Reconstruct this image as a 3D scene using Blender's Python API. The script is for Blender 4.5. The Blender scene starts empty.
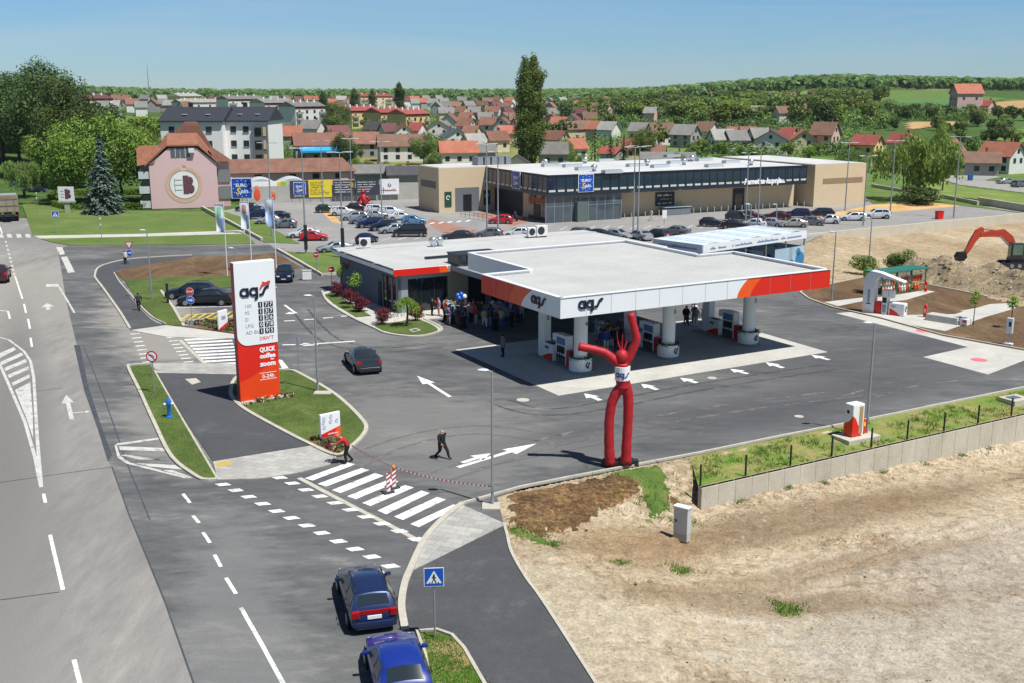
import bpy, bmesh, math, random
from mathutils import Vector, Matrix, noise
random.seed(7)
PI = math.pi
sc = bpy.context.scene
COL = sc.collection
F, CX, CY, HC = 1090.0, 512.0, 341.5, 20.5
PITCH = math.atan(249.5/1090)
cam = bpy.data.cameras.new('camera'); cam_o = bpy.data.objects.new('camera', cam); COL.objects.link(cam_o)
cam.sensor_width = 36; cam.lens = F/1024*36; cam.clip_end = 9000; cam.clip_start = .5
cam_o.location = (0, 0, HC); cam_o.rotation_euler = (PI/2-PITCH, 0, 0)
sc.camera = cam_o
def ray(px, py):
    u = (px-CX)/F; v = (CY-py)/F
    return Vector((u, math.cos(PITCH)+v*math.sin(PITCH), -math.sin(PITCH)+v*math.cos(PITCH)))
def G(px, py, z=0.0):
    "point of the level plane z seen at a pixel of the survey photo"
    d = ray(px, py); t = (z-HC)/d.z
    return Vector((d.x*t, d.y*t, z))
def sst(a, b, x):
    t = max(0., min(1., (x-a)/(b-a))); return t*t*(3-2*t)
def terr(x, y):
    "height of the land"
    r = math.hypot(x, y); az = math.atan2(x, max(y, 1e-3))
    left = 12*sst(250, 1500, r)+6*sst(1500, 2800, r)
    hill = max(0, (r-300))*.0268 if r < 1050 else 20.1+(r-1050)*.010
    hill = min(hill, 25)+6*math.exp(-((az-.25)/.12)**2)*sst(650, 1300, r)
    w = sst(.02, .30, az)*sst(290, 420, r)
    h = left*(1-w)+hill*w
    wl = sst(-.27, -.45, az)*sst(190, 330, r)          # wooded slope to the west
    h = h*(1-wl)+(h+9*sst(200, 420, r))*wl
    if y > 240: h += sst(240, 400, y)*.5*noise.noise((x*.01, y*.01, 0))
    return h
def land(px, py, h=0.0):
    "first point along the sight line where something h metres tall would reach it"
    d = ray(px, py); d.normalize(); r = 120.0
    while r < 4000:
        p = d*r; z = HC+p.z
        if z <= terr(p.x, p.y)+h: break
        r += 1.0+r*.004
    return Vector((p.x, p.y, terr(p.x, p.y)))
MATS = {}
def srgb(c):
    if isinstance(c, str):
        c = [int(c[i:i+2], 16)/255 for i in (0, 2, 4)]
        return tuple(x/12.92 if x <= .04045 else ((x+.055)/1.055)**2.4 for x in c)
    return tuple(c)
def N(nt, typ, **k):
    n = nt.nodes.new(typ)
    for a, b in k.items():
        if a.startswith('i_'): n.inputs[a[2:].replace('_', ' ')].default_value = b
        else: setattr(n, a, b)
    return n
def M(name, col, rough=.6, var=.12, scale=3.0, metal=0, spec=.4, bump=0, bscale=None, emit=0, coat=0, objrand=0):
    if name in MATS: return MATS[name]
    m = bpy.data.materials.new(name); m.use_nodes = True; nt = m.node_tree
    b = nt.nodes['Principled BSDF']; c = srgb(col)
    b.inputs['Roughness'].default_value = rough; b.inputs['Metallic'].default_value = metal
    b.inputs['Specular IOR Level'].default_value = spec; b.inputs['Coat Weight'].default_value = coat
    b.inputs['Base Color'].default_value = (*c, 1)
    m.diffuse_color = (*c, 1)
    if var or bump or objrand:
        tc = N(nt, 'ShaderNodeTexCoord')
        no = N(nt, 'ShaderNodeTexNoise', i_Scale=scale, i_Detail=5.0, i_Roughness=.6)
        nt.links.new(tc.outputs['Object'], no.inputs['Vector'])
        mr = N(nt, 'ShaderNodeMapRange'); mr.inputs[1].default_value = .25; mr.inputs[2].default_value = .75
        mr.inputs[3].default_value = 1-var; mr.inputs[4].default_value = 1+var
        nt.links.new(no.outputs['Fac'], mr.inputs[0])
        mx = N(nt, 'ShaderNodeVectorMath', operation='SCALE'); mx.inputs[0].default_value = c
        fac = mr.outputs[0]
        if objrand:
            oi = N(nt, 'ShaderNodeObjectInfo'); r2 = N(nt, 'ShaderNodeMapRange')
            r2.inputs[3].default_value = 1-objrand; r2.inputs[4].default_value = 1+objrand
            nt.links.new(oi.outputs['Random'], r2.inputs[0])
            mm = N(nt, 'ShaderNodeMath', operation='MULTIPLY')
            nt.links.new(fac, mm.inputs[0]); nt.links.new(r2.outputs[0], mm.inputs[1]); fac = mm.outputs[0]
        nt.links.new(fac, mx.inputs['Scale']); nt.links.new(mx.outputs[0], b.inputs['Base Color'])
        if bump:
            bn = N(nt, 'ShaderNodeTexNoise', i_Scale=bscale or scale*6, i_Detail=4.0)
            nt.links.new(tc.outputs['Object'], bn.inputs['Vector'])
            bp = N(nt, 'ShaderNodeBump', i_Strength=bump, i_Distance=.05)
            nt.links.new(bn.outputs['Fac'], bp.inputs['Height']); nt.links.new(bp.outputs[0], b.inputs['Normal'])
    if emit:
        b.inputs['Emission Color'].default_value = (*c, 1); b.inputs['Emission Strength'].default_value = emit
    MATS[name] = m; return m
def ground_mat(name, stops, scale=.15, scale2=2.5, stretch=(1, 1, 1), rot=0, rough=.9, bump=.3, bscale=8, w2=.35, speck=None, spec=.3, zones=(), grain=(14, .1), grain2=None):
    "two scales of noise through a colour ramp"
    m = bpy.data.materials.new(name); m.use_nodes = True; nt = m.node_tree; b = nt.nodes['Principled BSDF']
    b.inputs['Roughness'].default_value = rough; b.inputs['Specular IOR Level'].default_value = spec
    tc = N(nt, 'ShaderNodeTexCoord'); mp = N(nt, 'ShaderNodeMapping')
    mp.inputs['Scale'].default_value = stretch; mp.inputs['Rotation'].default_value = (0, 0, rot)
    nt.links.new(tc.outputs['Object'], mp.inputs[0])
    a = N(nt, 'ShaderNodeTexNoise', i_Scale=scale, i_Detail=6.0, i_Roughness=.62, i_Distortion=.6)
    c = N(nt, 'ShaderNodeTexNoise', i_Scale=scale2, i_Detail=5.0, i_Roughness=.7)
    for n in (a, c): nt.links.new(mp.outputs[0], n.inputs['Vector'])
    mix = N(nt, 'ShaderNodeMix'); mix.inputs[0].default_value = w2
    nt.links.new(a.outputs['Fac'], mix.inputs[2]); nt.links.new(c.outputs['Fac'], mix.inputs[3])
    rp = N(nt, 'ShaderNodeValToRGB'); cr = rp.color_ramp
    while len(cr.elements) < len(stops): cr.elements.new(.5)
    for e, (p, col) in zip(cr.elements, stops): e.position = p; e.color = (*srgb(col), 1)
    nt.links.new(mix.outputs[0], rp.inputs[0])
    out = rp.outputs[0]
    if speck:
        s = N(nt, 'ShaderNodeTexNoise', i_Scale=speck[0], i_Detail=2.0); nt.links.new(tc.outputs['Object'], s.inputs['Vector'])
        t = N(nt, 'ShaderNodeMapRange'); t.inputs[1].default_value = speck[1]; t.inputs[2].default_value = speck[1]+.08
        nt.links.new(s.outputs['Fac'], t.inputs[0])
        mc = N(nt, 'ShaderNodeMix', data_type='RGBA'); nt.links.new(t.outputs[0], mc.inputs[0])
        nt.links.new(out, mc.inputs[6]); mc.inputs[7].default_value = (*srgb(speck[2]), 1); out = mc.outputs[2]
    for (zx, zy, za, zb, zr, zc, zs) in zones:      # dusty or stained areas of the ground: middle, half sizes, turn, colour, strength
        z1 = N(nt, 'ShaderNodeMapping', vector_type='TEXTURE'); z1.inputs['Location'].default_value = (zx, zy, 0); z1.inputs['Rotation'].default_value = (0, 0, zr); z1.inputs['Scale'].default_value = (za, zb, 1e3)
        nt.links.new(tc.outputs['Object'], z1.inputs[0]); ln = N(nt, 'ShaderNodeVectorMath', operation='LENGTH'); nt.links.new(z1.outputs[0], ln.inputs[0])
        z2 = N(nt, 'ShaderNodeMath', operation='MULTIPLY_ADD'); nt.links.new(mix.outputs[0], z2.inputs[0]); z2.inputs[1].default_value = -2.6; nt.links.new(ln.outputs['Value'], z2.inputs[2])
        z3 = N(nt, 'ShaderNodeMapRange'); z3.inputs[1].default_value = -.15; z3.inputs[2].default_value = -.75; z3.inputs[4].default_value = zs; nt.links.new(z2.outputs[0], z3.inputs[0])
        mc = N(nt, 'ShaderNodeMix', data_type='RGBA'); nt.links.new(z3.outputs[0], mc.inputs[0]); nt.links.new(out, mc.inputs[6]); mc.inputs[7].default_value = (*srgb(zc), 1); out = mc.outputs[2]
    for gs, ga in [g for g in (grain, grain2) if g]:
        gn = N(nt, 'ShaderNodeTexNoise', i_Scale=gs, i_Detail=2.0, i_Roughness=.75); nt.links.new(tc.outputs['Object'], gn.inputs['Vector'])
        gr = N(nt, 'ShaderNodeMapRange'); gr.inputs[1].default_value = .35; gr.inputs[2].default_value = .65; gr.inputs[3].default_value = 1-ga; gr.inputs[4].default_value = 1+ga; nt.links.new(gn.outputs['Fac'], gr.inputs[0])
        gv = N(nt, 'ShaderNodeVectorMath', operation='SCALE'); nt.links.new(out, gv.inputs[0]); nt.links.new(gr.outputs[0], gv.inputs['Scale']); out = gv.outputs[0]
    nt.links.new(out, b.inputs['Base Color'])
    bn = N(nt, 'ShaderNodeTexNoise', i_Scale=bscale, i_Detail=5.0, i_Roughness=.7); nt.links.new(tc.outputs['Object'], bn.inputs['Vector'])
    bp = N(nt, 'ShaderNodeBump', i_Strength=bump, i_Distance=.08)
    nt.links.new(bn.outputs['Fac'], bp.inputs['Height']); nt.links.new(bp.outputs[0], b.inputs['Normal'])
    MATS[name] = m; return m
def chipped(m, scale, lo, hi):
    "worn through in places: noise decides where the layer below shows"
    nt = m.node_tree; out = nt.nodes['Material Output']; b = nt.nodes['Principled BSDF']; tc = N(nt, 'ShaderNodeTexCoord')
    n = N(nt, 'ShaderNodeTexNoise', i_Scale=scale, i_Detail=8.0, i_Roughness=.78); nt.links.new(tc.outputs['Object'], n.inputs['Vector'])
    r = N(nt, 'ShaderNodeMapRange'); r.inputs[1].default_value = lo; r.inputs[2].default_value = hi; nt.links.new(n.outputs['Fac'], r.inputs[0])
    t = N(nt, 'ShaderNodeBsdfTransparent'); x = N(nt, 'ShaderNodeMixShader'); nt.links.new(r.outputs[0], x.inputs[0]); nt.links.new(b.outputs[0], x.inputs[1]); nt.links.new(t.outputs[0], x.inputs[2]); nt.links.new(x.outputs[0], out.inputs[0]); return m
def leaf_mat(name, col, var=.45, objrand=.18, trans=.3):
    m = bpy.data.materials.new(name); m.use_nodes = True; nt = m.node_tree
    nt.nodes.remove(nt.nodes['Principled BSDF']); out = nt.nodes['Material Output']; c = srgb(col)
    g = N(nt, 'ShaderNodeNewGeometry'); oi = N(nt, 'ShaderNodeObjectInfo')
    r1 = N(nt, 'ShaderNodeMapRange'); r1.inputs[3].default_value = 1-var; r1.inputs[4].default_value = 1+var
    r2 = N(nt, 'ShaderNodeMapRange'); r2.inputs[3].default_value = 1-objrand; r2.inputs[4].default_value = 1+objrand
    nt.links.new(g.outputs['Random Per Island'], r1.inputs[0]); nt.links.new(oi.outputs['Random'], r2.inputs[0])
    mm = N(nt, 'ShaderNodeMath', operation='MULTIPLY'); nt.links.new(r1.outputs[0], mm.inputs[0]); nt.links.new(r2.outputs[0], mm.inputs[1])
    sv = N(nt, 'ShaderNodeVectorMath', operation='SCALE'); sv.inputs[0].default_value = c; nt.links.new(mm.outputs[0], sv.inputs['Scale'])
    hs = N(nt, 'ShaderNodeHueSaturation'); h = N(nt, 'ShaderNodeMapRange'); h.inputs[3].default_value = .48; h.inputs[4].default_value = .515
    nt.links.new(oi.outputs['Random'], h.inputs[0]); nt.links.new(h.outputs[0], hs.inputs['Hue']); nt.links.new(sv.outputs[0], hs.inputs['Color'])
    d = N(nt, 'ShaderNodeBsdfDiffuse'); t = N(nt, 'ShaderNodeBsdfTranslucent'); mx = N(nt, 'ShaderNodeMixShader'); mx.inputs[0].default_value = trans
    nt.links.new(hs.outputs[0], d.inputs[0]); nt.links.new(hs.outputs[0], t.inputs[0])
    nt.links.new(d.outputs[0], mx.inputs[1]); nt.links.new(t.outputs[0], mx.inputs[2]); nt.links.new(mx.outputs[0], out.inputs[0])
    MATS[name] = m; return m
class MB:
    def __init__(s): s.v = []; s.f = []; s.m = []; s.mats = []
    def mi(s, mat):
        if mat not in s.mats: s.mats.append(mat)
        return s.mats.index(mat)
    def add(s, vs, fs, mat=None):
        o = len(s.v); s.v += [Vector(v) for v in vs]; k = s.mi(mat)
        for f in fs: s.f.append([i+o for i in f]); s.m.append(k)
        return s
    def box(s, c, d, mat=None, rz=0, taper=1.0, bot=True):
        x, y, z = d[0]/2, d[1]/2, d[2]/2; R = Matrix.Rotation(rz, 3, 'Z'); c = Vector(c)
        vs = []
        for zz, k in ((-z, 1), (z, taper)):
            vs += [c+R @ Vector((a*x*k, b*y*k, zz)) for a, b in ((-1, -1), (1, -1), (1, 1), (-1, 1))]
        fs = [(4, 5, 6, 7), (0, 1, 5, 4), (1, 2, 6, 5), (2, 3, 7, 6), (3, 0, 4, 7)]
        if bot: fs.append((3, 2, 1, 0))
        return s.add(vs, fs, mat)
    def prism(s, poly, z0, z1, mat=None, top=None):
        "poly: list of xy; extruded from z0 to z1"
        n = len(poly); ar = sum(poly[i][0]*poly[(i+1) % n][1]-poly[(i+1) % n][0]*poly[i][1] for i in range(n))
        if ar < 0: poly = poly[::-1]
        vs = [(p[0], p[1], z0) for p in poly]+[(p[0], p[1], z1) for p in poly]
        s.add(vs, [(i, (i+1) % n, n+(i+1) % n, n+i) for i in range(n)]+[tuple(range(n-1, -1, -1))], mat)
        s.add([(p[0], p[1], z1) for p in poly], [tuple(range(n))], top or mat); return s
    def tube(s, pts, rad, n=8, mat=None, caps=True, flat=1.0):
        pts = [Vector(p) for p in pts]; k = len(pts)
        if not isinstance(rad, (list, tuple)): rad = [rad]*k
        vs = []; prev = None
        for i, p in enumerate(pts):
            t = (pts[min(i+1, k-1)]-pts[max(i-1, 0)]).normalized()
            a = Vector((0, 0, 1)) if abs(t.z) < .9 else Vector((1, 0, 0))
            if prev is None: x = t.cross(a).normalized()
            else:
                x = prev-t*prev.dot(t)
                x = x.normalized() if x.length > 1e-6 else t.cross(a).normalized()
            prev = x; y = t.cross(x)
            vs += [p+(x*math.cos(2*PI*j/n)+y*math.sin(2*PI*j/n)*flat)*rad[i] for j in range(n)]
        fs = [(i*n+j, i*n+(j+1) % n, (i+1)*n+(j+1) % n, (i+1)*n+j) for i in range(k-1) for j in range(n)]
        if caps: fs += [tuple(range(n-1, -1, -1)), tuple((k-1)*n+j for j in range(n))]
        return s.add(vs, fs, mat)
    def lathe(s, c, prof, n=16, mat=None):
        "prof: (r, z) from bottom to top"
        c = Vector(c); vs = []
        for r, z in prof: vs += [c+Vector((r*math.cos(2*PI*j/n), r*math.sin(2*PI*j/n), z)) for j in range(n)]
        k = len(prof)
        fs = [(i*n+j, i*n+(j+1) % n, (i+1)*n+(j+1) % n, (i+1)*n+j) for i in range(k-1) for j in range(n)]
        fs += [tuple(range(n-1, -1, -1)), tuple((k-1)*n+j for j in range(n))]
        return s.add(vs, fs, mat)
    def ball(s, c, r, n=10, mat=None, sq=(1, 1, 1)):
        m = max(4, n//2+1)
        prof = [(max(1e-3, r*math.sin(PI*i/m)), -r*math.cos(PI*i/m)) for i in range(m+1)]
        o = len(s.v); s.lathe((0, 0, 0), prof, n, mat); c = Vector(c)
        for i in range(o, len(s.v)): s.v[i] = c+Vector((s.v[i].x*sq[0], s.v[i].y*sq[1], s.v[i].z*sq[2]))
        return s
    def xf(s, mtx):
        s.v = [mtx @ v for v in s.v]; return s
    def merge(s, o):
        k = len(s.v); s.v += o.v
        for f, m in zip(o.f, o.m): s.f.append([i+k for i in f]); s.m.append(s.mi(o.mats[m]))
        return s
    def mesh(s, name, mat=None, smooth=None):
        me = bpy.data.meshes.new(name); me.from_pydata([tuple(v) for v in s.v], [], s.f)
        ms = [(x if x is not None else mat) for x in s.mats] or [mat]
        for x in ms: me.materials.append(x)
        if len(ms) > 1: me.polygons.foreach_set('material_index', s.m)
        if smooth == 'all': me.shade_smooth()
        elif smooth:
            me.shade_smooth(); me.set_sharp_from_angle(angle=math.radians(smooth))
        me.update(); return me
    def build(s, name, mat=None, parent=None, loc=None, rz=0, smooth=None, bevel=0):
        me = s.mesh(name, mat, smooth); o = bpy.data.objects.new(name, me); COL.objects.link(o)
        if parent: o.parent = parent
        if loc is not None: o.location = loc
        if rz: o.rotation_euler = (0, 0, rz)
        if bevel:
            b = o.modifiers.new('bevel', 'BEVEL'); b.width = bevel; b.segments = 2; b.limit_method = 'ANGLE'
        return o
def tag(o, label=None, cat=None, group=None, kind=None):
    if label: o['label'] = label
    if cat: o['category'] = cat
    if group: o['group'] = group
    if kind: o['kind'] = kind
    return o
def empty(name, loc, rz=0, label=None, cat=None, group=None):
    o = bpy.data.objects.new(name, None); COL.objects.link(o); o.location = loc; o.rotation_euler = (0, 0, rz)
    o.empty_display_size = .3
    return tag(o, label, cat, group)
KIDS = {}
def copy_tree(o, parent=None, top=True):
    c = o.copy(); COL.objects.link(c)
    if parent: c.parent = parent
    for ch in o.children: copy_tree(ch, c, False)
    return c
def struct(o, label=None): o['kind'] = 'structure'; return tag(o, label) if label else o
FONT = None
def text_mb(s, size, mat, bold=0.0, shear=0.0, extrude=.01, align='CENTER', width=None, res=2):
    "lettering as a mesh in the local xz plane, facing -y, its base line at z = 0"
    cu = bpy.data.curves.new('lettering', 'FONT'); cu.body = s; cu.size = size; cu.extrude = extrude
    cu.offset = bold; cu.shear = shear; cu.align_x = align; cu.resolution_u = res
    o = bpy.data.objects.new('lettering', cu); COL.objects.link(o)
    bpy.context.view_layer.update()
    me = o.to_mesh()
    mb = MB(); mb.add([(v.co.x, -v.co.z, v.co.y) for v in me.vertices], [tuple(p.vertices) for p in me.polygons], mat)
    if width:
        xs = [v.x for v in mb.v]; w = max(xs)-min(xs); mb.v = [Vector((v.x*width/w, v.y, v.z)) for v in mb.v]
    o.to_mesh_clear(); bpy.data.objects.remove(o); bpy.data.curves.remove(cu)
    return mb
def at(mb, x, y, z, rz=0):
    return mb.xf(Matrix.Translation((x, y, z)) @ Matrix.Rotation(rz, 4, 'Z'))
def ribbon(pts, w, mat, th=.02, mbx=None):
    "flat stroke of width w along 2-D points, standing in the xz plane, thickness th towards -y"
    pts = [Vector((p[0], p[1])) for p in pts]; n = len(pts); L = []; R = []
    for i, p in enumerate(pts):
        t = (pts[min(i+1, n-1)]-pts[max(i-1, 0)]).normalized(); q = Vector((-t.y, t.x))*(w[i] if isinstance(w, list) else w)/2
        L.append(p+q); R.append(p-q)
    vs = [(a.x, -th, a.y) for a in L]+[(a.x, -th, a.y) for a in R]+[(a.x, 0, a.y) for a in L]+[(a.x, 0, a.y) for a in R]
    fs = []
    for i in range(n-1):
        fs += [(i, n+i, n+i+1, i+1), (2*n+i, i, i+1, 2*n+i+1), (n+i, 3*n+i, 3*n+i+1, n+i+1)]
    fs += [(0, 2*n, 3*n, n), (n-1, 2*n-1, 4*n-1, 3*n-1)]
    mbx = mbx or MB(); return mbx.add(vs, fs, mat)
def arc(cx, cz, r, a0, a1, n=14, sx=1):
    return [(cx+r*sx*math.cos(math.radians(a0+(a1-a0)*i/n)), cz+r*math.sin(math.radians(a0+(a1-a0)*i/n))) for i in range(n+1)]
def logo(h, mat, swoosh=None, th=.06):
    "the three rounded letters; h = x-height"
    m = MB(); r = h*.38; w = h*.26
    for k in (0, 1):
        cx = k*h*1.06
        ribbon(arc(cx, h/2, r, 0, 360, 22), w, mat, th, m)
        if k == 0: ribbon([(cx+r, h*.98), (cx+r, 0)], w, mat, th*1.02, m)
        else: ribbon([(cx+r, h*.98), (cx+r, h*.1)]+arc(cx+r-h*.22, -h*.06, h*.22, 20, -110, 8), w, mat, th*1.02, m)
    x = h*1.95
    ribbon([(x-h*.25, h*.12), (x, h*.12), (x+h*.17, h*.25), (x+h*.28, h*.5), (x+h*.42, h*.78), (x+h*.62, h*.92), (x+h*.85, h*.95)], w, mat, th, m)
    if swoosh:
        ribbon([(x-h*.15, h*.75), (x+h*.1, h*1.15), (x+h*.5, h*1.3), (x+h*1.0, h*1.5)], [h*.12, h*.22, h*.24, h*.2], swoosh, th, m)
        ribbon([(x+h*.15, h*1.5), (x+h*.5, h*1.3), (x+h*.95, h*1.22)], [h*.1, h*.2, h*.16], swoosh, th*.9, m)
    return m
class Fr:
    "a building's own axes: u along the front, v to the back"
    def __init__(s, o, yaw): s.o = Vector((o[0], o[1], 0)); s.yaw = yaw; s.c = math.cos(yaw); s.s = math.sin(yaw)
    def uv(s, px, py, z=0):
        p = G(px, py, z)-s.o; return (p.x*s.c+p.y*s.s, -p.x*s.s+p.y*s.c)
    def w(s, u, v, z=0): return Vector((s.o.x+u*s.c-v*s.s, s.o.y+u*s.s+v*s.c, z))
ST = Fr(G(560.5, 298.3, 6.1), math.radians(29.5))       # filling station
SM = Fr(G(547.5, 176.3, 7.5), math.radians(27.4))       # supermarket
asphalt_old = ground_mat('asphalt_old', [(.3, '6e6d6a'), (.45, '7c7a76'), (.58, '8a8782'), (.72, 'a09b91')], scale=.09, scale2=.9, stretch=(1.6, .4, 1), rot=.42, bump=.15, bscale=14, w2=.42, zones=[(-48, 112, 9, 30, .42, '98948a', .5), (-28, 52, 3, 30, .42, '6a6763', .5), (-35, 75, 2, 40, .42, '62605d', .4)])
asphalt_new = ground_mat('asphalt_new', [(.30, '414243'), (.43, '535455'), (.56, '656564'), (.70, '8d8b86')], scale=.16, scale2=.9, stretch=(.6, 1.4, 1), rot=-.5, bump=.15, bscale=14, w2=.42, zones=[(-32, 95, 4.5, 26, .42, '98938a', .7), (-22, 66, 3, 12, .4, '908d86', .5), (-6, 66, 7, 12, .5, '7d7b77', .5), (-12, 92, 9, 5, .2, '7d7c79', .4), (14, 68, 20, 3.5, .5, '46464a', .6), (30, 84, 14, 7, .5, '47474a', .5), (2, 60, 9, 2.5, .5, '7a7976', .4), (-11, 40, 2.5, 14, .3, '7b7b79', .5)])
asphalt_path = ground_mat('asphalt_path', [(.3, '434446'), (.55, '4d4e50'), (.75, '666665')], scale=.3, scale2=2, bump=.15, bscale=14)
gravel_path = ground_mat('gravel_path', [(.3, 'a08f72'), (.6, 'bcab8d')], scale=.3, scale2=2, bump=.3, rough=1)
asphalt_lot = ground_mat('asphalt_lot', [(.3, '7e7d7b'), (.5, '8b8986'), (.7, '9b9791')], scale=.1, scale2=.8, bump=.1)
concrete_slab = ground_mat('concrete_slab', [(.3, 'a3a199'), (.5, 'b4b2aa'), (.7, 'c4c1b8')], scale=.35, scale2=2.2, bump=.1)
turf = ground_mat('turf', [(.28, '414f2b'), (.45, '4e5e31'), (.58, '5c6b39'), (.75, '757c50')], scale=.35, scale2=3.5, bump=.6, bscale=18, rough=1, spec=.1, grain=(9, .22))
turf_far = ground_mat('turf_far', [(.28, '4f6034'), (.5, '5f713c'), (.62, '6c7c42'), (.78, '888a58')], scale=.12, scale2=1.5, bump=.6, bscale=6, rough=1, spec=.1)
soil = ground_mat('soil', [(.28, '493a2c'), (.43, '5d4a38'), (.56, '715d47'), (.74, '93816a')], scale=.3, scale2=4, stretch=(1, .35, 1), rot=.5, bump=.9, bscale=5, rough=1, spec=.1)
paint = ground_mat('paint', [(.25, 'b0afab'), (.38, 'd6d6d3'), (.6, 'e4e4e2')], scale=1.2, scale2=6, bump=.02)
paint_worn = ground_mat('paint_worn', [(.3, '9b9a96'), (.45, 'b5b4af'), (.65, 'c9c8c2')], scale=1.5, scale2=6, bump=.05)
paint_yellow = ground_mat('paint_yellow', [(.3, 'c2a524'), (.6, 'd8bb33')], scale=1.5, scale2=6, bump=.02)
chipped(paint, 2.4, .50, .70); chipped(paint_worn, 1.6, .53, .70)
kerb_mat = ground_mat('kerb_mat', [(.3, 'a39d90'), (.6, 'b9b4a6')], scale=1.5, scale2=8, bump=.2)
dirt_mat = ground_mat('dirt_mat', [(.32, '615241'), (.40, '87765f'), (.47, 'a08f75'), (.54, 'b3a38a'), (.63, 'b8ac96'), (.76, 'c6beae')], scale=.12, scale2=1.9, stretch=(.85, 1.1, 1), rot=-.45, bump=1.0, bscale=4.5, rough=1, w2=.55, grain=(7, .2), grain2=(1.7, .13), speck=(5, .64, '75664f'), spec=.1, zones=[(19, 38, 12, 8, .3, '9d998f', .55), (26, 50, 14, 5, .4, '98928a', .5), (16, 54.5, 16, 2.2, .49, '7d6a52', .8), (6, 49, 4, 3, .2, '86694a', .4), (10, 44, 10, 1.2, .1, '7f6d55', .7), (14, 47.5, 12, 1.0, .45, '8a7860', .7), (3, 38, 4, 9, .3, 'aea48f', .6)])
field_dirt = ground_mat('field_dirt', [(.3, '83725a'), (.47, '9a886d'), (.6, 'ab9b80'), (.75, 'bcb098')], scale=.1, scale2=1.2, stretch=(1, .4, 1), bump=1.0, bscale=1.5, rough=1, spec=.1, grain=(3, .2), grain2=(.8, .15))
rubble_soil = ground_mat('rubble_soil', [(.3, '5c5240'), (.45, '7d705a'), (.58, '968972'), (.72, 'b0a48c')], scale=.5, scale2=3, bump=1.0, bscale=4, rough=1, w2=.6, spec=.1)
def land_mat():
    m = bpy.data.materials.new('land'); m.use_nodes = True; nt = m.node_tree; b = nt.nodes['Principled BSDF']
    b.inputs['Roughness'].default_value = 1; b.inputs['Specular IOR Level'].default_value = .1
    tc = N(nt, 'ShaderNodeTexCoord')
    vo = N(nt, 'ShaderNodeTexVoronoi', i_Scale=.011); mp = N(nt, 'ShaderNodeMapping'); mp.inputs['Scale'].default_value = (1, .55, 1); mp.inputs['Rotation'].default_value = (0, 0, .35)
    nt.links.new(tc.outputs['Object'], mp.inputs[0]); nt.links.new(mp.outputs[0], vo.inputs['Vector'])
    sp = N(nt, 'ShaderNodeSeparateColor'); nt.links.new(vo.outputs['Color'], sp.inputs[0])
    rp = N(nt, 'ShaderNodeValToRGB'); cr = rp.color_ramp; cr.interpolation = 'CONSTANT'
    st = [(0, '4f6635'), (.3, '5f763c'), (.52, '485f2f'), (.74, '6d804a'), (.9, '7f8052')]
    while len(cr.elements) < len(st): cr.elements.new(.5)
    for e, (p, c) in zip(cr.elements, st): e.position = p; e.color = (*srgb(c), 1)
    nt.links.new(sp.outputs[0], rp.inputs[0])
    no = N(nt, 'ShaderNodeTexNoise', i_Scale=.25, i_Detail=8.0, i_Roughness=.7); nt.links.new(tc.outputs['Object'], no.inputs['Vector'])
    mr = N(nt, 'ShaderNodeMapRange'); mr.inputs[1].default_value = .3; mr.inputs[2].default_value = .7; mr.inputs[3].default_value = .6; mr.inputs[4].default_value = 1.3
    nt.links.new(no.outputs['Fac'], mr.inputs[0])
    sc_ = N(nt, 'ShaderNodeVectorMath', operation='SCALE'); nt.links.new(rp.outputs[0], sc_.inputs[0]); nt.links.new(mr.outputs[0], sc_.inputs['Scale'])
    nt.links.new(sc_.outputs[0], b.inputs['Base Color']); return m
def make_ground():
    ys = [-60, 0, 20]+[30+i*8 for i in range(24)]+[225+i*10 for i in range(30)]+[530+i*22 for i in range(40)]+[1420+i*60 for i in range(30)]+[3300, 3700, 4200, 5000, 6000]
    n = 90; vs = []; fs = []
    for y in ys:
        hw = max(160, y*.75+60)
        for i in range(n+1):
            x = -hw+2*hw*i/n
            z = terr(x, y)
            if y < 205: z = -.12
            if y < 130 and x > -4 and x-(y-60)*.9 > -25: z = -2.6
            if 125 < y < 190 and x > 35: z = -2.2
            vs.append((x, y, z))
    for j in range(len(ys)-1):
        for i in range(n): a = j*(n+1)+i; fs.append((a, a+1, a+n+2, a+n+1))
    m = MB(); m.add(vs, fs, land_mat()); return m.build('ground', smooth='all')
struct(make_ground())
def sheet(name, pts, z, mat, z0=None, px=True, label=None):
    poly = [tuple(G(p[0], p[1], z)[:2]) if px else tuple(p[:2]) for p in pts]
    m = MB()
    if z0 is None:
        n = len(poly); ar = sum(poly[i][0]*poly[(i+1) % n][1]-poly[(i+1) % n][0]*poly[i][1] for i in range(n))
        if ar < 0: poly = poly[::-1]
        m.add([(*p, z) for p in poly], [tuple(range(n))], mat)
    else: m.prism(poly, z0, z, mat)
    return struct(m.build(name), label)
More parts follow.
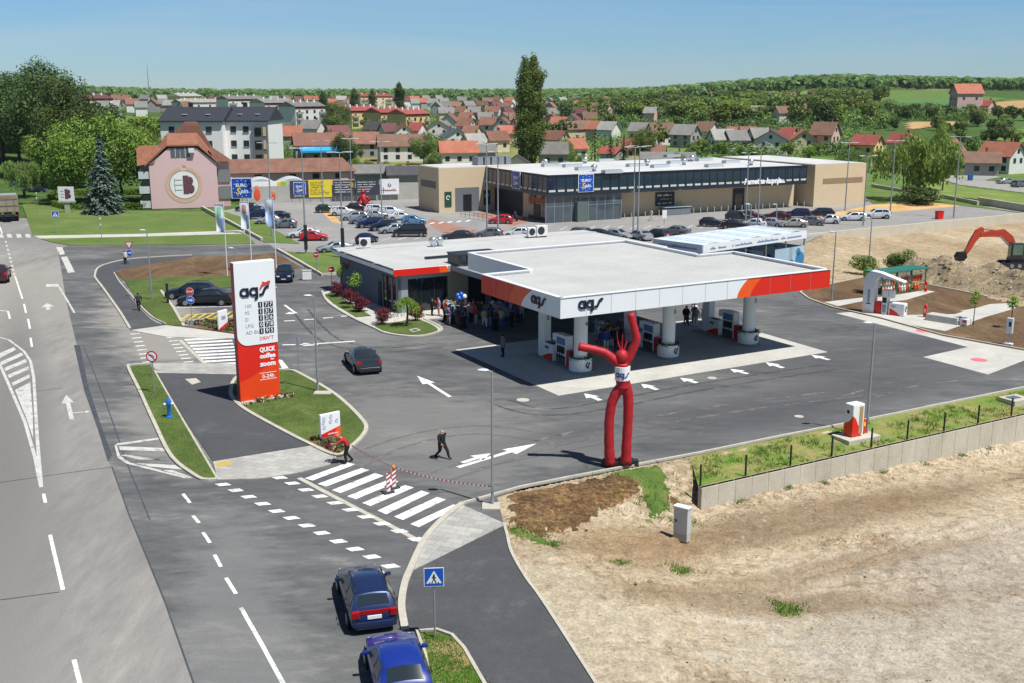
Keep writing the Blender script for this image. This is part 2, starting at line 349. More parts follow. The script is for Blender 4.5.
def strip_mb(pts, w, h, mat, m=None, z0=-.05):
    "band of width w and height h along world points"
    m = m or MB(); P = [Vector((p[0], p[1])) for p in pts]; n = len(P); L = []; R = []
    for i in range(n):
        t = Vector((0, 0))
        if i > 0: t += (P[i]-P[i-1]).normalized()
        if i < n-1: t += (P[i+1]-P[i]).normalized()
        t.normalize(); q = Vector((-t.y, t.x))*w/2; L.append(P[i]+q); R.append(P[i]-q)
    zs = [p[2] if len(p) > 2 else 0 for p in pts]
    vs = [(L[i].x, L[i].y, zs[i]+h) for i in range(n)]+[(R[i].x, R[i].y, zs[i]+h) for i in range(n)]+[(L[i].x, L[i].y, zs[i]+z0) for i in range(n)]+[(R[i].x, R[i].y, zs[i]+z0) for i in range(n)]
    fs = []
    for i in range(n-1):
        fs += [(n+i, n+i+1, i+1, i), (2*n+i, i, i+1, 2*n+i+1), (n+i, 3*n+i, 3*n+i+1, n+i+1)]
    fs += [(0, 2*n, 3*n, n), (n-1, 2*n-1, 4*n-1, 3*n-1)]
    return m.add(vs, fs, mat)
def smooth(pts, k=4, closed=False):
    "Catmull-Rom through pixel points"
    n = len(pts); out = []
    rng = range(n if closed else n-1)
    for i in rng:
        p = [pts[(i+j) % n] if closed else pts[max(0, min(n-1, i+j))] for j in (-1, 0, 1, 2)]
        for s in range(k):
            t = s/k
            out.append(tuple(.5*((2*p[1][a])+(-p[0][a]+p[2][a])*t+(2*p[0][a]-5*p[1][a]+4*p[2][a]-p[3][a])*t*t+(-p[0][a]+3*p[1][a]-3*p[2][a]+p[3][a])*t**3) for a in (0, 1)))
    if not closed: out.append(tuple(pts[-1]))
    return out
def kerb(pts, w=.22, h=.12, sm=False):
    if sm: pts = smooth(pts)
    return struct(strip_mb([G(*p) for p in pts], w, h, kerb_mat).build('kerb'))
sheet('road', [(-700, 760), (-500, 192), (300, 232), (347, 262), (347, 300), (300, 760)], 0, asphalt_old)
sheet('forecourt', [(58, 250), (66, 300), (76, 342), (92, 400), (105, 452), (128, 510), (165, 600), (205, 720), (620, 720), (545, 605), (512, 555), (504, 524), (497, 497), (520, 489), (660, 462), (700, 454.5), (1024, 388), (1110, 370), (1110, 330), (835, 285), (800, 262), (640, 245), (340, 255), (300, 268), (270, 245), (70, 244)], .004, asphalt_new)
sheet('parking_lot', [(254, 205), (262, 196), (300, 189), (412, 186), (480, 186), (490, 197), (500, 199), (560, 196), (716, 192), (860, 190), (872, 204), (930, 204), (1040, 209), (1024, 213.5), (830, 232), (760, 262), (640, 262), (335, 262), (322, 274), (262, 240), (215, 212)], .008, asphalt_lot)
sheet('lane', [(-200, 166), (0, 165), (48, 163), (62, 161), (60, 158), (0, 161), (-200, 160)], .02, gravel_path)
sheet('street', [(-60, 192), (-60, 181), (60, 180.5), (120, 182), (215, 183), (262, 180), (262, 196), (150, 188), (60, 189), (30, 190), (20, 192)], .01, asphalt_lot)
gravel_strip = ground_mat('gravel_strip', [(.3, 'a5834f'), (.5, 'bf9c66'), (.7, 'cfb283')], scale=.2, scale2=2, bump=.4, rough=1)
sheet('gravel_ground', [(862, 214), (905, 211), (960, 206), (940, 201), (905, 202), (872, 205), (800, 219), (820, 220)], .013, gravel_strip)
sheet('gravel_ground', [(318, 208), (330, 211), (342, 224), (332, 222)], .013, gravel_strip)
brick_pave = ground_mat('brick_pave', [(.3, '866052'), (.5, '977162'), (.7, 'a98a7b')], scale=.5, scale2=5, bump=.2)
sheet('paved_bay', [(426, 222), (432, 219), (476, 230), (468, 235), (440, 232)], .012, brick_pave)
sheet('paved_bay', [(470, 214), (484, 212), (530, 222), (512, 226)], .012, brick_pave)
pavers = ground_mat('pavers', [(.3, '9b9a94'), (.5, 'aaa8a2'), (.7, 'bab8b0')], scale=.5, scale2=3, bump=.1)
nt = pavers.node_tree; bk_ = N(nt, 'ShaderNodeTexBrick', i_Scale=1.0); bk_.inputs['Color1'].default_value = (.78, .78, .78, 1); bk_.inputs['Color2'].default_value = (1, 1, .99, 1); bk_.inputs['Mortar'].default_value = (.5, .5, .5, 1); bk_.inputs['Mortar Size'].default_value = .012; bk_.inputs['Brick Width'].default_value = .8; bk_.inputs['Row Height'].default_value = .5
tc_ = N(nt, 'ShaderNodeTexCoord'); mp_ = N(nt, 'ShaderNodeMapping'); mp_.inputs['Rotation'].default_value = (0, 0, .35); nt.links.new(tc_.outputs['Object'], mp_.inputs[0]); nt.links.new(mp_.outputs[0], bk_.inputs['Vector'])
b_ = nt.nodes['Principled BSDF']; src = b_.inputs['Base Color'].links[0].from_socket; mu = N(nt, 'ShaderNodeMix', data_type='RGBA', blend_type='MULTIPLY'); mu.inputs[0].default_value = 1; nt.links.new(src, mu.inputs[6]); nt.links.new(bk_.outputs['Color'], mu.inputs[7]); nt.links.new(mu.outputs[2], b_.inputs['Base Color'])
sheet('lawn', [(20, 199), (48, 199), (56, 207), (80, 210), (152, 211), (203, 211.5), (222, 221), (241, 230), (140, 233.5), (33, 235.5), (26, 215)], .08, turf_far, -.05)
sheet('lawn', [(40, 238.5), (140, 236.5), (246, 233.5), (255, 243.5), (180, 244.5), (70, 245), (52, 242)], .08, turf_far, -.05)
sheet('footpath', [(33, 235.5), (140, 233.5), (241, 230), (246, 233.5), (140, 236.5), (40, 238.5)], .05, concrete_slab, -.05)
sheet('lawn', [(205, 211), (226, 212), (262, 223), (300, 243.5), (264, 242)], .08, turf_far, -.05)
sheet('lawn', [(282, 252), (345, 252.5), (352, 262), (349, 272.5), (323, 275.5), (300, 263)], .08, turf_far, -.05)
kw = MB(); strip_mb([G(*p) for p in [(202, 208.5), (222, 219), (262, 241)]], .35, .45, kerb_mat, kw); strip_mb([G(*p) for p in [(277, 250), (300, 263), (322, 276), (349, 273.5)]], .35, .3, kerb_mat, kw)
struct(kw.build('kerb'))
sheet('soil_bed', [(115, 272), (128, 268), (195, 256.5), (250, 255), (275, 253), (302, 267), (280, 272), (232, 276), (180, 277), (124, 279.5)], .07, soil, -.05)
sheet('lawn', [(124, 279.5), (180, 277), (232, 276), (234, 287), (190, 290), (163, 293), (172, 307), (184, 326), (164, 324.5), (143, 306), (133, 293)], .08, turf, -.05)
sheet('footpath', smooth([(95, 276), (100, 267), (125, 260), (160, 257), (192, 255.5)])+[(196, 259)]+smooth([(160, 264.5), (125, 268), (114, 273), (120, 283), (132, 299), (152, 320), (166, 325)])+[(130, 330)]+smooth([(130, 329), (112, 301), (97, 280)]), .06, asphalt_path, -.05)
kerb([(130, 329), (121, 314), (112, 301), (102, 287), (96.5, 280), (95, 276), (100, 267), (125, 260), (160, 257), (192, 255.5)], sm=True)
kerb([(166, 324.5), (150, 316), (132, 297), (120, 283), (114, 273)], w=.12, sm=True)
sheet('footpath', [(130, 330), (166, 325), (205, 330), (237, 334.5), (240, 338), (205, 338), (165, 336.5)], .05, concrete_slab, -.05)
sheet('planting_bed', [(184, 326), (200, 323.5), (236, 323), (237, 333.5), (205, 329)], .07, soil, -.05)
kerb([(184, 326.5), (174, 309), (161, 291)], w=.25)
for a, b in (((167, 308), (232, 306.5)), ((184, 326), (234, 320))):
    struct(strip_mb([G(*a), G(*b)], .14, .012, paint, z0=0).build('bay_line'))
z_ = MB()
for i in range(7):
    x = 182+i*8.0
    strip_mb([G(x, 319-i*.35), G(x+8, 314.5-i*.35)], .22, .013, paint_yellow, z_, z0=0)
strip_mb([G(182, 320.2), G(238, 317)], .2, .0135, paint_yellow, z_, z0=0); strip_mb([G(184, 315.2), G(238, 311.5)], .2, .0135, paint_yellow, z_, z0=0)
struct(z_.build('bay_line'))
sheet('lawn', [(128.7, 368), (133, 365.5), (150, 364.5), (155, 372), (185, 425), (217, 478.5), (206, 479.5), (196, 476), (172, 457), (155, 424), (140, 392)], .09, turf, -.05)
kerb([(217, 480), (206, 480.5), (196, 477), (172, 458), (155, 425), (140, 392), (128.5, 368.5), (132, 365.5), (150, 364.3)], sm=True)
kerb([(154.5, 371.5), (185, 424.5), (217, 479)], w=.12, h=.1)
sheet('footpath', [(157, 373), (240, 374.5), (231, 386), (232, 397), (245, 410), (275, 427), (310, 445), (262, 453), (213, 461), (185, 420)], .05, asphalt_path, -.05)
sheet('footpath', [(151, 363), (240, 363.5), (240, 374.3), (157, 372.8)], .051, pavers, -.05)
sheet('footpath', [(213, 461.3), (262, 453.3), (311, 445.5), (337, 456), (330, 464), (300, 472), (262, 478), (217.5, 479.5)], .055, pavers, -.05)
isl = smooth([(231, 390), (238, 377), (262, 371.5), (288, 370.5), (303, 376), (335, 395), (360, 418), (366, 431), (352, 447), (337, 456), (310, 445), (275, 427), (245, 410), (233, 399)], closed=True)
sheet('lawn', isl, .09, turf, -.05)
kerb(isl+[isl[0]], w=.26)
sheet('planting_bed', [(309, 441), (320, 440), (347, 446), (350, 447), (337, 455.5), (312, 445)], .10, soil, -.05)
sheet('footpath', smooth([(323, 292), (330, 303), (352, 317), (375, 328), (388, 333.5), (415, 336), (436, 332), (440, 328), (432, 322)])+[(424, 319.5), (500, 312), (520, 300), (347, 287), (330, 290.5)], .05, concrete_slab, -.05)
sheet('lawn', [(324, 294.5), (333, 292), (350, 303), (371, 315.5), (356, 317), (333, 303)], .09, turf, -.05)
sheet('lawn', smooth([(375, 326), (398, 321.5), (420, 320), (437, 328), (433, 332.5), (413, 334.5), (390, 332)], closed=True), .09, turf, -.05)
kerb([(322, 291.5), (329, 303.5), (352, 318), (375, 328.7), (388, 334.2), (415, 337), (437, 332.8), (441, 328), (424, 319.3)], sm=True)
sheet('footpath', [(402, 600), (404, 585), (411, 571), (506, 524.5), (511, 553), (545, 605), (606, 700), (492, 700), (470, 655), (456, 638), (437, 632), (417, 632.5), (405, 626)], .03, asphalt_path, -.05)
sheet('footpath', [(411, 571), (425, 541), (445, 520), (463, 505), (484, 514), (506, 524)], .055, pavers, -.05)
kerb([(405, 630), (402, 612), (402, 600), (405, 584), (411, 569), (425, 540), (445, 518), (463, 504)], sm=True, w=.3)
kerb([(463, 504), (497, 494.5), (520, 488), (570, 478), (660, 461), (700, 453.5), (780, 437), (860, 421.5), (1024, 388), (1110, 371)], w=.15)
kerb([(504, 524), (507, 535), (512, 554), (527, 580), (545, 605), (606, 700)], w=.14, h=.08, sm=True)
sheet('lawn', [(418, 633), (437, 632), (452, 637), (464, 650), (489, 695), (431, 695), (424, 655)], .07, ground_mat('turf_patchy', [(.3, '48661f'), (.5, '57752a'), (.56, '8c8152'), (.75, 'b3a37c')], scale=.5, scale2=4, bump=.7, bscale=12, rough=1), -.05)
kerb([(431, 695), (425, 655), (417, 632.5), (437, 631.2), (452, 636.5), (464, 649.5), (490, 695)], w=.14)
A_ = [ST.w(*p) for p in ((-2.2, -3.4), (23.6, -3.1), (24.2, 12.5), (-2.2, 12.5))]
sheet('concrete_apron', A_, .010, concrete_slab, px=False)
sheet('concrete_apron', [(836, 313.2), (862, 311), (905, 318.5), (985, 333), (1024, 342), (1080, 356), (1080, 362), (1024, 360.5), (988, 374.5), (923, 357), (968, 347)], .009, concrete_slab)
garden = [(800.5, 292.5), (803, 290), (812, 288), (863, 277.5), (923, 284), (975, 294), (1024, 306), (1100, 325), (1100, 365), (1024, 350), (943, 335.5), (880, 318), (833, 307.5), (809, 299)]
sheet('soil_bed', garden, .06, soil, -.05); kerb(garden+[garden[0]], w=.2, h=.1)
for q in ([(824, 302), (862, 297.5), (868, 300), (838, 306)], [(865, 299), (905, 293.5), (925, 290), (935, 291.5), (905, 300), (870, 303)], [(864, 313), (905, 315), (955, 314), (990, 304), (1012, 303), (1016, 308), (985, 317), (945, 331), (905, 324)]):
    sheet('footpath', q, .075, concrete_slab, -.05)
sheet('footpath', [(960, 311), (978, 307.5), (1000, 311), (984, 314)], .085, concrete_slab, 0)
red_paint = ground_mat('red_paint', [(.3, 'd0606a'), (.6, 'dd7078')], scale=1, scale2=5, bump=0)
for q in ((923, 331), (979, 360)):
    c = G(*q); sheet('red_spot', [(c.x+.62*math.cos(a*PI/10), c.y+.62*math.sin(a*PI/10)) for a in range(20)], .016, red_paint, px=False)
def quads(name, qs, mat=paint, z=.016):
    m = MB()
    for q in qs:
        p = [G(*a, z) for a in q]; n = len(p)
        if sum(p[i].x*p[(i+1) % n].y-p[(i+1) % n].x*p[i].y for i in range(n)) < 0: p = p[::-1]
        m.add(p, [tuple(range(n))], mat)
    return struct(m.build(name))
def lines(name, segs, w=.15, mat=paint, z=.016):
    m = MB()
    for s in segs:
        P = [G(*a) for a in s]; strip_mb([(p.x, p.y) for p in P], w, z, mat, m, z0=z-.002)
    return struct(m.build(name))
Z3 = lambda *p: [(200+a/4, 340+b/4) for a, b in p]
quads('crosswalk', [Z3((418, 553), (590, 490), (622, 497), (450, 562)), Z3((470, 575), (645, 512), (678, 520), (505, 586)), Z3((528, 600), (700, 532), (735, 543), (562, 612)),
    Z3((588, 625), (760, 556), (795, 566), (622, 637)), Z3((648, 652), (820, 580), (855, 590), (682, 664)), Z3((710, 682), (885, 602), (920, 612), (745, 697)), [(394, 516.6), (437, 497), (446, 499.5), (403, 520)], [(410.2, 524), (453, 504.5), (461, 505.5), (418.8, 527.3)]])
def dashes(name, pts, a, b, w, mat=paint):
    "blocks a long (across the line) and b wide, laid along pixel points"
    m = MB(); P = [G(*p) for p in pts]
    for i, p in enumerate(P):
        t = (P[min(i+1, len(P)-1)]-P[max(i-1, 0)]).to_2d().normalized(); q = Vector((-t.y, t.x))
        if w: q = Matrix.Rotation(w, 2) @ q
        c = p.to_2d(); m.add([(*(c+t*s*b/2+q*r*a/2), .016) for s, r in ((-1, -1), (1, -1), (1, 1), (-1, 1))], [(0, 1, 2, 3)], mat)
        if (m.v[-3]-m.v[-4]).cross(m.v[-1]-m.v[-4]).z < 0: m.f[-1] = m.f[-1][::-1]
    return struct(m.build(name))
dashes('crossing_edge', [(223, 484.7), (235.8, 490.5), (248.8, 497), (262.7, 504), (276.8, 511.3), (291.5, 518.2), (306.8, 525.7), (321.8, 533.2), (338.4, 541.5), (355, 549.3), (371.9, 557), (390.6, 566.4)], .62, .5, -.5)
dashes('crossing_edge', [(280, 478), (292.5, 483.5), (306, 490), (320, 496.5), (335, 503.2), (350.5, 510), (365.7, 516.9), (382, 523.8), (399.5, 531.3), (416.6, 539.4)], .62, .5, -.5)
lines('gutter', [[(299, 478), (330, 494.5), (352, 506), (385, 523), (424, 543.5)]], .28, kerb_mat, .013)
dashes('crossing_edge', [(135+i*1.75, 334+i*4.0) for i in range(8)], .75, .28, 0); dashes('crossing_edge', [(171+i*2.5, 337.5+i*3.5) for i in range(8)], .75, .28, 0)
quads('crosswalk', [[(184+i*2.7, 339+i*3.1), (231+i*.9, 336.5+i*3.2), (232+i*.9, 338.1+i*3.2), (185.5+i*2.7, 340.7+i*3.1)] for i in range(9)])
lines('gutter', [[(180, 340), (205, 364)]], .28, kerb_mat, .013)
Z2 = lambda *p: [(a/4, 340+b/4) for a, b in p]
lines('lane_line', [Z2((-40, -20), (35, 0), (95, 45), (122, 85), (135, 150), (148, 380), (165, 590))], .2, paint_worn, .0185)
lines('lane_line', [Z2((-60, 10), (0, 100), (40, 190), (100, 330), (140, 470), (165, 590))], .2, paint_worn)
quads('lane_hatching', [Z2((-40, 70), (55, 28), (66, 38), (-30, 88)), Z2((0, 88), (85, 50), (95, 60), (8, 100)), Z2((16, 112), (102, 76), (108, 88), (22, 124)), Z2((30, 140), (113, 105), (116, 117), (36, 152)), Z2((46, 172), (118, 137), (120, 150), (52, 184)), Z2((60, 200), (121, 168), (131, 300), (133, 395), (108, 320))], paint_worn, .0135)
lines('lane_line', [[(43.5, 494), (45.5, 503)], [(50, 535), (63, 590)], [(74, 660), (84, 700)], [(28, 319), (30, 329)], [(30.5, 338), (32, 347)], [(24, 304), (26, 313)], [(12.5, 276), (15, 276), (22.5, 299)], [(-4, 310), (8, 311.5), (10, 319)],
    [(183, 494), (190, 503)], [(193, 516), (199, 523)], [(203, 532.5), (210, 543)], [(214.5, 555), (221, 567)], [(226, 578), (236, 594)], [(241, 608), (262, 645), (292, 700)], [(0, 227), (2.5, 235)]], .17)
lines('lane_line', [[(5.5+i*1.05, 241+i*4.0), (6.2+i*1.05, 243+i*4.0)] for i in range(9)], .25, paint_worn)
quads('crosswalk', [[(x-2.5, 234), (x+2, 233.8), (x+3.5, 237.5), (x-1.5, 237.7)] for x in (0.5, 9, 18.5, 27.5)], paint_worn)
quads('worn_stripe', [[(46, 284), (58, 284), (60, 287), (46, 287)]], paint_worn); lines('lane_line', [[(59, 287), (67, 300), (74.5, 313)]], .2, paint_worn)
quads('worn_stripe', [[(56, 247), (62, 247), (65, 254), (60, 255)], [(61, 257), (67, 256.5), (75, 272), (68, 273)]], paint_worn, .012)
quads('painted_island', [Z2((460, 420), (470, 413), (632, 391), (638, 397), (480, 421)), Z2((458, 420), (466, 418), (480, 462), (520, 490), (770, 551), (740, 553), (508, 495), (470, 470)), Z2((475, 424), (650, 432), (660, 445), (480, 440)), Z2((482, 462), (500, 458), (690, 486), (640, 478), (560, 478)), Z2((540, 492), (700, 500), (730, 518), (600, 506)), Z2((690, 520), (745, 540), (770, 551), (640, 522))], paint_worn)
def arrow(tip, tail, w=.16, hw=.5, hl=.42, mat=paint):
    a, b = G(*tip).to_2d(), G(*tail).to_2d(); t = (a-b); L = t.length; t.normalize(); q = Vector((-t.y, t.x)); h = L*hl
    P = [a, a-t*h-q*hw, a-t*h-q*w, b-q*w, b+q*w, a-t*h+q*w, a-t*h+q*hw]
    return MB().add([(*p, .017) for p in P], [(0, 6, 5, 2, 1), (2, 5, 4, 3)], mat)
am = MB()
am.merge(arrow((417, 376), (450, 397), .14, .5, .38))
am.merge(arrow((536.5, 443.8), (458, 467.5), .16, .6, .36)); am.merge(arrow((491, 453.5), (462, 463), .16, .55, .5))
for tip, tail in (((584, 393.7), (600.5, 400.5)), ((641, 384), (657.5, 390)), ((680, 378), (697, 383)), ((730, 369), (747.5, 374)), ((765.5, 362.5), (783, 368)), ((811, 355), (829, 360))): am.merge(arrow(tip, tail, .2, .55, .55))
am.merge(arrow((285, 314), (297, 312.5), .15, .55, .6)); strip_mb([G(296, 313.5), G(284.5, 305)], .25, .016, paint, am, z0=.014)
struct(am.build('direction_arrow'))
wm = MB(); wm.merge(arrow((66, 395), (72, 420), .14, .4, .35, paint_worn)); strip_mb([G(71, 413.5), G(84, 412)], .22, .016, paint_worn, wm, z0=.014); wm.merge(arrow((91, 411.5), (84, 412.2), .1, .35, .8, paint_worn)); wm.merge(arrow((47, 303), (48.5, 310), .2, .6, .6, paint_worn))
struct(wm.build('direction_arrow'))
lines('lane_line', [[(284, 321.2), (295, 320.6)], [(304, 319.9), (314, 319.2)], [(323, 318.3), (333, 317.5)], [(341, 316.5), (351, 315.7)], [(282.5, 345), (308, 344.4), (355, 341.3)], [(272, 287.5), (277, 287.2)]], .3)
quads('lane_line', [[(303, 346), (303, 342.9), (318, 344), (318, 345)], [(278, 359.5), (282, 360), (291, 371), (283, 371)]])
lines('bay_line', [[(430+i*9, 224-.6*i), (434+i*9, 222.6-.6*i)] for i in range(5)], .5)
lines('bay_line', [[(x, 229+.012*(640-x)), (x+7, 225.5+.012*(640-x))] for x in range(560, 760, 14)], .12)
lines('bay_line', [[(x, 244-.03*x+8), (x+9, 241-.03*x+8)] for x in range(350, 500, 16)], .12)
mh = M('manhole_iron', '4a4846', .7, .2)
mhm = MB()
for x, y, r in ((523, 400, .45), (712, 378, .35), (799, 416.5, .3)):
    c = G(x, y); mhm.lathe((c.x, c.y, .006), [(r, 0), (r, .012), (r*.9, .014)], 16, kerb_mat)
struct(mhm.build('manhole_cover'))
quads('yellow_slab', [[(215.5, 462.5), (231, 460.2), (232, 465), (217, 467)]], M('tactile_yellow', 'b39a55', .9, .15), .058)
quads('access_cover', [[(185, 379), (196, 378), (201, 382), (192, 384.5)]], kerb_mat, .054)
quads('access_cover', [[(409, 329.5), (416, 328), (421, 330), (413, 332)]], concrete_slab, .094); quads('access_cover', [[(411, 329.8), (416, 328.8), (419, 330), (413.5, 331.3)]], mh, .097)
quads('repair_seam', [[(74, 345), (80, 345), (88, 385), (101, 425), (112, 455), (108, 462), (98, 430), (84, 390)]], ground_mat('bitumen', [(.3, '3a3d44'), (.6, '4a4d53')], scale=.6, scale2=3, bump=.1), .0075)
LA, LB = G(495, 497).to_2d(), G(1024, 388).to_2d(); LT = (LB-LA).normalized(); LN = Vector((LT.y, -LT.x))
PA, PB = G(508, 532).to_2d(), G(606, 700).to_2d(); PT = (PB-PA).normalized(); PN = Vector((-PT.y, PT.x))
if PN.x < 0: PN = -PN
def dirt_z(x, y):
    p = Vector((x, y)); d1 = (p-LA).dot(LN); d2 = (p-PA).dot(PN)
    z = -(1.35+.75*sst(12, 34, x))*sst(.2, 5.2, d1)*sst(.4, 11, d2)-.025-.12*sst(0, 5, d2)*sst(1, 4, d1)
    a = sst(.5, 2.5, d1)*sst(.5, 2, d2)
    z += a*(.2*noise.noise((x*.35, y*.35, 1))+.1*noise.noise((x*1.1, y*1.1, 2))+.05*noise.noise((x*3, y*3, 3))+.03*noise.noise((x*7, y*7, 6)))
    for k, w in ((0, 0), (1.9, 0), (7.5, .25), (9.4, .25), (12, .12), (13.8, .12)):      # wheel ruts
        t = (y-34-k)-(x-2)*(.18+w)-1.6*math.sin(x*.16+k)
        if abs(t) < .5: z -= a*(.13*math.cos(t*PI)*(.75+.25*math.sin(x*16)) if abs(t) < .27 else -.06)
    return z
def grid(name, x0, x1, y0, y1, st, zf, mat, keep=None):
    nx, ny = int((x1-x0)/st), int((y1-y0)/st); m = MB(); idx = {}
    vs = [(x0+i*st, y0+j*st, zf(x0+i*st, y0+j*st)) for j in range(ny+1) for i in range(nx+1)]
    fs = []
    for j in range(ny):
        for i in range(nx):
            if keep is None or keep(x0+(i+.5)*st, y0+(j+.5)*st): a = j*(nx+1)+i; fs.append((a, a+1, a+nx+2, a+nx+1))
    return m.add(vs, fs, mat).build(name, smooth='all')
struct(grid('dirt_lot', -1.2, 40, 24, 74, .16, dirt_z, dirt_mat, lambda x, y: (Vector((x, y))-LA).dot(LN) > -.2 and (Vector((x, y))-PA).dot(PN) > -.5))
WT = -.2
W0, W1 = G(698.5, 487, WT), G(1024, 413.5, WT); WD = (W1-W0).to_2d().normalized(); WNn = Vector((WD.y, -WD.x)); WL = (W1-W0).length+14
conc = ground_mat('wall_concrete', [(.3, 'a8a192'), (.5, 'b9b2a2'), (.7, 'c7c1b2')], scale=.5, scale2=3, bump=.15, stretch=(1, 1, .5))
rw = MB(); s = 0; ang = math.atan2(WD.y, WD.x)
while s < WL:
    c = W0.to_2d()+WD*(s+.6); k = random.uniform(-.004, .004)
    rw.box((c.x+WNn.x*(.12+k), c.y+WNn.y*(.12+k), -1.5), (1.18, .3, 2.6), conc, ang); s += 1.2
c = W0.to_2d()+WD*WL/2+WNn*.10; rw.box((c.x, c.y, -1.5), (WL, .2, 2.6), conc, ang)
tag(rw.build('retaining_wall'), 'long pale concrete retaining wall between the grass strip and the bare dirt lot', 'wall')
strip_grass = ground_mat('verge', [(.28, '4c6f22'), (.42, '5d8128'), (.52, '83864a'), (.66, 'a58f65'), (.8, 'b39a70')], scale=.35, scale2=3, bump=.9, bscale=10, rough=1)
def verge():
    m = MB(); n = 60; vs = []
    a0, a1 = G(690, 456.5).to_2d(), G(1110, 371).to_2d()
    for i in range(n+1):
        t = i/n; A = a0.lerp(a1, t); B = W0.to_2d().lerp(W0.to_2d()+WD*WL, t)+WNn*.05
        for k in range(6):
            f = k/5; p = A.lerp(B, f); vs.append((p.x, p.y, .0+(WT-.08)*f+.05*noise.noise((p.x, p.y, 0))*math.sin(PI*f)))
    return m.add(vs, [(i*6+k, i*6+k+1, (i+1)*6+k+1, (i+1)*6+k) for i in range(n) for k in range(5)], strip_grass).build('verge', smooth='all')
o = verge(); o.data.flip_normals(); struct(o)
def slope_z(x, y): return dirt_z(x, y)+.03
mulch = ground_mat('mulch', [(.3, '40301f'), (.46, '5a442c'), (.58, '7b6140'), (.75, '9a8058')], scale=.4, scale2=3, bump=1, bscale=5, rough=1, grain=(6, .35), grain2=(2, .25))
def inpoly(p, poly):
    c = False; n = len(poly)
    for i in range(n):
        a, b = poly[i], poly[(i+1) % n]
        if (a[1] > p[1]) != (b[1] > p[1]) and p[0] < (b[0]-a[0])*(p[1]-a[1])/(b[1]-a[1])+a[0]: c = not c
    return c
def sdist(p, poly):
    d = 9; n = len(poly); q = Vector(p)
    for i in range(n):
        a, b = Vector(poly[i]), Vector(poly[(i+1) % n]); t = max(0, min(1, (q-a).dot(b-a)/max(1e-9, (b-a).length_squared))); d = min(d, (q-a.lerp(b, t)).length)
    return d if inpoly(p, poly) else -d
def patch(name, pxs, st, lift, mat, jit=.6):
    poly = [tuple(G(*p)[:2]) for p in pxs]; xs = [p[0] for p in poly]; ys = [p[1] for p in poly]
    def zz(x, y): s = sdist((x, y), poly)+jit*noise.noise((x*1.3, y*1.3, 5))+.35*noise.noise((x*5, y*5, 9)); return dirt_z(x, y)+max(-.12, min(lift+.03, s*.15))
    return struct(grid(name, min(xs)-.3, max(xs)+.3, min(ys)-.3, max(ys)+.3, st, zz, mat, lambda x, y: sdist((x, y), poly) > -.6 and (Vector((x, y))-LA).dot(LN) > .1 and (Vector((x, y))-PA).dot(PN) > .1))
patch('soil_slope', [(508, 494), (560, 484), (640, 470), (684, 486), (640, 482), (624, 494), (600, 498), (580, 520), (540, 535), (512, 525)], .12, .035, mulch)
grass_patch = ground_mat('grass_patch', [(.28, '435a27'), (.5, '5b7332'), (.7, '8d8752')], scale=.5, scale2=5, bump=1, bscale=14, rough=1)
patch('grass_patch', [(600, 472), (655, 464), (672, 480), (668, 493), (650, 500), (648, 485), (622, 478)], .1, .05, grass_patch)
patch('grass_patch', [(510, 524), (520, 527), (552, 540), (548, 545), (512, 533)], .1, .05, grass_patch)
for (x, y, r) in ((553, 540, 4), (790, 577, 9), (683, 545, 6), (620, 548, 4)):
    patch('grass_patch', [(x+r*1.5*math.cos(a), y+r*.7*math.sin(a)) for a in (0, 1, 2, 3, 4, 5)], .1, .05, grass_patch, .3)
pale = ground_mat('pale_gravel', [(.3, '8f8779'), (.5, 'a9a294'), (.7, 'bfb9ac')], scale=.5, scale2=4, bump=1, bscale=5, rough=1)
lines('road_seam', [[(-10, 484), (60, 474), (112, 467)], [(112, 467), (128, 512), (165, 602), (196, 690)], [(83, 345), (105, 400), (128, 466), (150, 520)], [(0, 600), (60, 592)], [(30, 392), (62, 388)]], .07, MATS['bitumen'], .008)
lines('road_seam', [[(470, 470), (560, 452), (700, 425), (860, 396), (1000, 372)], [(300, 420), (350, 400), (420, 392), (500, 396)], [(830, 322), (900, 345), (985, 378)], [(460, 560), (520, 620), (560, 690)]], .05, MATS['bitumen'], .008)
tyre_dark = chipped(ground_mat('tyre_mark', [(.3, '484949'), (.6, '4f5050')], scale=1, scale2=4, bump=0), .9, .40, .58); tyre_dust = chipped(ground_mat('tyre_dust', [(.3, '6b6a68'), (.6, '767470')], scale=1, scale2=4, bump=0), .7, .40, .58)
def tracks(name, curves, mat, w=.24, gap=1.5, z=.0105):
    m = MB()
    for c in curves:
        P = [G(*p) for p in smooth(c, 5)]
        for s in (-gap/2, gap/2):
            Q = []
            for i, p in enumerate(P):
                t = (P[min(i+1, len(P)-1)]-P[max(i-1, 0)]).to_2d().normalized(); Q.append((p.x-t.y*s, p.y+t.x*s))
            strip_mb(Q, w, z, mat, m, z0=z-.0015)
    return struct(m.build(name))
tracks('tyre_mark', [[(500, 402), (560, 412), (700, 387), (830, 367)], [(300, 310), (330, 340), (380, 350), (440, 345)]], tyre_dark)
tracks('tyre_mark', [[(300, 500), (380, 450), (470, 430), (560, 440)], [(430, 480), (560, 440), (720, 410), (880, 390)], [(850, 400), (900, 385), (950, 378)]], tyre_dust, .3, 1.6, .0125)
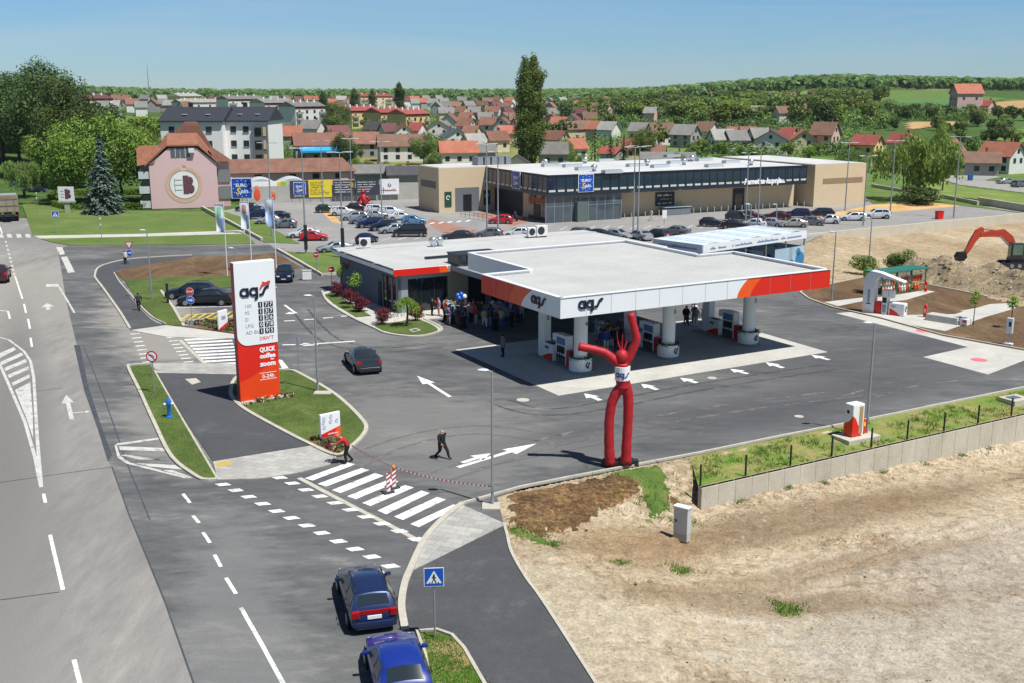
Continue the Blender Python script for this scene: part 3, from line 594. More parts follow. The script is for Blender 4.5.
def stones():
    m = MB(); R = random.Random(3)
    for i in range(4500):
        k = R.random()
        if k < .45: t = R.uniform(0, .95); p = W0.to_2d()+WD*(WL*.75*t)+WNn*(.3+abs(R.gauss(0, 1.2)))
        else: p = G(R.uniform(515, 1040), R.uniform(500, 700)).to_2d()
        if (p-PA).dot(PN) < .3: continue
        s = .02+.07*R.random()**3+(.12*R.random() if R.random() < .05 else 0); z = dirt_z(p.x, p.y)
        vs = [(p.x+s*R.uniform(.6, 1.2)*a, p.y+s*R.uniform(.6, 1.2)*b, z+s*c*R.uniform(.5, 1)) for a, b, c in ((1, 0, 0), (0, 1, 0), (-1, 0, 0), (0, -1, 0), (0, 0, 1), (0, 0, -1))]
        m.add(vs, [(0, 1, 4), (1, 2, 4), (2, 3, 4), (3, 0, 4), (1, 0, 5), (2, 1, 5), (3, 2, 5), (0, 3, 5)], pale if R.random() < .45 else dirt_mat)
    return tag(m.build('gravel'), kind='stuff')
stones()
def tuft_mb(pts, mat, h=.12, n=14, R=random.Random(5), wd=.02, sp=.15):
    m = MB()
    for p in pts:
        for i in range(n):
            x = p[0]+R.gauss(0, sp); y = p[1]+R.gauss(0, sp); z = p[2]; a = R.uniform(0, 6.3); l = h*R.uniform(.5, 1.3); dx, dy = math.cos(a)*wd, math.sin(a)*wd; b = R.uniform(-.6, .6)*l; c = R.uniform(-.6, .6)*l
            m.add([(x-dx, y-dy, z), (x+dx, y+dy, z), (x+b, y+c, z+l)], [(0, 1, 2)], mat)
    return m
blade = leaf_mat('grass_blade', '5f7a34', .35, 0, .2)
R_ = random.Random(8); pts = []
for (x, y, n_, s_) in ((640, 480, 90, 1.2), (660, 492, 60, .8), (790, 577, 45, .35), (683, 546, 25, .25), (530, 530, 50, .5), (556, 541, 12, .2), (620, 548, 10, .2)):
    c = G(x, y)
    for i in range(n_): q = (c.x+R_.gauss(0, s_*1.4), c.y+R_.gauss(0, s_)); pts.append((*q, dirt_z(*q)))
for i in range(900):
    t = R_.random(); f = R_.uniform(.1, .95); A = G(690, 457).to_2d().lerp(G(1110, 371).to_2d(), t); B = W0.to_2d().lerp(W0.to_2d()+WD*WL, t); q = A.lerp(B, f)
    if noise.noise((q.x*.5, q.y*.5, 4)) > -.12: pts.append((q.x, q.y, (WT-.08)*f))
for s_ in (2.5, 6.2, 9, 14, 17.5, 21, 23.5):
    for i in range(7): q = W0.to_2d()+WD*(s_+R_.gauss(0, .15))+WNn*(.35+abs(R_.gauss(0, .15))); pts.append((q.x, q.y, dirt_z(q.x, q.y)))
tag(tuft_mb(pts, blade, .16, 12).build('grass'), kind='stuff')
pts = []
for poly, n_ in (([(128.7, 368), (150, 364.5), (217, 478.5), (196, 476), (155, 424)], 260), (isl, 420), ([(418, 633), (452, 637), (489, 695), (431, 695)], 260)):
    P_ = [tuple(G(*p)[:2]) for p in poly]; xs = [p[0] for p in P_]; ys = [p[1] for p in P_]; k = 0
    while k < n_:
        q = (R_.uniform(min(xs), max(xs)), R_.uniform(min(ys), max(ys)))
        if inpoly(q, P_): pts.append((*q, .085)); k += 1
tag(tuft_mb(pts, blade, .05, 16, sp=.2).build('grass'), kind='stuff')
BW0, BW1 = G(795, 235, .35), G(1030, 212.5, .35)
def field_z(x, y):
    q = G(940, 268)
    z = -1.1+.2*noise.noise((x*.08, y*.08, 3))
    d = (Vector((x, y))-G(863, 278).to_2d()); e = (G(1024, 305)-G(863, 278)).to_2d().normalized(); n = Vector((-e.y, e.x)); n = n if n.y > 0 else -n
    h = d.dot(n); s = d.dot(e)
    z = -.1*(1-sst(0, 4, h))+z*sst(0, 4, h)
    z = -.08+(z+.08)*sst(0, 9, x-(G(838, 285).x+(y-G(838, 285).y)*(G(815, 232).x-G(838, 285).x)/(G(815, 232).y-G(838, 285).y)))
    m = math.exp(-((h-7.2-1.5*math.sin(s*.2))/4.2)**2)*sst(-3, 2, s)
    z += m*(2.9+1.6*noise.noise((x*.3, y*.3, 7))+.5*noise.noise((x*.9, y*.9, 8))+.3*noise.noise((x*2, y*2, 9)))
    return z
fp = [tuple(G(*p)[:2]) for p in ((760, 230.5), (1120, 205), (1150, 330), (1024, 307), (923, 284.5), (863, 276), (800, 293), (760, 275))]
struct(grid('building_site', 28, 118, 95, 196, .8, field_z, field_dirt, lambda x, y: inpoly((x, y), fp)))
def mound():
    e = (G(1024, 305)-G(863, 278)).to_2d().normalized(); n = Vector((-e.y, e.x)); n = n if n.y > 0 else -n; o = G(863, 278).to_2d()
    def keep(x, y):
        d = Vector((x, y))-o; h = d.dot(n); s = d.dot(e); return 1.6+.8*noise.noise((x*.6, y*.6, 2)) < h < 12.5+1.5*noise.noise((x*.5, y*.5, 1)) and s > -1
    return grid('spoil_heap', 35, 90, 95, 150, .35, lambda x, y: field_z(x, y)+.04+.12*noise.noise((x*2.2, y*2.2, 4)), rubble_soil, keep)
struct(mound())
def clods():
    m = MB(); R = random.Random(9); e = (G(1024, 305)-G(863, 278)).to_2d().normalized(); n = Vector((-e.y, e.x)); n = n if n.y > 0 else -n; o = G(863, 278).to_2d()
    for i in range(1100):
        p = o+e*R.uniform(0, 42)+n*R.gauss(6.5, 2.8); s = .08+.3*R.random()**2.5; z = field_z(p.x, p.y)+.03
        vs = [(p.x+s*R.uniform(.5, 1.3)*a, p.y+s*R.uniform(.5, 1.3)*b, z+s*c*R.uniform(.4, 1)) for a, b, c in ((1, 0, 0), (0, 1, 0), (-1, 0, 0), (0, -1, 0), (0, 0, 1), (0, 0, -1))]
        m.add(vs, [(0, 1, 4), (1, 2, 4), (2, 3, 4), (3, 0, 4), (1, 0, 5), (2, 1, 5), (3, 2, 5), (0, 3, 5)], rubble_soil if R.random() < .8 else pale)
    return tag(m.build('rubble'), kind='stuff')
clods()
bw = MB(); strip_mb([BW0, BW1+(BW1-BW0)*.2], .4, .0, M('pale_wall', 'bdb6a4', .85, .12, .6), bw, z0=-1.9)
tag(bw.build('parking_wall'), 'low pale concrete wall holding up the parking above the building site', 'wall')
white_metal = M('white_metal', 'e6e8ea', .35, .03, .5, spec=.5)
white_paint = M('white_paint', 'e2e3e2', .4, .04, 1)
red_panel = M('red_panel', 'd8271c', .35, .05, .6); orange_panel = M('orange_panel', 'f0591f', .35, .05, .6); deep_red = M('deep_red', 'b81e22', .35, .05, .6)
ink = M('ink', '1b2038', .4, 0); dark_metal = M('dark_metal', '2a2c30', .45, .1); grey_metal = M('grey_metal', '8d9297', .4, .06, 2, metal=.4)
steel = M('steel', 'a7acb0', .35, .06, 2, metal=.6); black_mat = M('black_mat', '15161a', .6, .1); slate = M('slate', '586370', .7, .06, 1)
slate_l = M('slate_light', '8b929a', .6, .05, 1); roof_white = M('roof_white', 'b4b4b1', .7, .12, .35); roof_ribs = M('roof_ribs', 'b9b9b4', .6, .1, .25)
glass_dark = M('glass_dark', '1a2228', .06, 0, spec=.8); glass_blue = M('glass_blue', '1b2d44', .05, .12, .4, spec=.9)
concrete_grey = M('concrete_grey', '8f9190', .85, .1, 1.5, bump=.1); leaf_strip = M('leaf_strip', '3d5c22', .8, .3, 4)
red_letter = M('red_letter', 'd23a30', .4, 0); grey_letter = M('grey_letter', '9a9ea3', .4, 0); white_letter = M('white_letter', 'f2f2f2', .4, 0)
CZ0, CZ1 = 5.25, 6.7; FU = 25.4
CN = Fr(G(560.5, 298.3, CZ1), ST.yaw); CO = CN.o-ST.o; CDU = CO.x*ST.c+CO.y*ST.s; CDV = -CO.x*ST.s+CO.y*ST.c
can = empty('station_canopy', CN.o, CN.yaw, 'large white flat canopy with red and orange fascia ends over the fuel pumps', 'canopy')
m = MB()
for b in ((0.12, FU-.12, .12, 11.5), (4.55, 21.4, 11.5, 22.4)):
    m.box(((b[0]+b[1])/2, (b[2]+b[3])/2, (CZ0+.12+CZ1-.22)/2), (b[1]-b[0], b[3]-b[2]+.002, CZ1-.22-CZ0-.12), roof_ribs)
u = .5
while u < FU-.2:
    v1 = 22.3 if 4.7 < u < 21.3 else 11.45
    m.box((u, (.15+v1)/2, CZ1-.218), (.05, v1-.15, .018), roof_ribs); u += .5
for v in (4, 8, 11.8, 15, 19): m.box((12.9, v, CZ1-.215), (16 if v > 11.4 else 25, .12, .025), roof_ribs)
m.build('roof_deck', parent=can)
m = MB()
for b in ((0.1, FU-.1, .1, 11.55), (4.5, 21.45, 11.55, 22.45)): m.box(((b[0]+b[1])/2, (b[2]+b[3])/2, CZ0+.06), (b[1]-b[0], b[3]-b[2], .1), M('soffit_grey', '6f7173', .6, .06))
m.build('soffit', parent=can)
Tk = .12
def fpoly(face, poly, mat, name='fascia', c=0.0):
    "poly of (s, z) along a face; front: s = u; left: s = v; right: s = v"
    mb = MB(); n = len(poly)
    f = {'front': lambda s, z, d: (s, d, z), 'left': lambda s, z, d: (d, s, z), 'right': lambda s, z, d: (FU-d, s, z)}[face]
    vs = [f(s, z, 0) for s, z in poly]+[f(s, z, Tk) for s, z in poly]
    fs = [tuple(range(n)), tuple(range(2*n-1, n-1, -1))]+[(i, n+i, n+(i+1) % n, (i+1) % n) for i in range(n)]
    mb.add(vs, fs, mat); o = mb.build(name, parent=can)
    bm = bmesh.new(); bm.from_mesh(o.data); bmesh.ops.recalc_face_normals(bm, faces=bm.faces); bm.to_mesh(o.data); bm.free(); return o
def curve(b, t, n=6):
    "boundary from (b, CZ0) to (t, CZ1), bulging"
    return [(b+(t-b)*(i/n)**1.7, CZ0+(CZ1-CZ0)*i/n) for i in range(n+1)]
def su(px, py, z): return CN.uv(px, py, z)[0]
def sv(px, py, z): return CN.uv(px, py, z)[1]
m = MB()
for k in range(1, 12): m.box((FU*k/12, -.004, (CZ0+CZ1)/2), (.02, .012, CZ1-CZ0-.04), slate_l)
for k in range(1, 6): m.box((-.004, 11.5*k/6, (CZ0+CZ1)/2), (.012, .02, CZ1-CZ0-.04), roof_ribs)
m.build('fascia_joint', parent=can)  # thin strips standing for the joints between fascia panels
c1 = curve(su(734, 297.5, CZ0), su(750.5, 278.5, CZ1)); c2 = curve(su(747.5, 296, CZ0), su(765, 277, CZ1))
e0, e1 = [(FU, CZ0), (FU, CZ1)], [(0, CZ0), (0, CZ1)]
fpoly('front', e1[:1]+c1+e1[1:], white_metal); fpoly('front', c1+c2[::-1], orange_panel); fpoly('front', c2+e0[::-1], red_panel)
d1 = curve(5.4, 3.8); d2 = curve(7.3, 6.1); d3 = curve(9.3, 8.4)
fpoly('left', [(Tk, CZ0)]+d1+[(Tk, CZ1)], white_metal); fpoly('left', d1+d2[::-1], orange_panel); fpoly('left', d2+d3[::-1], M('red_orange', 'e03c1d', .35, .05)); fpoly('left', d3+[(11.6, CZ1), (11.6, CZ0)], red_panel)
fpoly('right', [(Tk, CZ0), (11.6, CZ0), (11.6, CZ1), (Tk, CZ1)], white_metal)
m = MB(); zc, zh = (CZ0+CZ1)/2, CZ1-CZ0
m.box((2.25, 11.55, zc), (4.3, .1, zh), white_metal); m.box((23.35, 11.55, zc), (3.9, .1, zh), white_metal)
m.box((4.52, 17.0, zc), (.12, 10.9, zh), white_metal); m.box((21.42, 17.0, zc), (.12, 10.9, zh), white_metal); m.box((12.97, 22.5, zc), (17.0, .1, zh), white_metal)
m.build('fascia', parent=can)
m = MB()
for b in ((FU/2, .12, FU+.06, .34), (.12, 5.75, .34, 11.4), (FU-.12, 5.75, .34, 11.4), (2.2, 11.52, 4.3, .3), (23.4, 11.52, 4.0, .3), (4.55, 17.0, .32, 10.7), (21.4, 17.0, .32, 10.7), (12.97, 22.45, 17.1, .3)): m.box((b[0], b[1], CZ1+.012), (b[2], b[3], .05), white_metal)
m.build('parapet_cap', parent=can)
lg = logo(.62, ink, th=.07); at(lg, 1.75, -.012, CZ0+.52); lg.build('logo', parent=can)
lg = logo(.6, ink, th=.07); at(lg, -.012, 3.6, CZ0+.5, -PI/2); lg.build('logo', parent=can)
col_mark = M('col_mark', '6d7178', .5, 0)
CU = (2.75, 11.3, 19.95)
def cv(u): return 1.35+.05*u
for i, u in enumerate(CU):
    v = cv(u)
    cu, cvv = u-CDU, v-CDV
    m = MB(); m.lathe((cu, cvv, .15), [(.52, 0), (.52, CZ0-.15)], 24, white_paint)
    c = m.build('column', parent=can, smooth=40)
    t = text_mb(str(4-i), .45, col_mark, bold=.01, extrude=.01); at(t, cu+.15, cvv-.55, 3.6); t.build('number', parent=c)
    m = MB(); m.box((cu, cvv+5.2, (.15+CZ0)/2), (.62, .95, CZ0-.15), white_paint)
    c = m.build('column', parent=can, bevel=.04)
    m = MB(); m.box((cu+.02, cvv+4.715, 3.3), (.24, .02, .4), grey_letter)
    m.build('plate', parent=c)
    # island: kerb slab, collar planter, dispenser and the low service unit
    pos = ('left', 'middle', 'right')[i]; near = ('near the canopy logo corner', 'behind the red air dancer', 'under the red fascia end')[i]
    isl_o = empty('pump_island', ST.w(u, v), ST.yaw, f'grey raised kerb slab of the pump row {near}', 'pump island', 'kerbed pump islands under the canopy')
    pl = [(-.85+.85*0, 6.4)]
    poly = [(.95*math.cos(PI+a*PI/10), .95*math.sin(PI+a*PI/10)-.15) for a in range(11)]+[(.95, 6.2), (-.95, 6.2)]
    MB().prism(poly, .0, .16, concrete_grey).build('slab', parent=isl_o, bevel=.03)
    planter = empty('planter', ST.w(u, v, .16), ST.yaw, f'round white planter collar with emblem round the column {near}', 'planter', 'round planters hugging the front columns')
    m = MB(); m.lathe((0, 0, 0), [(.86, 0), (.88, .95), (.8, .96), (.8, .85)], 28, white_paint); m.build('tub', parent=planter, smooth=40)
    R = random.Random(i); m = MB()
    for k in range(260):
        a = R.uniform(0, 2*PI); r = R.uniform(.62, .95); z = .95+R.uniform(-.16, .12) if r > .85 else .92+R.uniform(0, .15); s = .07
        q = Vector((r*math.cos(a), r*math.sin(a), z)); d1_ = Vector((R.gauss(0, 1), R.gauss(0, 1), R.gauss(0, 1))).normalized()*s; d2_ = Vector((R.gauss(0, 1), R.gauss(0, 1), R.gauss(0, 1))).normalized()*s
        m.add([q-d1_, q+d2_, q+d1_, q-d2_], [(0, 1, 2, 3)], leaf_strip)
    m.build('foliage', parent=planter)
    m = MB()
    em = ribbon(arc(0, .5, .2, 50, 300, 16), .09, ink, .02); em.merge(ribbon([(-.05, .45), (.05, .55), (.2, .62)], .08, ink, .021)); em.merge(ribbon([(-.2, .38), (-.02, .4), (.1, .5)], .07, ink, .022))
    R_z = Matrix.Rotation(math.radians(8), 4, 'Z'); em.xf(R_z @ Matrix.Translation((0, -.885, 0))); em.build('emblem', parent=planter)
    dp = empty('fuel_dispenser', ST.w(u-.05, v+2.2, .16), ST.yaw, f'white fuel dispenser with screen and hoses {near}', 'fuel pump', 'fuel dispensers on the pump islands')
    m = MB(); m.box((0, 0, 1.15), (.62, 1.5, 2.3), white_paint); m.build('cabinet', parent=dp, bevel=.05)
    m = MB(); m.box((-.02, 1.0, 1.95), (.55, .5, .55), white_paint); m.box((-.02, 1.26, 1.95), (.35, .04, .35), black_mat); m.build('camera_box', parent=dp, bevel=.03)
    m = MB()
    for s in (-1, 1): m.box((s*.315, 0, 1.8), (.02, 1.2, .55), M('pump_screen', '5d7fa8', .2, .1)); 
    m.build('screen', parent=dp)
    m = MB()
    for s in (-1, 1): m.box((s*.315, 0, 1.15), (.03, 1.1, .55), dark_metal)
    m.build('nozzle_tray', parent=dp)
    for s in (-1, 1):
        for k in range(3): MB().tube([(s*.36, -.36+.36*k, 1.3), (s*.42, -.33+.36*k, .9), (s*.42, -.3+.36*k, .55), (s*.36, -.26+.36*k, .5), (s*.34, -.2+.36*k, 1.2)], .025, 6, black_mat).build('hose', parent=dp)
    m = MB(); m.box((0, 0, .35), (.66, 1.3, .7), M('pump_lower', '474a50', .5, .1)); m.build('plinth', parent=dp)
    MB().box((0, -1.05, .62), (.7, .5, 1.24), deep_red).build('side_bin', parent=dp, bevel=.04)
    su_ = empty('service_unit', ST.w(u-.05, v+4.05, .16), ST.yaw, f'low white service counter with red wave and small logo {near}', 'service unit', 'low service counters on the pump islands')
    m = MB(); m.box((0, 0, .62), (.72, 1.5, 1.24), white_paint); m.build('body', parent=su_, bevel=.06)
    m = MB()
    for s in (-1, 1):
        pts = [(s*.366, -.72, .02), (s*.366, .72, .02), (s*.366, .72, .15), (s*.366, .3, .32), (s*.366, -.2, .5), (s*.366, -.72, .58)]
        m.add(pts, [tuple(range(6)) if s > 0 else tuple(range(5, -1, -1))], red_panel)
    m.build('wave', parent=su_)
    lg = logo(.2, ink, th=.015); at(lg, -.37, .3, .85, -PI/2); lg.build('logo', parent=su_)
    m = MB(); m.box((0, .1, 1.27), (.4, .9, .06), dark_metal); m.build('tray', parent=su_)
SZ = 3.75; SR = 4.4
shop = empty('station_shop', ST.w(-.35, 28.2), ST.yaw, 'long low grey shop with white flat roof and red fascia beside the canopy', 'shop')
LX, LY = 31.0, 15.2
WT_ = .3; wl = MB()
wl.box((WT_/2, 9.6, SZ/2), (WT_, 11.2, SZ), slate); wl.box((LX/2, LY-.15, SZ/2), (LX, .3, SZ), slate); wl.box((LX-.15, LY/2, SZ/2), (.3, LY, SZ), slate)
wl.box((WT_/2, .25, SZ/2), (WT_, .5, SZ), slate_l); wl.box((.5, WT_/2, SZ/2), (1.0, WT_, SZ), slate_l)
wl.box((LX/2, WT_/2, 3.5), (LX, WT_-.02, .5), slate_l); wl.box((WT_/2, 2.3, 3.55), (WT_-.02, 4.0, .4), slate)
for x0, x1 in ((5.2, 7.4), (9.3, 9.9), (15, 19), (25, 31)): wl.box(((x0+x1)/2, WT_/2, SZ/2), (x1-x0, WT_, SZ), M('shop_beige', '8c867a', .8, .06) if x0 < 6 else slate)
wl.build('wall', parent=shop)
fl = MB(); fl.box((LX/2, LY/2, .06), (LX-.5, LY-.5, .12), concrete_grey); fl.build('floor', parent=shop)
for x0, x1 in ((1.0, 5.2), (7.4, 9.3), (9.9, 15), (19, 25)):
    w_ = MB().box(((x0+x1)/2, .14, 1.65), (x1-x0, .04, 3.2), glass_dark).build('window', parent=shop)
    f_ = MB(); n = max(1, round((x1-x0)/1.6))
    for k in range(n+1): f_.box((x0+.04+(x1-x0-.08)*k/n, .1, 1.65), (.07, .1, 3.2), dark_metal)
    f_.build('frame', parent=w_)
w_ = MB().box((.14, 2.3, 1.65), (.04, 3.6, 3.2), glass_dark).build('window', parent=shop)
f_ = MB()
for k in range(4): f_.box((.08, .55+1.15*k, 1.65), (.1, .1, 3.2), slate_l if k % 2 else dark_metal)
f_.build('frame', parent=w_)
MB().box((.02, 4.4, 1.3), (.18, .75, 2.4), black_mat).build('dark_cabinet', parent=shop)
rf = MB(); rf.box((15.2, 7.6, 4.13), (31.8, 16.4, .5), white_metal); rf.build('roof', parent=shop, bevel=.03)
rt = MB(); rt.box((15.2, 7.6, 4.40), (31.6, 16.2, .06), roof_white)
for v in (3.5, 11.2): rt.box((14.9, v, 4.435), (32, .07, .02), roof_ribs)
rt.box((14.9, 13, 4.47), (32, .5, .08), roof_white); rt.build('roof_membrane', parent=shop)
MB().box((-.72, 7.6, 4.36), (.05, 16.45, .12), M('trim_blue', '2c3650', .5, .1)).build('edge_trim', parent=shop)
MB().box((1.65, -.66, 4.06), (4.75, .06, .62), red_panel).build('fascia', parent=shop)
MB().add([(4.03, -.69, 3.75), (5.1, -.69, 3.75), (4.7, -.69, 4.37), (4.03, -.69, 4.37)], [(0, 1, 2, 3)], orange_panel).build('fascia', parent=shop)
MB().box((17.5, -.64, 4.05), (25, .04, .6), slate_l).build('fascia', parent=shop)
lg = logo(.55, ink, red_letter, th=.05); at(lg, -.01, 14.2, 2.5, -PI/2); lg.build('logo', parent=shop)
MB().box((13.4, -3.9, 4.1), (16.2, 6.5, .5), slate_l).build('link_roof', parent=shop)
scn = empty('roof_screen', ST.w(5.2, 27.6, 4.42), ST.yaw, 'dark louvred equipment screen on the shop roof beside the canopy', 'roof screen')
m = MB(); m.box((2.2, 0, 1.0), (4.6, 2.6, .12), dark_metal); m.build('top', parent=scn)
m = MB()
for k in range(6): m.box((.05+.86*k, -1.2, .5), (.3, .12, .95), dark_metal)
m.box((2.2, -1.15, .1), (4.5, .1, .15), dark_metal); m.box((0.02, 0, .5), (.12, 2.4, .95), dark_metal); m.build('louvre', parent=scn)
m = MB(); m.box((2.2, .3, .5), (4.2, .05, .8), white_metal); m.build('backing', parent=scn)
m = MB(); m.box((10, 4.2, .12), (22, .5, .2), dark_metal); tag(m.build('roof_trunking', loc=ST.w(5.2, 27.6, 4.44), rz=ST.yaw), 'long dark cable trunking across the shop roof behind the canopy', 'trunking')
def ac_unit(p, rz, label, s=1.0, zz=0):
    o = empty('air_conditioner', p, rz, label, 'air conditioner', 'rooftop equipment units')
    MB().box((0, 0, .42*s+.1), (.95*s, .4*s, .8*s), M('ac_white', 'd5d6d3', .5, .04)).build('casing', parent=o, bevel=.03)
    m = MB(); m.lathe((0, 0, 0), [(.3*s, 0), (.3*s, .02), (.1*s, .04)], 18, dark_metal); m.xf(Matrix.Translation((-.1*s, -.205*s, .45*s+.1)) @ Matrix.Rotation(PI/2, 4, 'X')); m.build('fan_grille', parent=o)
    m = MB(); m.box((-.35*s, 0, .05), (.08, .5*s, .1), grey_metal); m.box((.35*s, 0, .05), (.08, .5*s, .1), grey_metal); m.build('foot', parent=o)
    return o
p = G(365, 248.5, 4.45); ac_unit(p, .2, 'pale rooftop air conditioner near the left end of the shop roof', 1.25)
for k, (x, y) in enumerate(((433, 246.5), (439.5, 246))):
    p = G(x, y, 4.45); v_ = empty('roof_vent', p, 0, ('left' if k == 0 else 'right')+' one of the two shiny roof vents on the shop roof', 'roof vent', 'round shiny vents on the shop roof')
    MB().lathe((0, 0, 0), [(.25, 0), (.25, .3), (.42, .45), (.45, .7), (.35, .95), (.12, 1.05)], 16, M('bright_steel', 'c9ced2', .25, .05, metal=.8)).build('cowl', parent=v_, smooth=50); MB().lathe((0, 0, -.02), [(.4, 0), (.4, .08)], 12, grey_metal).build('base', parent=v_)
for k, (x, y, s, lb) in enumerate(((541, 237, 1.5, 'tall pale condenser cabinet on the back edge of the shop roof'), (532, 237.5, 1.3, 'small grey condenser beside the tall one on the shop roof'))):
    ac_unit(G(x, y, 4.45), .5, lb, s)
CWZ = 4.6; CW = Fr(G(703, 245, CWZ), math.radians(41))
cw = empty('car_wash', CW.o, CW.yaw, 'open car wash with pale blue translucent roof and glass bay walls', 'car wash')
L_, D_ = CW.uv(829, 233, CWZ)[0], CW.uv(660.5, 237.5, CWZ)[1]
aqua = M('aqua_roof', 'd3e0e4', .25, .1, .6, spec=.5); aqua_wall = M('aqua_wall', 'a9c0cc', .12, .1, .8, spec=.6); aqua_print = M('aqua_print', '2f7fa8', .3, .3, 2)
m = MB(); nb = 5; bw_ = L_/nb
for k in range(nb):
    x0 = k*bw_; P = [(x0+bw_*t, .25*math.sin(PI*t)) for t in [i/8 for i in range(9)]]
    vs = [(x, .15, 4.42+z) for x, z in P]+[(x, D_-.15, 4.42+z) for x, z in P]
    m.add(vs, [(i, i+1, 9+i+1, 9+i) for i in range(8)], aqua)
m.build('roof', parent=cw, smooth=60)
m = MB()
for k in range(nb*3+1): m.box((k*L_/(nb*3), D_/2, 4.44+.23*math.sin(PI*((k % 3)/3))), (.06, D_-.2, .08), white_metal)
m.build('roof_bars', parent=cw)
m = MB(); m.box((L_/2, 0, 4.15), (L_, .1, .9), white_metal); m.box((L_/2, D_, 4.15), (L_, .1, .9), white_metal); m.box((0, D_/2, 4.15), (.1, D_-.1, .9), white_metal); m.box((L_, D_/2, 4.15), (.1, D_-.1, .9), white_metal); m.build('fascia', parent=cw)
blue_letter = M('blue_letter', '5a86b8', .4, 0)
def scrawl(w, h, mat, seed, n=14):
    "a run of letter-like strokes too small to read"
    R = random.Random(seed); m = MB(); x = 0; st = w/n
    for i in range(n):
        if R.random() < .14: x += st; continue
        hh = h*R.choice((.6, .6, .6, 1)); ribbon([(x, 0), (x+st*.12, hh)], st*.28, mat, .015, m); ribbon([(x, hh*.55), (x+st*.65, hh*.5), (x+st*.65, 0)], st*.25, mat, .014, m); x += st
    return m
a = scrawl(3.2, .32, M('grey_blue', '6f7f92', .4, 0), 1); at(a, 1.0, -.06, 3.98); b = scrawl(3.6, .32, blue_letter, 2); at(b, 5.0, -.06, 3.98); a.merge(b)
c = scrawl(4, .32, blue_letter, 3); at(c, L_-9.5, -.06, 3.98); a.merge(c); c = scrawl(4, .32, blue_letter, 4); at(c, L_-5, -.06, 3.98); a.merge(c)
c = scrawl(3.5, .32, M('grey_blue', '6f7f92', .4, 0), 5); at(c, -.06, D_-1, 3.98, -PI/2); a.merge(c); c = scrawl(3.5, .32, blue_letter, 6); at(c, -.06, 4.2, 3.98, -PI/2); a.merge(c); a.build('lettering', parent=cw)
for k in range(nb+1):
    for v in (.15, D_-.15): MB().box((min(max(k*bw_, .1), L_-.1), v, 1.9), (.14, .14, 3.8), steel).build('post', parent=cw)
for k in range(nb+1):
    p_ = MB().box((min(max(k*bw_, .1), L_-.1), D_/2, 1.55), (.05, D_-1.0, 2.5), aqua_wall).build('bay_panel', parent=cw)
    m = MB(); R = random.Random(k)
    for s in (-1, 1):
        for j in range(4):
            c_ = (min(max(k*bw_, .1), L_-.1)+s*.03, R.uniform(1.5, D_-1.5), R.uniform(.8, 2.2)); r = R.uniform(.3, .6)
            m.add([(c_[0], c_[1]+r*math.cos(a*PI/6), c_[2]+r*math.sin(a*PI/6)) for a in range(12)], [tuple(range(12)) if s > 0 else tuple(range(11, -1, -1))], aqua_print)
    m.build('print', parent=p_)
p_ = MB().box((L_/2, D_-.3, 1.3), (L_-.4, .06, 2.0), aqua_wall).build('back_panel', parent=cw)
m = MB(); m.box((L_*.78, .1, 1.55), (bw_*.9, .05, 2.6), aqua_wall); m.box((L_-bw_*.42, .1, 1.55), (bw_*.8, .05, 2.6), aqua_wall); m.build('glass_wall', parent=cw)
m = MB()
for x, z, r in ((L_-bw_*.25, 1.3, .9), (L_-bw_*.7, .9, .55), (L_-bw_*1.5, .9, .6), (L_-bw_*.35, 2.2, .45)):
    m.add([(x+r*math.cos(a*PI/8), .06, z+r*math.sin(a*PI/8)) for a in range(16)], [tuple(range(16))], aqua_print)
m.build('print', parent=cw)
m = MB(); m.box((L_*.62, D_*.5, 1.2), (2.0, 2.6, 2.4), slate_l); m.build('plant_room', parent=cw)
gp0 = G(864, 311, .07); gp1 = G(900, 315, .07); gd = (gp1-gp0); ga = math.atan2(gd.y, gd.x)-.1
gp = empty('gas_point', gp0, ga, 'white arched gas filling point with red base on the garden edge', 'gas pump')
pf = [(0, 0), (-.05, 2.2), (.0, 3.3), (.25, 3.95), (.8, 4.3), (2.0, 4.2), (5.2, 3.5), (5.2, 3.38), (2.6, 3.75), (1.75, 3.7), (1.5, 3.3), (1.42, 2.4), (1.5, 0)]
m = MB(); n = len(pf); vs = [(x, -.5, z) for x, z in pf]+[(x, .5, z) for x, z in pf]
m.add(vs, [(0, 1, 2, 3, 4, 9, 10, 11, 12), (4, 5, 6, 7, 8, 9), (n+12, n+11, n+10, n+9, n+4, n+3, n+2, n+1, n), (n+9, n+8, n+7, n+6, n+5, n+4)]+[(i, n+i, n+(i+1) % n, (i+1) % n) for i in range(n)], white_paint)
o = m.build('arch', parent=gp)
bm = bmesh.new(); bm.from_mesh(o.data); bmesh.ops.recalc_face_normals(bm, faces=bm.faces); bm.to_mesh(o.data); bm.free()
m = MB(); m.box((2.0, 0, .6), (.75, .75, 1.2), red_panel); m.build('red_bin', parent=gp, bevel=.04)
m = MB(); m.box((2.85, 0, 1.25), (.75, .8, 2.5), white_paint); m.box((3.6, -.02, 2.1), (.7, .6, .8), white_paint); m.build('dispenser', parent=gp, bevel=.05)
m = MB(); m.box((2.85, -.41, 1.45), (.55, .03, .55), dark_metal); m.box((2.85, -.41, .6), (.5, .03, .8), grey_metal); m.build('nozzle_tray', parent=gp)
m = MB(); m.box((4.5, 0, .65), (2.1, .85, 1.3), white_paint); m.build('counter', parent=gp, bevel=.08)
MB().add([(3.6, -.435, .02), (5.1, -.435, .02), (4.6, -.435, .35), (3.9, -.435, .65), (3.6, -.435, .7)], [(0, 1, 2, 3, 4)], red_panel).build('wave', parent=gp)
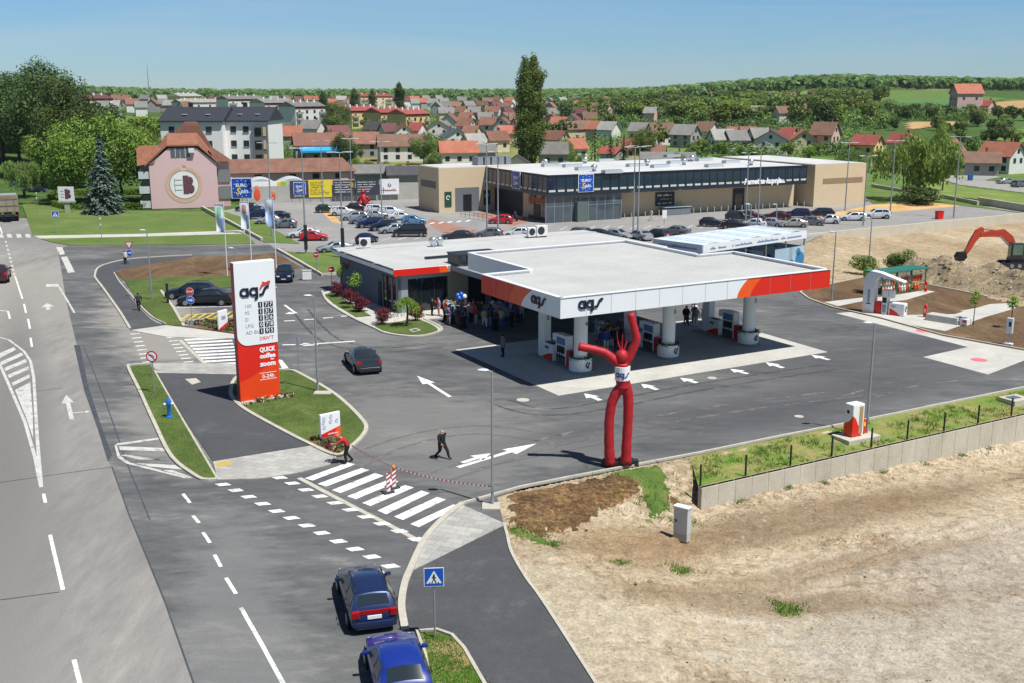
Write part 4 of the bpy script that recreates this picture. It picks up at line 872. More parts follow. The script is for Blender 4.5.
em = ribbon(arc(0, .75, .22, 50, 300, 16), .09, ink, .02); em.merge(ribbon([(-.05, .7), (.05, .8), (.2, .87)], .08, ink, .021)); em.xf(Matrix.Translation((5.57, 0, 0)) @ Matrix.Rotation(PI/2, 4, 'Z')); em.build('emblem', parent=gp)
lg = logo(.2, grey_letter, th=.015); at(lg, 3.9, -.44, .85); lg.build('logo', parent=gp)
m = MB(); m.box((.75, -.51, 1.75), (.3, .03, 1.3), grey_letter); m.box((.75, -.512, .95), (.55, .03, .12), ink); m.build('notice', parent=gp)
gp.scale = (.72, .9, .93)
bc0 = G(874, 294.5, .07); bc1 = G(917, 288.5, .07); bd = bc1-bc0; ba = math.atan2(bd.y, bd.x); bl = bd.length
bc = empty('bottle_store', bc0, ba, 'gas bottle store under a long sloping green roof', 'bottle store')
green_m = M('green_m', '2e6b5c', .5, .1, 1)
m = MB(); m.box((bl/2, 0, 2.35), (bl+.8, 2.4, .1), green_m); m.xf(Matrix.Translation((0, 0, 0))); m.build('roof', parent=bc)
for k in range(4):
    for s in (-1, 1): MB().box((bl*k/3, s*.95, 1.15), (.09, .09, 2.3), green_m).build('post', parent=bc)
m = MB()
for k in range(int(bl/.25)):
    m.box((k*.25, .9, .9), (.03, .03, 1.7), green_m)
for z in (.15, .95, 1.75): m.box((bl/2, .9, z), (bl, .03, .03), green_m); m.box((bl/2, -.9, z), (bl, .03, .03), green_m)
m.build('cage', parent=bc)
bot = [M('bottle_orange', 'e2662a', .4, .1), M('bottle_white', 'd8d8d4', .4, .05), M('bottle_yellow', 'd9c02c', .4, .05)]
proto = {}
R = random.Random(4); k = 0
for zz in (.06, .98):
    for i in range(int(bl/.42)):
        mt = 0 if R.random() < .72 else 1
        if i == int(bl/.42)-5 and zz < .5: mt = 2
        if R.random() < .12: continue
        if mt not in proto:
            m = MB(); m.lathe((0, 0, 0), [(.14, 0), (.16, .04), (.16, .5), (.1, .6), (.05, .62)], 12, bot[mt]); m.lathe((0, 0, .6), [(.09, 0), (.09, .14), (.07, .14)], 10, bot[1])
            proto[mt] = m.mesh('gas_bottle', smooth=50)
        o = bpy.data.objects.new('gas_bottle', proto[mt]); COL.objects.link(o)
        p = bc0+Vector((math.cos(ba), math.sin(ba), 0))*(.2+i*.42)+Vector((math.sin(ba), -math.cos(ba), 0))*.55; o.location = (p.x, p.y, .075+zz)
        tag(o, ('orange', 'white', 'yellow')[mt]+' gas bottle standing in the green roofed store', 'gas bottle', ('orange', 'white', 'yellow')[mt]+' gas bottles in the store')
t_ = empty('tank_cover', G(944, 321.5, .08), ga-.12, 'long low pale concrete tank cover with a red cap on the gravel strip', 'tank cover')
MB().box((0, 0, .3), (3.2, 1.3, .6), concrete_slab, taper=.92).build('lid', parent=t_, bevel=.06)
MB().box((2.0, 0, .3), (.7, 1.0, .6), white_paint).build('end_box', parent=t_, bevel=.04); MB().box((2.1, -.51, .4), (.35, .04, .2), red_panel).build('cap', parent=t_)
for (x, y, s, lb) in ((925, 317, .62, 'tall red extinguisher cabinet beside the tank cover'), (925.5, 291.5, .55, 'small red hydrant post by the gas bottle store')):
    o = empty('fire_cabinet', G(x, y, .08), ga, lb, 'fire cabinet'); MB().box((0, 0, .85*s), (.55*s, .45*s, 1.7*s), red_panel).build('case', parent=o, bevel=.05); MB().lathe((0, 0, 1.7*s), [(.16*s, 0), (.22*s, .2*s), (.1*s, .35*s)], 12, red_panel).build('top', parent=o, smooth=50); MB().box((0, -.24*s, 1.0*s), (.3*s, .02, .6*s), M('pale_glass', 'cfd0c8', .2, .1)).build('window', parent=o)
o = empty('charging_pillar', G(1008, 344.5, .08), ga, 'slim pale grey service pillar on a white base in the garden', 'service pillar')
MB().box((0, 0, .06), (.7, .5, .12), white_paint).build('base', parent=o); MB().box((0, 0, .6), (.12, .12, 1.0), grey_metal).build('post', parent=o); MB().box((0, 0, 1.6), (.5, .35, 1.3), M('pale_case', 'bfc6cb', .5, .05)).build('case', parent=o, bevel=.03); MB().box((.05, -.18, 1.75), (.2, .02, .4), dark_metal).build('panel', parent=o)
PAINT = {}
def car_paint(n, c, metal=.3):
    return M('paint_'+n, c, .28, .03, .5, metal=metal, spec=.5, coat=.6)
COLS = {'navy blue': '1c2450', 'bright blue': '182f80', 'black': '15161a', 'dark grey': '33373c', 'silver': 'a3a8ac', 'white': 'dcdee0', 'red': 'b3191f', 'light blue': '5f8fb5', 'grey': '6d7277', 'dark blue': '1a2136', 'beige': 'a8a398', 'dark green': '27332f', 'maroon': '4a1d24', 'metallic blue': '1f3058'}
tyre_m = M('tyre', '17181a', .85, .1); rim_m = M('rim', '9a9ea2', .35, .05, metal=.7); lamp_white = M('lamp_white', 'd5dbe0', .15, 0, spec=.8); lamp_red = M('lamp_red', '9c1417', .2, 0, spec=.7); plate_m = M('plate_white', 'dedede', .5, 0); trim_m = M('trim_black', '1b1c1f', .6, .05)
car_glass = M('car_glass', '252e33', .05, 0, spec=.9)
TYPES = {
 'hatchback': (4.0, 1.70, [(2.0, .50, .56, .62, .50), (1.93, .62, .70, .76, .62), (1.3, .80, .88, .83, .70), (.80, .90, .98, .845, .72), (.05, .93, 1.42, .85, .60), (-.6, .95, 1.46, .85, .61), (-1.35, .97, 1.40, .84, .58), (-1.80, .95, 1.02, .80, .66), (-1.97, .72, .78, .76, .68), (-2.0, .45, .5, .7, .6)]),
 'estate': (4.45, 1.72, [(2.2, .50, .56, .62, .50), (2.12, .62, .70, .76, .62), (1.5, .80, .87, .83, .70), (.95, .89, .96, .85, .72), (.2, .92, 1.40, .85, .60), (-.7, .93, 1.44, .85, .61), (-1.75, .95, 1.37, .84, .58), (-2.08, .93, 1.0, .81, .68), (-2.2, .72, .78, .78, .70), (-2.24, .45, .5, .72, .62)]),
 'sedan': (4.75, 1.82, [(2.38, .48, .55, .66, .52), (2.3, .62, .68, .80, .66), (1.6, .80, .86, .88, .74), (.95, .90, .96, .90, .76), (.15, .93, 1.38, .90, .62), (-.6, .94, 1.43, .90, .62), (-1.2, .95, 1.36, .89, .60), (-1.78, .96, 1.04, .87, .72), (-2.28, .92, .99, .82, .72), (-2.38, .5, .6, .78, .66)]),
 'suv': (4.55, 1.85, [(2.25, .60, .68, .68, .55), (2.18, .78, .86, .82, .68), (1.55, .96, 1.04, .90, .78), (1.0, 1.05, 1.12, .915, .80), (.3, 1.08, 1.60, .92, .68), (-.6, 1.10, 1.66, .92, .69), (-1.75, 1.12, 1.58, .91, .66), (-2.1, 1.08, 1.15, .88, .76), (-2.24, .8, .88, .84, .76), (-2.28, .5, .58, .8, .7)]),
 'van': (4.95, 1.92, [(2.47, .62, .70, .72, .60), (2.38, .85, .93, .86, .74), (1.95, 1.0, 1.08, .93, .80), (1.65, 1.08, 1.16, .95, .84), (.95, 1.12, 1.86, .955, .80), (-.2, 1.12, 1.92, .955, .80), (-2.1, 1.12, 1.86, .95, .78), (-2.38, 1.08, 1.2, .93, .84), (-2.45, .8, .88, .9, .82), (-2.48, .5, .58, .86, .76)]),
}
CARS = {}
def ringpts(st, zb=.24):
    x, zt, zr, wb, wt = st; b = max(zb, zt-.75)
    b = min(b, zt-.1)
    return [(0, b), (wb*.84, b), (wb*.98, b+.10), (wb*1.015, b+(zt-b)*.55), (wb, zt), (wt+.05*(wb-wt), zr-.055) if zr-zt > .2 else (wb*.97, zt+.03), (wt*.86, zr-.01), (wt*.5, zr+.02), (0, zr+.03)]
def sub(st, k=3):
    "finer stations, eased between the given ones"
    return st
def make_car(kind):
    L, W, S = TYPES[kind]
    root = bpy.data.objects.new('parked_car', None); COL.objects.link(root); root.empty_display_size = .3
    rings = [ringpts(s) for s in S]; n = len(rings[0]); m = MB()
    vs = []; idx = {}
    for i, (s, rg) in enumerate(zip(S, rings)):
        for sd_ in (1, -1):
            for j, (y, z) in enumerate(rg):
                if sd_ < 0 and j in (0, n-1): idx[i, sd_, j] = idx[i, 1, j]; continue
                idx[i, sd_, j] = len(vs); vs.append((s[0], sd_*y, z))
    fs = []
    for i in range(len(S)-1):
        for j in range(n-1):
            fs.append((idx[i, 1, j], idx[i, 1, j+1], idx[i+1, 1, j+1], idx[i+1, 1, j])); fs.append((idx[i, -1, j+1], idx[i, -1, j], idx[i+1, -1, j], idx[i+1, -1, j+1]))
    fs.append(tuple([idx[0, 1, j] for j in range(n-1, -1, -1)]+[idx[0, -1, j] for j in range(1, n-1)]))
    k = len(S)-1; fs.append(tuple([idx[k, 1, j] for j in range(n)]+[idx[k, -1, j] for j in range(n-2, 0, -1)]))
    m.add(vs, fs, car_paint('white', COLS['white']))
    body = m.build('body', parent=root, smooth=38)
    bm = bmesh.new(); bm.from_mesh(body.data); bmesh.ops.recalc_face_normals(bm, faces=bm.faces); bm.to_mesh(body.data); bm.free(); body.data.shade_smooth(); body.data.set_sharp_from_angle(angle=math.radians(38))
    body.material_slots[0].link = 'OBJECT'
    def P(i, j, sd_=1): return Vector(vs[idx[i, sd_, j]])
    def side(x, f, sd_):
        for i in range(len(S)-1):
            if S[i][0] >= x >= S[i+1][0]:
                t = (S[i][0]-x)/(S[i][0]-S[i+1][0]); a = P(i, 4, sd_).lerp(P(i+1, 4, sd_), t); b = P(i, 5, sd_).lerp(P(i+1, 5, sd_), t)
                q = a.lerp(b, f); return q+Vector((0, sd_*.014, .004))
    x3, x4, x5, x6, x7 = S[3][0], S[4][0], S[5][0], S[6][0], S[7][0]
    mid = (x4+x6)/2-.05
    for sd_ in (1, -1):
        fr = [side(x3-.32, .12, sd_), side(mid+.05, .12, sd_), side(mid+.05, .93, sd_), side(x4+.02, .9, sd_)]
        bk = [side(mid-.05, .12, sd_), side(x6-.1, .14, sd_), side(x6+.12, .9, sd_), side(mid-.05, .93, sd_)]
        for q in (fr, bk): MB().add(q if sd_ < 0 else q[::-1], [(0, 1, 2, 3)], car_glass).build('window', parent=root)
    def top(i0, i1, a, b, name):
        q = []
        for t, jj in ((a, 5), (b, 5)):
            for sd_ in (1, -1): q.append((P(i0, 6, sd_).lerp(P(i1, 6, sd_), t)))
        nrm = (q[1]-q[0]).cross(q[2]-q[0]).normalized(); nrm = nrm if nrm.z > 0 else -nrm
        c0 = P(i0, 8).lerp(P(i1, 8), a); c1 = P(i0, 8).lerp(P(i1, 8), b)
        e = [x+nrm*.02 for x in (q[0], c0, q[1], q[3], c1, q[2])]
        f = [(0, 1, 4, 5), (1, 2, 3, 4)]
        mm = MB().add(e, f, car_glass)
        if (mm.v[1]-mm.v[0]).cross(mm.v[5]-mm.v[0]).dot(nrm) < 0: mm.f = [x[::-1] for x in mm.f]
        mm.build(name, parent=root, smooth='all')
    top(3, 4, .08, .93, 'windscreen'); top(6, 7, .10, .88, 'rear_window')
    r = .31 if kind in ('hatchback', 'estate', 'sedan') else .35
    for sx in (S[2][0]-.02, -L/2+.82):
        for sd_ in (1, -1):
            y = S[4][3]*sd_
            a = MB().lathe((0, 0, 0), [(r+.07, 0), (r+.07, .012)], 18, trim_m); a.xf(Matrix.Translation((sx, y*1.012+sd_*.0, r)) @ Matrix.Rotation(-sd_*PI/2, 4, 'X'))
            a.build('wheel_arch', parent=root)
            t = MB().lathe((0, 0, -.1), [(r*.9, 0), (r, .03), (r, .17), (r*.9, .2)], 18, tyre_m); t.xf(Matrix.Translation((sx, y*.94, r)) @ Matrix.Rotation(-sd_*PI/2, 4, 'X'))
            w_ = t.build('wheel', parent=root, smooth=40)
            h = MB().lathe((0, 0, .101), [(r*.68, 0), (r*.66, .012), (r*.2, .02)], 10, rim_m); h.xf(Matrix.Translation((sx, y*.94, r)) @ Matrix.Rotation(-sd_*PI/2, 4, 'X')); h.build('rim', parent=w_)
    sm = MB()
    for sd_ in (1, -1):
        for xs in (x3-.28, mid, x6+.02):
            for i in range(len(S)-1):
                if S[i][0] >= xs >= S[i+1][0]:
                    t = (S[i][0]-xs)/(S[i][0]-S[i+1][0]); pp = [P(i, j, sd_).lerp(P(i+1, j, sd_), t)+Vector((0, sd_*.006, 0)) for j in (2, 3, 4)]; ux = Vector((.009, 0, 0))
                    sm.add([q+ux for q in pp]+[q-ux for q in pp], [(0, 1, 4, 3), (1, 2, 5, 4)], trim_m)
        for xs in (mid-.18, x6+.28):
            q = side(xs, -.12, sd_); MB().box((q.x, q.y+sd_*.015, q.z), (.2, .03, .035), trim_m).build('handle', parent=root)
    sm.build('door_seam', parent=root)
    wp = P(3, 8).lerp(P(4, 8), .1); MB().tube([wp+Vector((.06, .5, -.05)), wp+Vector((-.02, -.1, .02))], .012, 5, trim_m).build('wiper', parent=root)
    zt, zb_ = S[1][2], S[-3][1]
    for sd_ in (1, -1):
        MB().box((S[1][0]-.04, sd_*S[1][3]*.72, zt-.11), (.2, .34, .14), lamp_white).build('headlight', parent=root, bevel=.03)
        rx = S[-2][0]; MB().box((rx-.0, sd_*(S[-2][3]*.86), S[-3][1]-.12), (.16, .26, .26), lamp_red).build('taillight', parent=root, bevel=.03)
        MB().box((x3-.35, sd_*(S[3][3]+.1), S[3][1]+.05), (.12, .2, .13), car_paint('white', COLS['white'])).build('mirror', parent=root, bevel=.03).material_slots[0].link = 'OBJECT'
    MB().box((S[-2][0]-.03, 0, .68 if kind not in ('suv', 'van') else .8), (.06, .5, .12), plate_m).build('plate', parent=root)
    MB().box((S[0][0]-.0, 0, .45), (.04, .5, .11), plate_m).build('plate', parent=root)
    MB().box((S[-1][0]+.02, 0, .42), (.1, W*.82, .2), car_paint('white', COLS['white'])).build('bumper', parent=root, bevel=.04).material_slots[0].link = 'OBJECT'
    MB().box((S[0][0]+.0, 0, .34), (.05, W*.62, .16), trim_m).build('grille', parent=root)
    return root
def car(kind, colour, px, py, hd, label, name='parked_car', group=None, top=False, s=1.0, z=None, cat='car'):
    if kind not in CARS: CARS[kind] = make_car(kind); r = CARS[kind]; first = True
    else: r = copy_tree(CARS[kind])
    r.name = name
    if top: p = G(px, py, TYPES[kind][2][5][2]); p.z = 0
    else: p = G(px, py) if z is None else z
    if isinstance(hd, tuple): a, b = G(*hd[0]), G(*hd[1]); h = math.atan2(b.y-a.y, b.x-a.x)
    else: h = math.radians(hd)
    r.location = (p.x, p.y, p.z+.01); r.rotation_euler = (0, 0, h); r.scale = (s, s, s)
    for k in ('label', 'category', 'group'):
        if k in r: del r[k]
    tag(r, label, cat, group)
    mt = car_paint(colour.replace(' ', '_'), COLS[colour], 0 if colour in ('white', 'red', 'bright blue', 'black') else .35)
    for ch in r.children:
        if ch.type == 'MESH' and len(ch.material_slots) and ch.material_slots[0].link == 'OBJECT': ch.material_slots[0].material = mt
    return r
c = car('estate', 'metallic blue', 365, 574, ((345, 626), (334, 586)), 'dusty blue estate car with red rear light band waiting before the crossing', 'blue_car', top=True, s=1.1)
MB().box((-2.19, 0, .86), (.05, 1.2, .13), lamp_red).build('light_band', parent=c)
for s_ in (-1, 1): MB().tube([(.1, s_*.56, 1.44), (.0, s_*.58, 1.5), (-1.5, s_*.57, 1.47), (-1.6, s_*.55, 1.4)], .022, 6, trim_m).build('roof_rail', parent=c)
car('hatchback', 'bright blue', 397, 646, ((366, 680), (357, 640)), 'bright blue hatchback at the bottom edge behind the blue estate', 'blue_car', top=True, s=1.13)
car('sedan', 'dark grey', 362, 349, 110, 'dark grey sedan driving alone across the forecourt', 'dark_car', top=True, s=1.1)
car('estate', 'dark blue', 191, 298, 181, 'dark blue estate parked on the lawn edge behind the black car', 'parked_car', s=1.12)
car('sedan', 'black', 206, 304.5, 183, 'shiny black car parked beside the yellow hatched bay', 'parked_car', s=1.12)
car('suv', 'dark blue', 285, 280, 278, 'dark blue people carrier facing the camera behind the price totem', 'parked_car')
car('sedan', 'maroon', -1, 280, 112, 'dark car with red tail lights cut by the left picture edge', 'driving_car', s=1.25)
car('suv', 'dark blue', 36, 193.5, 2, 'dark blue car parked near the waste bins beside the hedge', 'parked_car')
car('hatchback', 'white', 69.5, 186, 95, 'small white car parked under the bright green trees', 'parked_car')
LG = 'cars in the left part of the supermarket parking'
LEFT = [('hatchback', 'grey', 284, 228, 188, 'grey hatchback at the near end of the left parking row'), ('hatchback', 'silver', 268, 224, 188, 'silver hatchback second from the near end of the left row'), ('suv', 'navy blue', 258, 219, 188, 'navy car behind the middle flag in the left row'), ('sedan', 'dark blue', 276, 219.5, 188, 'dark blue sedan tucked behind the two silver cars'), ('hatchback', 'navy blue', 254, 214.5, 188, 'navy hatchback under the square blue sign'), ('hatchback', 'black', 247, 211, 188, 'black hatchback farthest back beside the sign posts'),
 ('sedan', 'white', 304, 237.5, 192, 'white sedan half hidden behind the red hatchback'), ('hatchback', 'red', 314, 240.5, 8, 'red hatchback parked across from the kerb lawn'), ('sedan', 'silver', 335, 252, 200, 'pale silver sedan nose out by the lawn and shop corner'), ('hatchback', 'navy blue', 367, 243, 68, 'dark blue small car alone on the aisle behind the shop'),
 ('van', 'black', 410, 236.5, 183, 'black minibus at the near end of the double row'), ('hatchback', 'light blue', 414, 224, 4, 'light blue car beside the black minibus'),
 ('suv', 'white', 343, 215.5, 10, 'white crossover at the far left of the double row'), ('hatchback', 'dark green', 327, 212.5, 12, 'dark green hatchback leftmost in the double row'), ('estate', 'silver', 354, 220, 195, 'silver estate third from the left in the double row'), ('sedan', 'grey', 364, 223.5, 195, 'grey sedan in the middle of the double row'), ('suv', 'navy blue', 371, 227.5, 195, 'navy crossover left of the black pair in the double row'), ('suv', 'dark blue', 384, 230.5, 195, 'dark blue crossover next to the black minibus'), ('hatchback', 'silver', 392, 233, 200, 'silver nose showing between dark crossover and black minibus'),
 ('hatchback', 'red', 366, 208, 20, 'red small car at the back below the dark billboard'), ('suv', 'white', 377, 213.5, 10, 'white crossover behind the double row, left of two'), ('suv', 'white', 391, 215.5, 10, 'white crossover behind the double row, right of two'), ('sedan', 'white', 402, 220, 8, 'white sedan just behind the light blue car'), ('sedan', 'silver', 376, 218.5, 10, 'silver sedan facing the billboards in the double row'), ('hatchback', 'black', 358, 211, 10, 'black hatchback beside the red car at the back'),
 ('sedan', 'dark grey', 458, 240, 178, 'dark grey sedan seen over the shop roof'), ('hatchback', 'grey', 489, 237.5, 178, 'grey hatchback peeping over the shop roof'), ('hatchback', 'white', 517, 237, 178, 'white hatchback behind the rooftop condensers'), ('hatchback', 'red', 500.5, 223.5, 180, 'red hatchback by the supermarket entrance')]
RIGHT = [('suv', 'grey', 585, 239, -35, 'grey crossover behind the canopy, leftmost of the near row'), ('sedan', 'black', 601, 239, -35, 'black sedan second from the left behind the canopy'), ('hatchback', 'silver', 619, 239, -35, 'silver hatchback low behind the black sedan'), ('sedan', 'silver', 639, 239.5, 120, 'silver sedan left of the dark estate near the lamp pair'), ('estate', 'dark grey', 656, 238.5, 130, 'dark grey estate just right of the lamp pair'), ('sedan', 'grey', 674, 235, 150, 'grey sedan at the right end of the near row'),
 ('hatchback', 'dark blue', 712, 226.5, -12, 'dark blue hatchback alone at the left of the far row'), ('sedan', 'black', 736, 229, -15, 'black sedan in front at the left of the far row'), ('suv', 'dark grey', 739, 221, -12, 'dark grey crossover behind the black sedan'), ('hatchback', 'maroon', 752, 219.5, -12, 'maroon hatchback in the back line near the lamp post'), ('hatchback', 'white', 753, 227.5, 150, 'white hatchback beside the black sedan'), ('sedan', 'silver', 769, 226.5, 150, 'silver sedan in the middle of the far row'),
 ('sedan', 'maroon', 776, 219.5, 165, 'dark wine sedan in the back line before the beige wall'), ('suv', 'navy blue', 797, 218, 165, 'navy crossover in the back line near the bank door'), ('sedan', 'beige', 792, 227, 175, 'beige sedan in front of the navy crossover'), ('sedan', 'grey', 809, 225, 165, 'grey sedan tucked right of the beige sedan'), ('suv', 'black', 820, 217.5, 175, 'black crossover before the beige corner block'), ('hatchback', 'white', 827, 223.5, 175, 'white hatchback, leftmost of three white cars'), ('estate', 'white', 852, 220.5, 178, 'white estate, middle of three white cars'), ('suv', 'white', 876, 218.5, 178, 'white crossover, rightmost of three white cars')]
for k, c, x, y, h, lb in LEFT: car(k, c, x, y, h, lb, group=LG)
for k, c, x, y, h, lb in RIGHT: car(k, c, x, y, h, lb, group='cars parked before the supermarket front')
skin_m = M('skin', 'b98a70', .6, .05); POSE = {}
def base_pose():
    j = {'pel': (0, 0, .95), 'spi': (0, 0, 1.18), 'che': (0, .0, 1.38), 'nec': (0, .01, 1.50), 'hea': (0, .03, 1.60), 'top': (0, .03, 1.70)}
    for s, n in ((-1, 'l'), (1, 'r')):
        j.update({'sh'+n: (s*.18, 0, 1.42), 'el'+n: (s*.25, -.02, 1.16), 'wr'+n: (s*.27, .06, .93), 'hip'+n: (s*.095, 0, .90), 'kn'+n: (s*.11, .02, .50), 'an'+n: (s*.11, -.02, .08), 'to'+n: (s*.13, .16, .05)})
    return j
BONES = [('pel', 'spi', 1), ('spi', 'che', 1), ('che', 'nec', 1), ('nec', 'hea', 0), ('hea', 'top', 0)]
for n in 'lr': BONES += [('che', 'sh'+n, 1), ('sh'+n, 'el'+n, 1), ('el'+n, 'wr'+n, 4), ('pel', 'hip'+n, 2), ('hip'+n, 'kn'+n, 2), ('kn'+n, 'an'+n, 2), ('an'+n, 'to'+n, 3)]
RAD = {'pel': (.155, .115), 'spi': (.14, .105), 'che': (.165, .115), 'nec': (.058, .06), 'hea': (.078, .098), 'top': (.055, .07), 'sh': (.07, .065), 'el': (.048, .048), 'wr': (.03, .034), 'hip': (.1, .1), 'kn': (.064, .064), 'an': (.042, .046), 'to': (.042, .03)}
def make_body(pname, j, skirt=False):
    names = list(j); me = bpy.data.meshes.new('person_body'); me.from_pydata([j[n] for n in names], [(names.index(a), names.index(b)) for a, b, _ in BONES], [])
    o = bpy.data.objects.new('person_body', me); COL.objects.link(o); md = o.modifiers.new('skin', 'SKIN'); md.use_smooth_shade = True
    for i, n in enumerate(names):
        k = n if n in RAD else n[:-1]; d = me.skin_vertices[0].data[i]; d.radius = tuple(1.14*x for x in RAD[k]) if k not in ('hea', 'top', 'wr') else RAD[k]; d.use_root = (n == 'pel')
    o.modifiers.new('sub', 'SUBSURF').levels = 1
    bpy.context.view_layer.update(); dg = bpy.context.evaluated_depsgraph_get(); r = bpy.data.meshes.new_from_object(o.evaluated_get(dg))
    bpy.data.objects.remove(o)
    mb = MB(); pm = [M('pm%d' % i, 'ffffff') for i in range(0)]
    R = [M('skin', 'b98a70'), 'shirt', 'trousers', 'shoes']
    J = {n: Vector(j[n]) for n in names}
    mats = []
    for p in r.polygons:
        c = Vector(p.center); best = (9, 0)
        for a, b, mt in BONES:
            A, B = J[a], J[b]; t = max(0, min(1, (c-A).dot(B-A)/(B-A).length_squared)); d = (c-A.lerp(B, t)).length
            if mt == 1 and a[:2] not in ('sh', 'el'): d -= .05
            if d < best[0]: best = (d, mt)
        mt = best[1]
        if mt == 4: mt = 0 if pname.startswith('short') or pname == 'sweep' else 1
        if c.z > J['nec'].z+.01 and (c-J['hea']).length < .2: mt = 0
        mats.append(mt)
    vs = [v.co.copy() for v in r.vertices]; fs = [tuple(p.vertices) for p in r.polygons]
    # hands: palm and five fingers at the end of each wrist; nose and ears on the head
    def extra(m2, mt):
        k = len(vs); vs.extend(m2.v)
        for f in m2.f: fs.append(tuple(i+k for i in f)); mats.append(mt)
    for n in 'lr':
        w = J['wr'+n]; d = (w-J['el'+n]).normalized(); s = -1 if n == 'l' else 1; sid = Vector((0, 1, 0)); sid = (sid-d*sid.dot(d)).normalized()
        pm_ = MB().tube([w-d*.02, w+d*.04, w+d*.09], [.03, .04, .036], 6); extra(pm_, 0)
        for q in range(4):
            b0 = w+d*.085+sid*(.03-.02*q); ln = (.07, .08, .075, .06)[q]
            extra(MB().tube([b0, b0+d*ln*.55+Vector((-s*.008, .004, 0)), b0+d*ln+Vector((-s*.02, .006, 0))], [.0095, .009, .007], 5), 0)
        extra(MB().tube([w+d*.03+sid*.03, w+d*.06+sid*.06, w+d*.1+sid*.062], [.012, .011, .008], 5), 0)
    h = J['hea']; extra(MB().tube([h+Vector((0, .085, .02)), h+Vector((0, .115, -.02)), h+Vector((0, .09, -.03))], [.008, .016, .01], 5), 0)
    for s in (-1, 1): extra(MB().ball(h+Vector((s*.082, 0, 0)), .025, 6, None, (.4, 1, 1.3)), 0)
    m2 = bpy.data.meshes.new('person'); m2.from_pydata([tuple(v) for v in vs], [], fs)
    for i in range(4): m2.materials.append(skin_m)
    m2.polygons.foreach_set('material_index', mats); m2.shade_smooth(); m2.update(); bpy.data.meshes.remove(r)
    hm = MB().ball(h+Vector((0, -.012, .035)), .112, 10, None, (.86, 1.0, .98)); hv = []
    hair = MB(); hair.add(hm.v, [f for f in hm.f if sum(hm.v[i].z for i in f)/len(f) > h.z+.01 or sum(hm.v[i].y for i in f)/len(f) < h.y-.03], None)
    return m2, hair.mesh('hair', skin_m, 'all')
def poses():
    j = base_pose(); POSE['stand'] = make_body('stand', j)
    j = base_pose(); j['ell'] = (-.26, .02, 1.17); j['wrl'] = (-.1, .2, 1.12); j['elr'] = (.26, .02, 1.17); j['wrr'] = (.08, .21, 1.16); POSE['short_arms'] = make_body('short_arms', j)
    j = base_pose(); j['elr'] = (.27, .1, 1.2); j['wrr'] = (.16, .27, 1.38); j['hea'] = (.02, .05, 1.59); j['top'] = (.02, .05, 1.69); POSE['short_raise'] = make_body('short_raise', j)
    j = base_pose(); j['anl'] = (-.1, .3, .1); j['tol'] = (-.1, .46, .09); j['knl'] = (-.1, .22, .5); j['knr'] = (.1, -.02, .48); j['anr'] = (.1, -.3, .14); j['tor'] = (.1, -.17, .04); j['ell'] = (-.25, -.12, 1.18); j['wrl'] = (-.24, -.06, .95); j['elr'] = (.25, .06, 1.17); j['wrr'] = (.24, .2, 1.0); POSE['walk'] = make_body('walk', j)
    j = base_pose(); j['pel'] = (0, -.05, .93); j['spi'] = (0, .06, 1.13); j['che'] = (0, .2, 1.28); j['nec'] = (0, .3, 1.36); j['hea'] = (0, .38, 1.42); j['top'] = (0, .43, 1.51)
    j['shl'] = (-.18, .22, 1.3); j['shr'] = (.18, .22, 1.3); j['ell'] = (-.25, .42, 1.14); j['wrl'] = (-.08, .6, 1.08); j['elr'] = (.24, .3, 1.03); j['wrr'] = (.1, .5, .86)
    j['knr'] = (.13, .06, .5); j['anr'] = (.18, -.22, .08); j['tor'] = (.2, -.05, .05); j['knl'] = (-.11, .12, .5); j['anl'] = (-.12, .06, .08); j['tol'] = (-.14, .24, .05); POSE['sweep'] = make_body('sweep', j)
poses()
CLOTH = {'black': '16171b', 'navy': '1e2747', 'white': 'd9d9d6', 'grey': '76797d', 'red': 'a82626', 'pink': 'd58a9c', 'purple': '5b3f8a', 'blue': '2c55a0', 'light blue': '7fa8cc', 'beige': 'b7a78a', 'green': '3f6b45', 'brown': '5b4636', 'dark grey': '35383d', 'turquoise': '3f97a0', 'orange': 'd9692b', 'cream': 'cfc6ae'}
HAIR = ['2a1f17', '4a3524', '7a5f3f', '15120f', '8d8780']

def person(pose, p, hd, shirt, trousers, label, group=None, hair=0, s=1.0, shoes='black', wide=1.15):
    bm_, hm_ = POSE[pose]; o = bpy.data.objects.new('person', bm_); COL.objects.link(o); o.location = p; o.rotation_euler = (0, 0, math.radians(hd)-PI/2); o.scale = (s*wide, s*wide, s)
    for i, mt in enumerate((skin_m, M('cloth_'+shirt.replace(' ', '_'), CLOTH[shirt], .85, .1, 6), M('cloth_'+trousers.replace(' ', '_'), CLOTH[trousers], .85, .1, 6), M('cloth_'+shoes, CLOTH[shoes], .7, .1))):
        o.material_slots[i].link = 'OBJECT'; o.material_slots[i].material = mt
    tag(o, label, 'person', group)
    if hair is not None:
        h = bpy.data.objects.new('hair', hm_); COL.objects.link(h); h.parent = o; h.material_slots[0].link = 'OBJECT'; h.material_slots[0].material = M('hair_%d' % hair, HAIR[hair], .7, .2, 8)
    return o
pp = person('walk', G(442, 458.5, .01), -38, 'black', 'black', 'bald man in black suit walking alone across the forecourt', hair=None, wide=1.38)
sw = person('sweep', G(348, 463, .02), 190, 'red', 'black', 'bent sweeper in red shirt and orange cap by the crossing', hair=None, s=1.12, wide=1.2)
cap = MB().ball((0, 0, 0), .12, 12, M('cap_orange', 'e8591c', .7, .05), (.88, 1.05, .9)); cap.f = [f for f in cap.f if sum(cap.v[i].z for i in f)/len(f) > -.01]; cap.box((0, .13, 0), (.16, .12, .015), M('cap_orange', 'e8591c'))
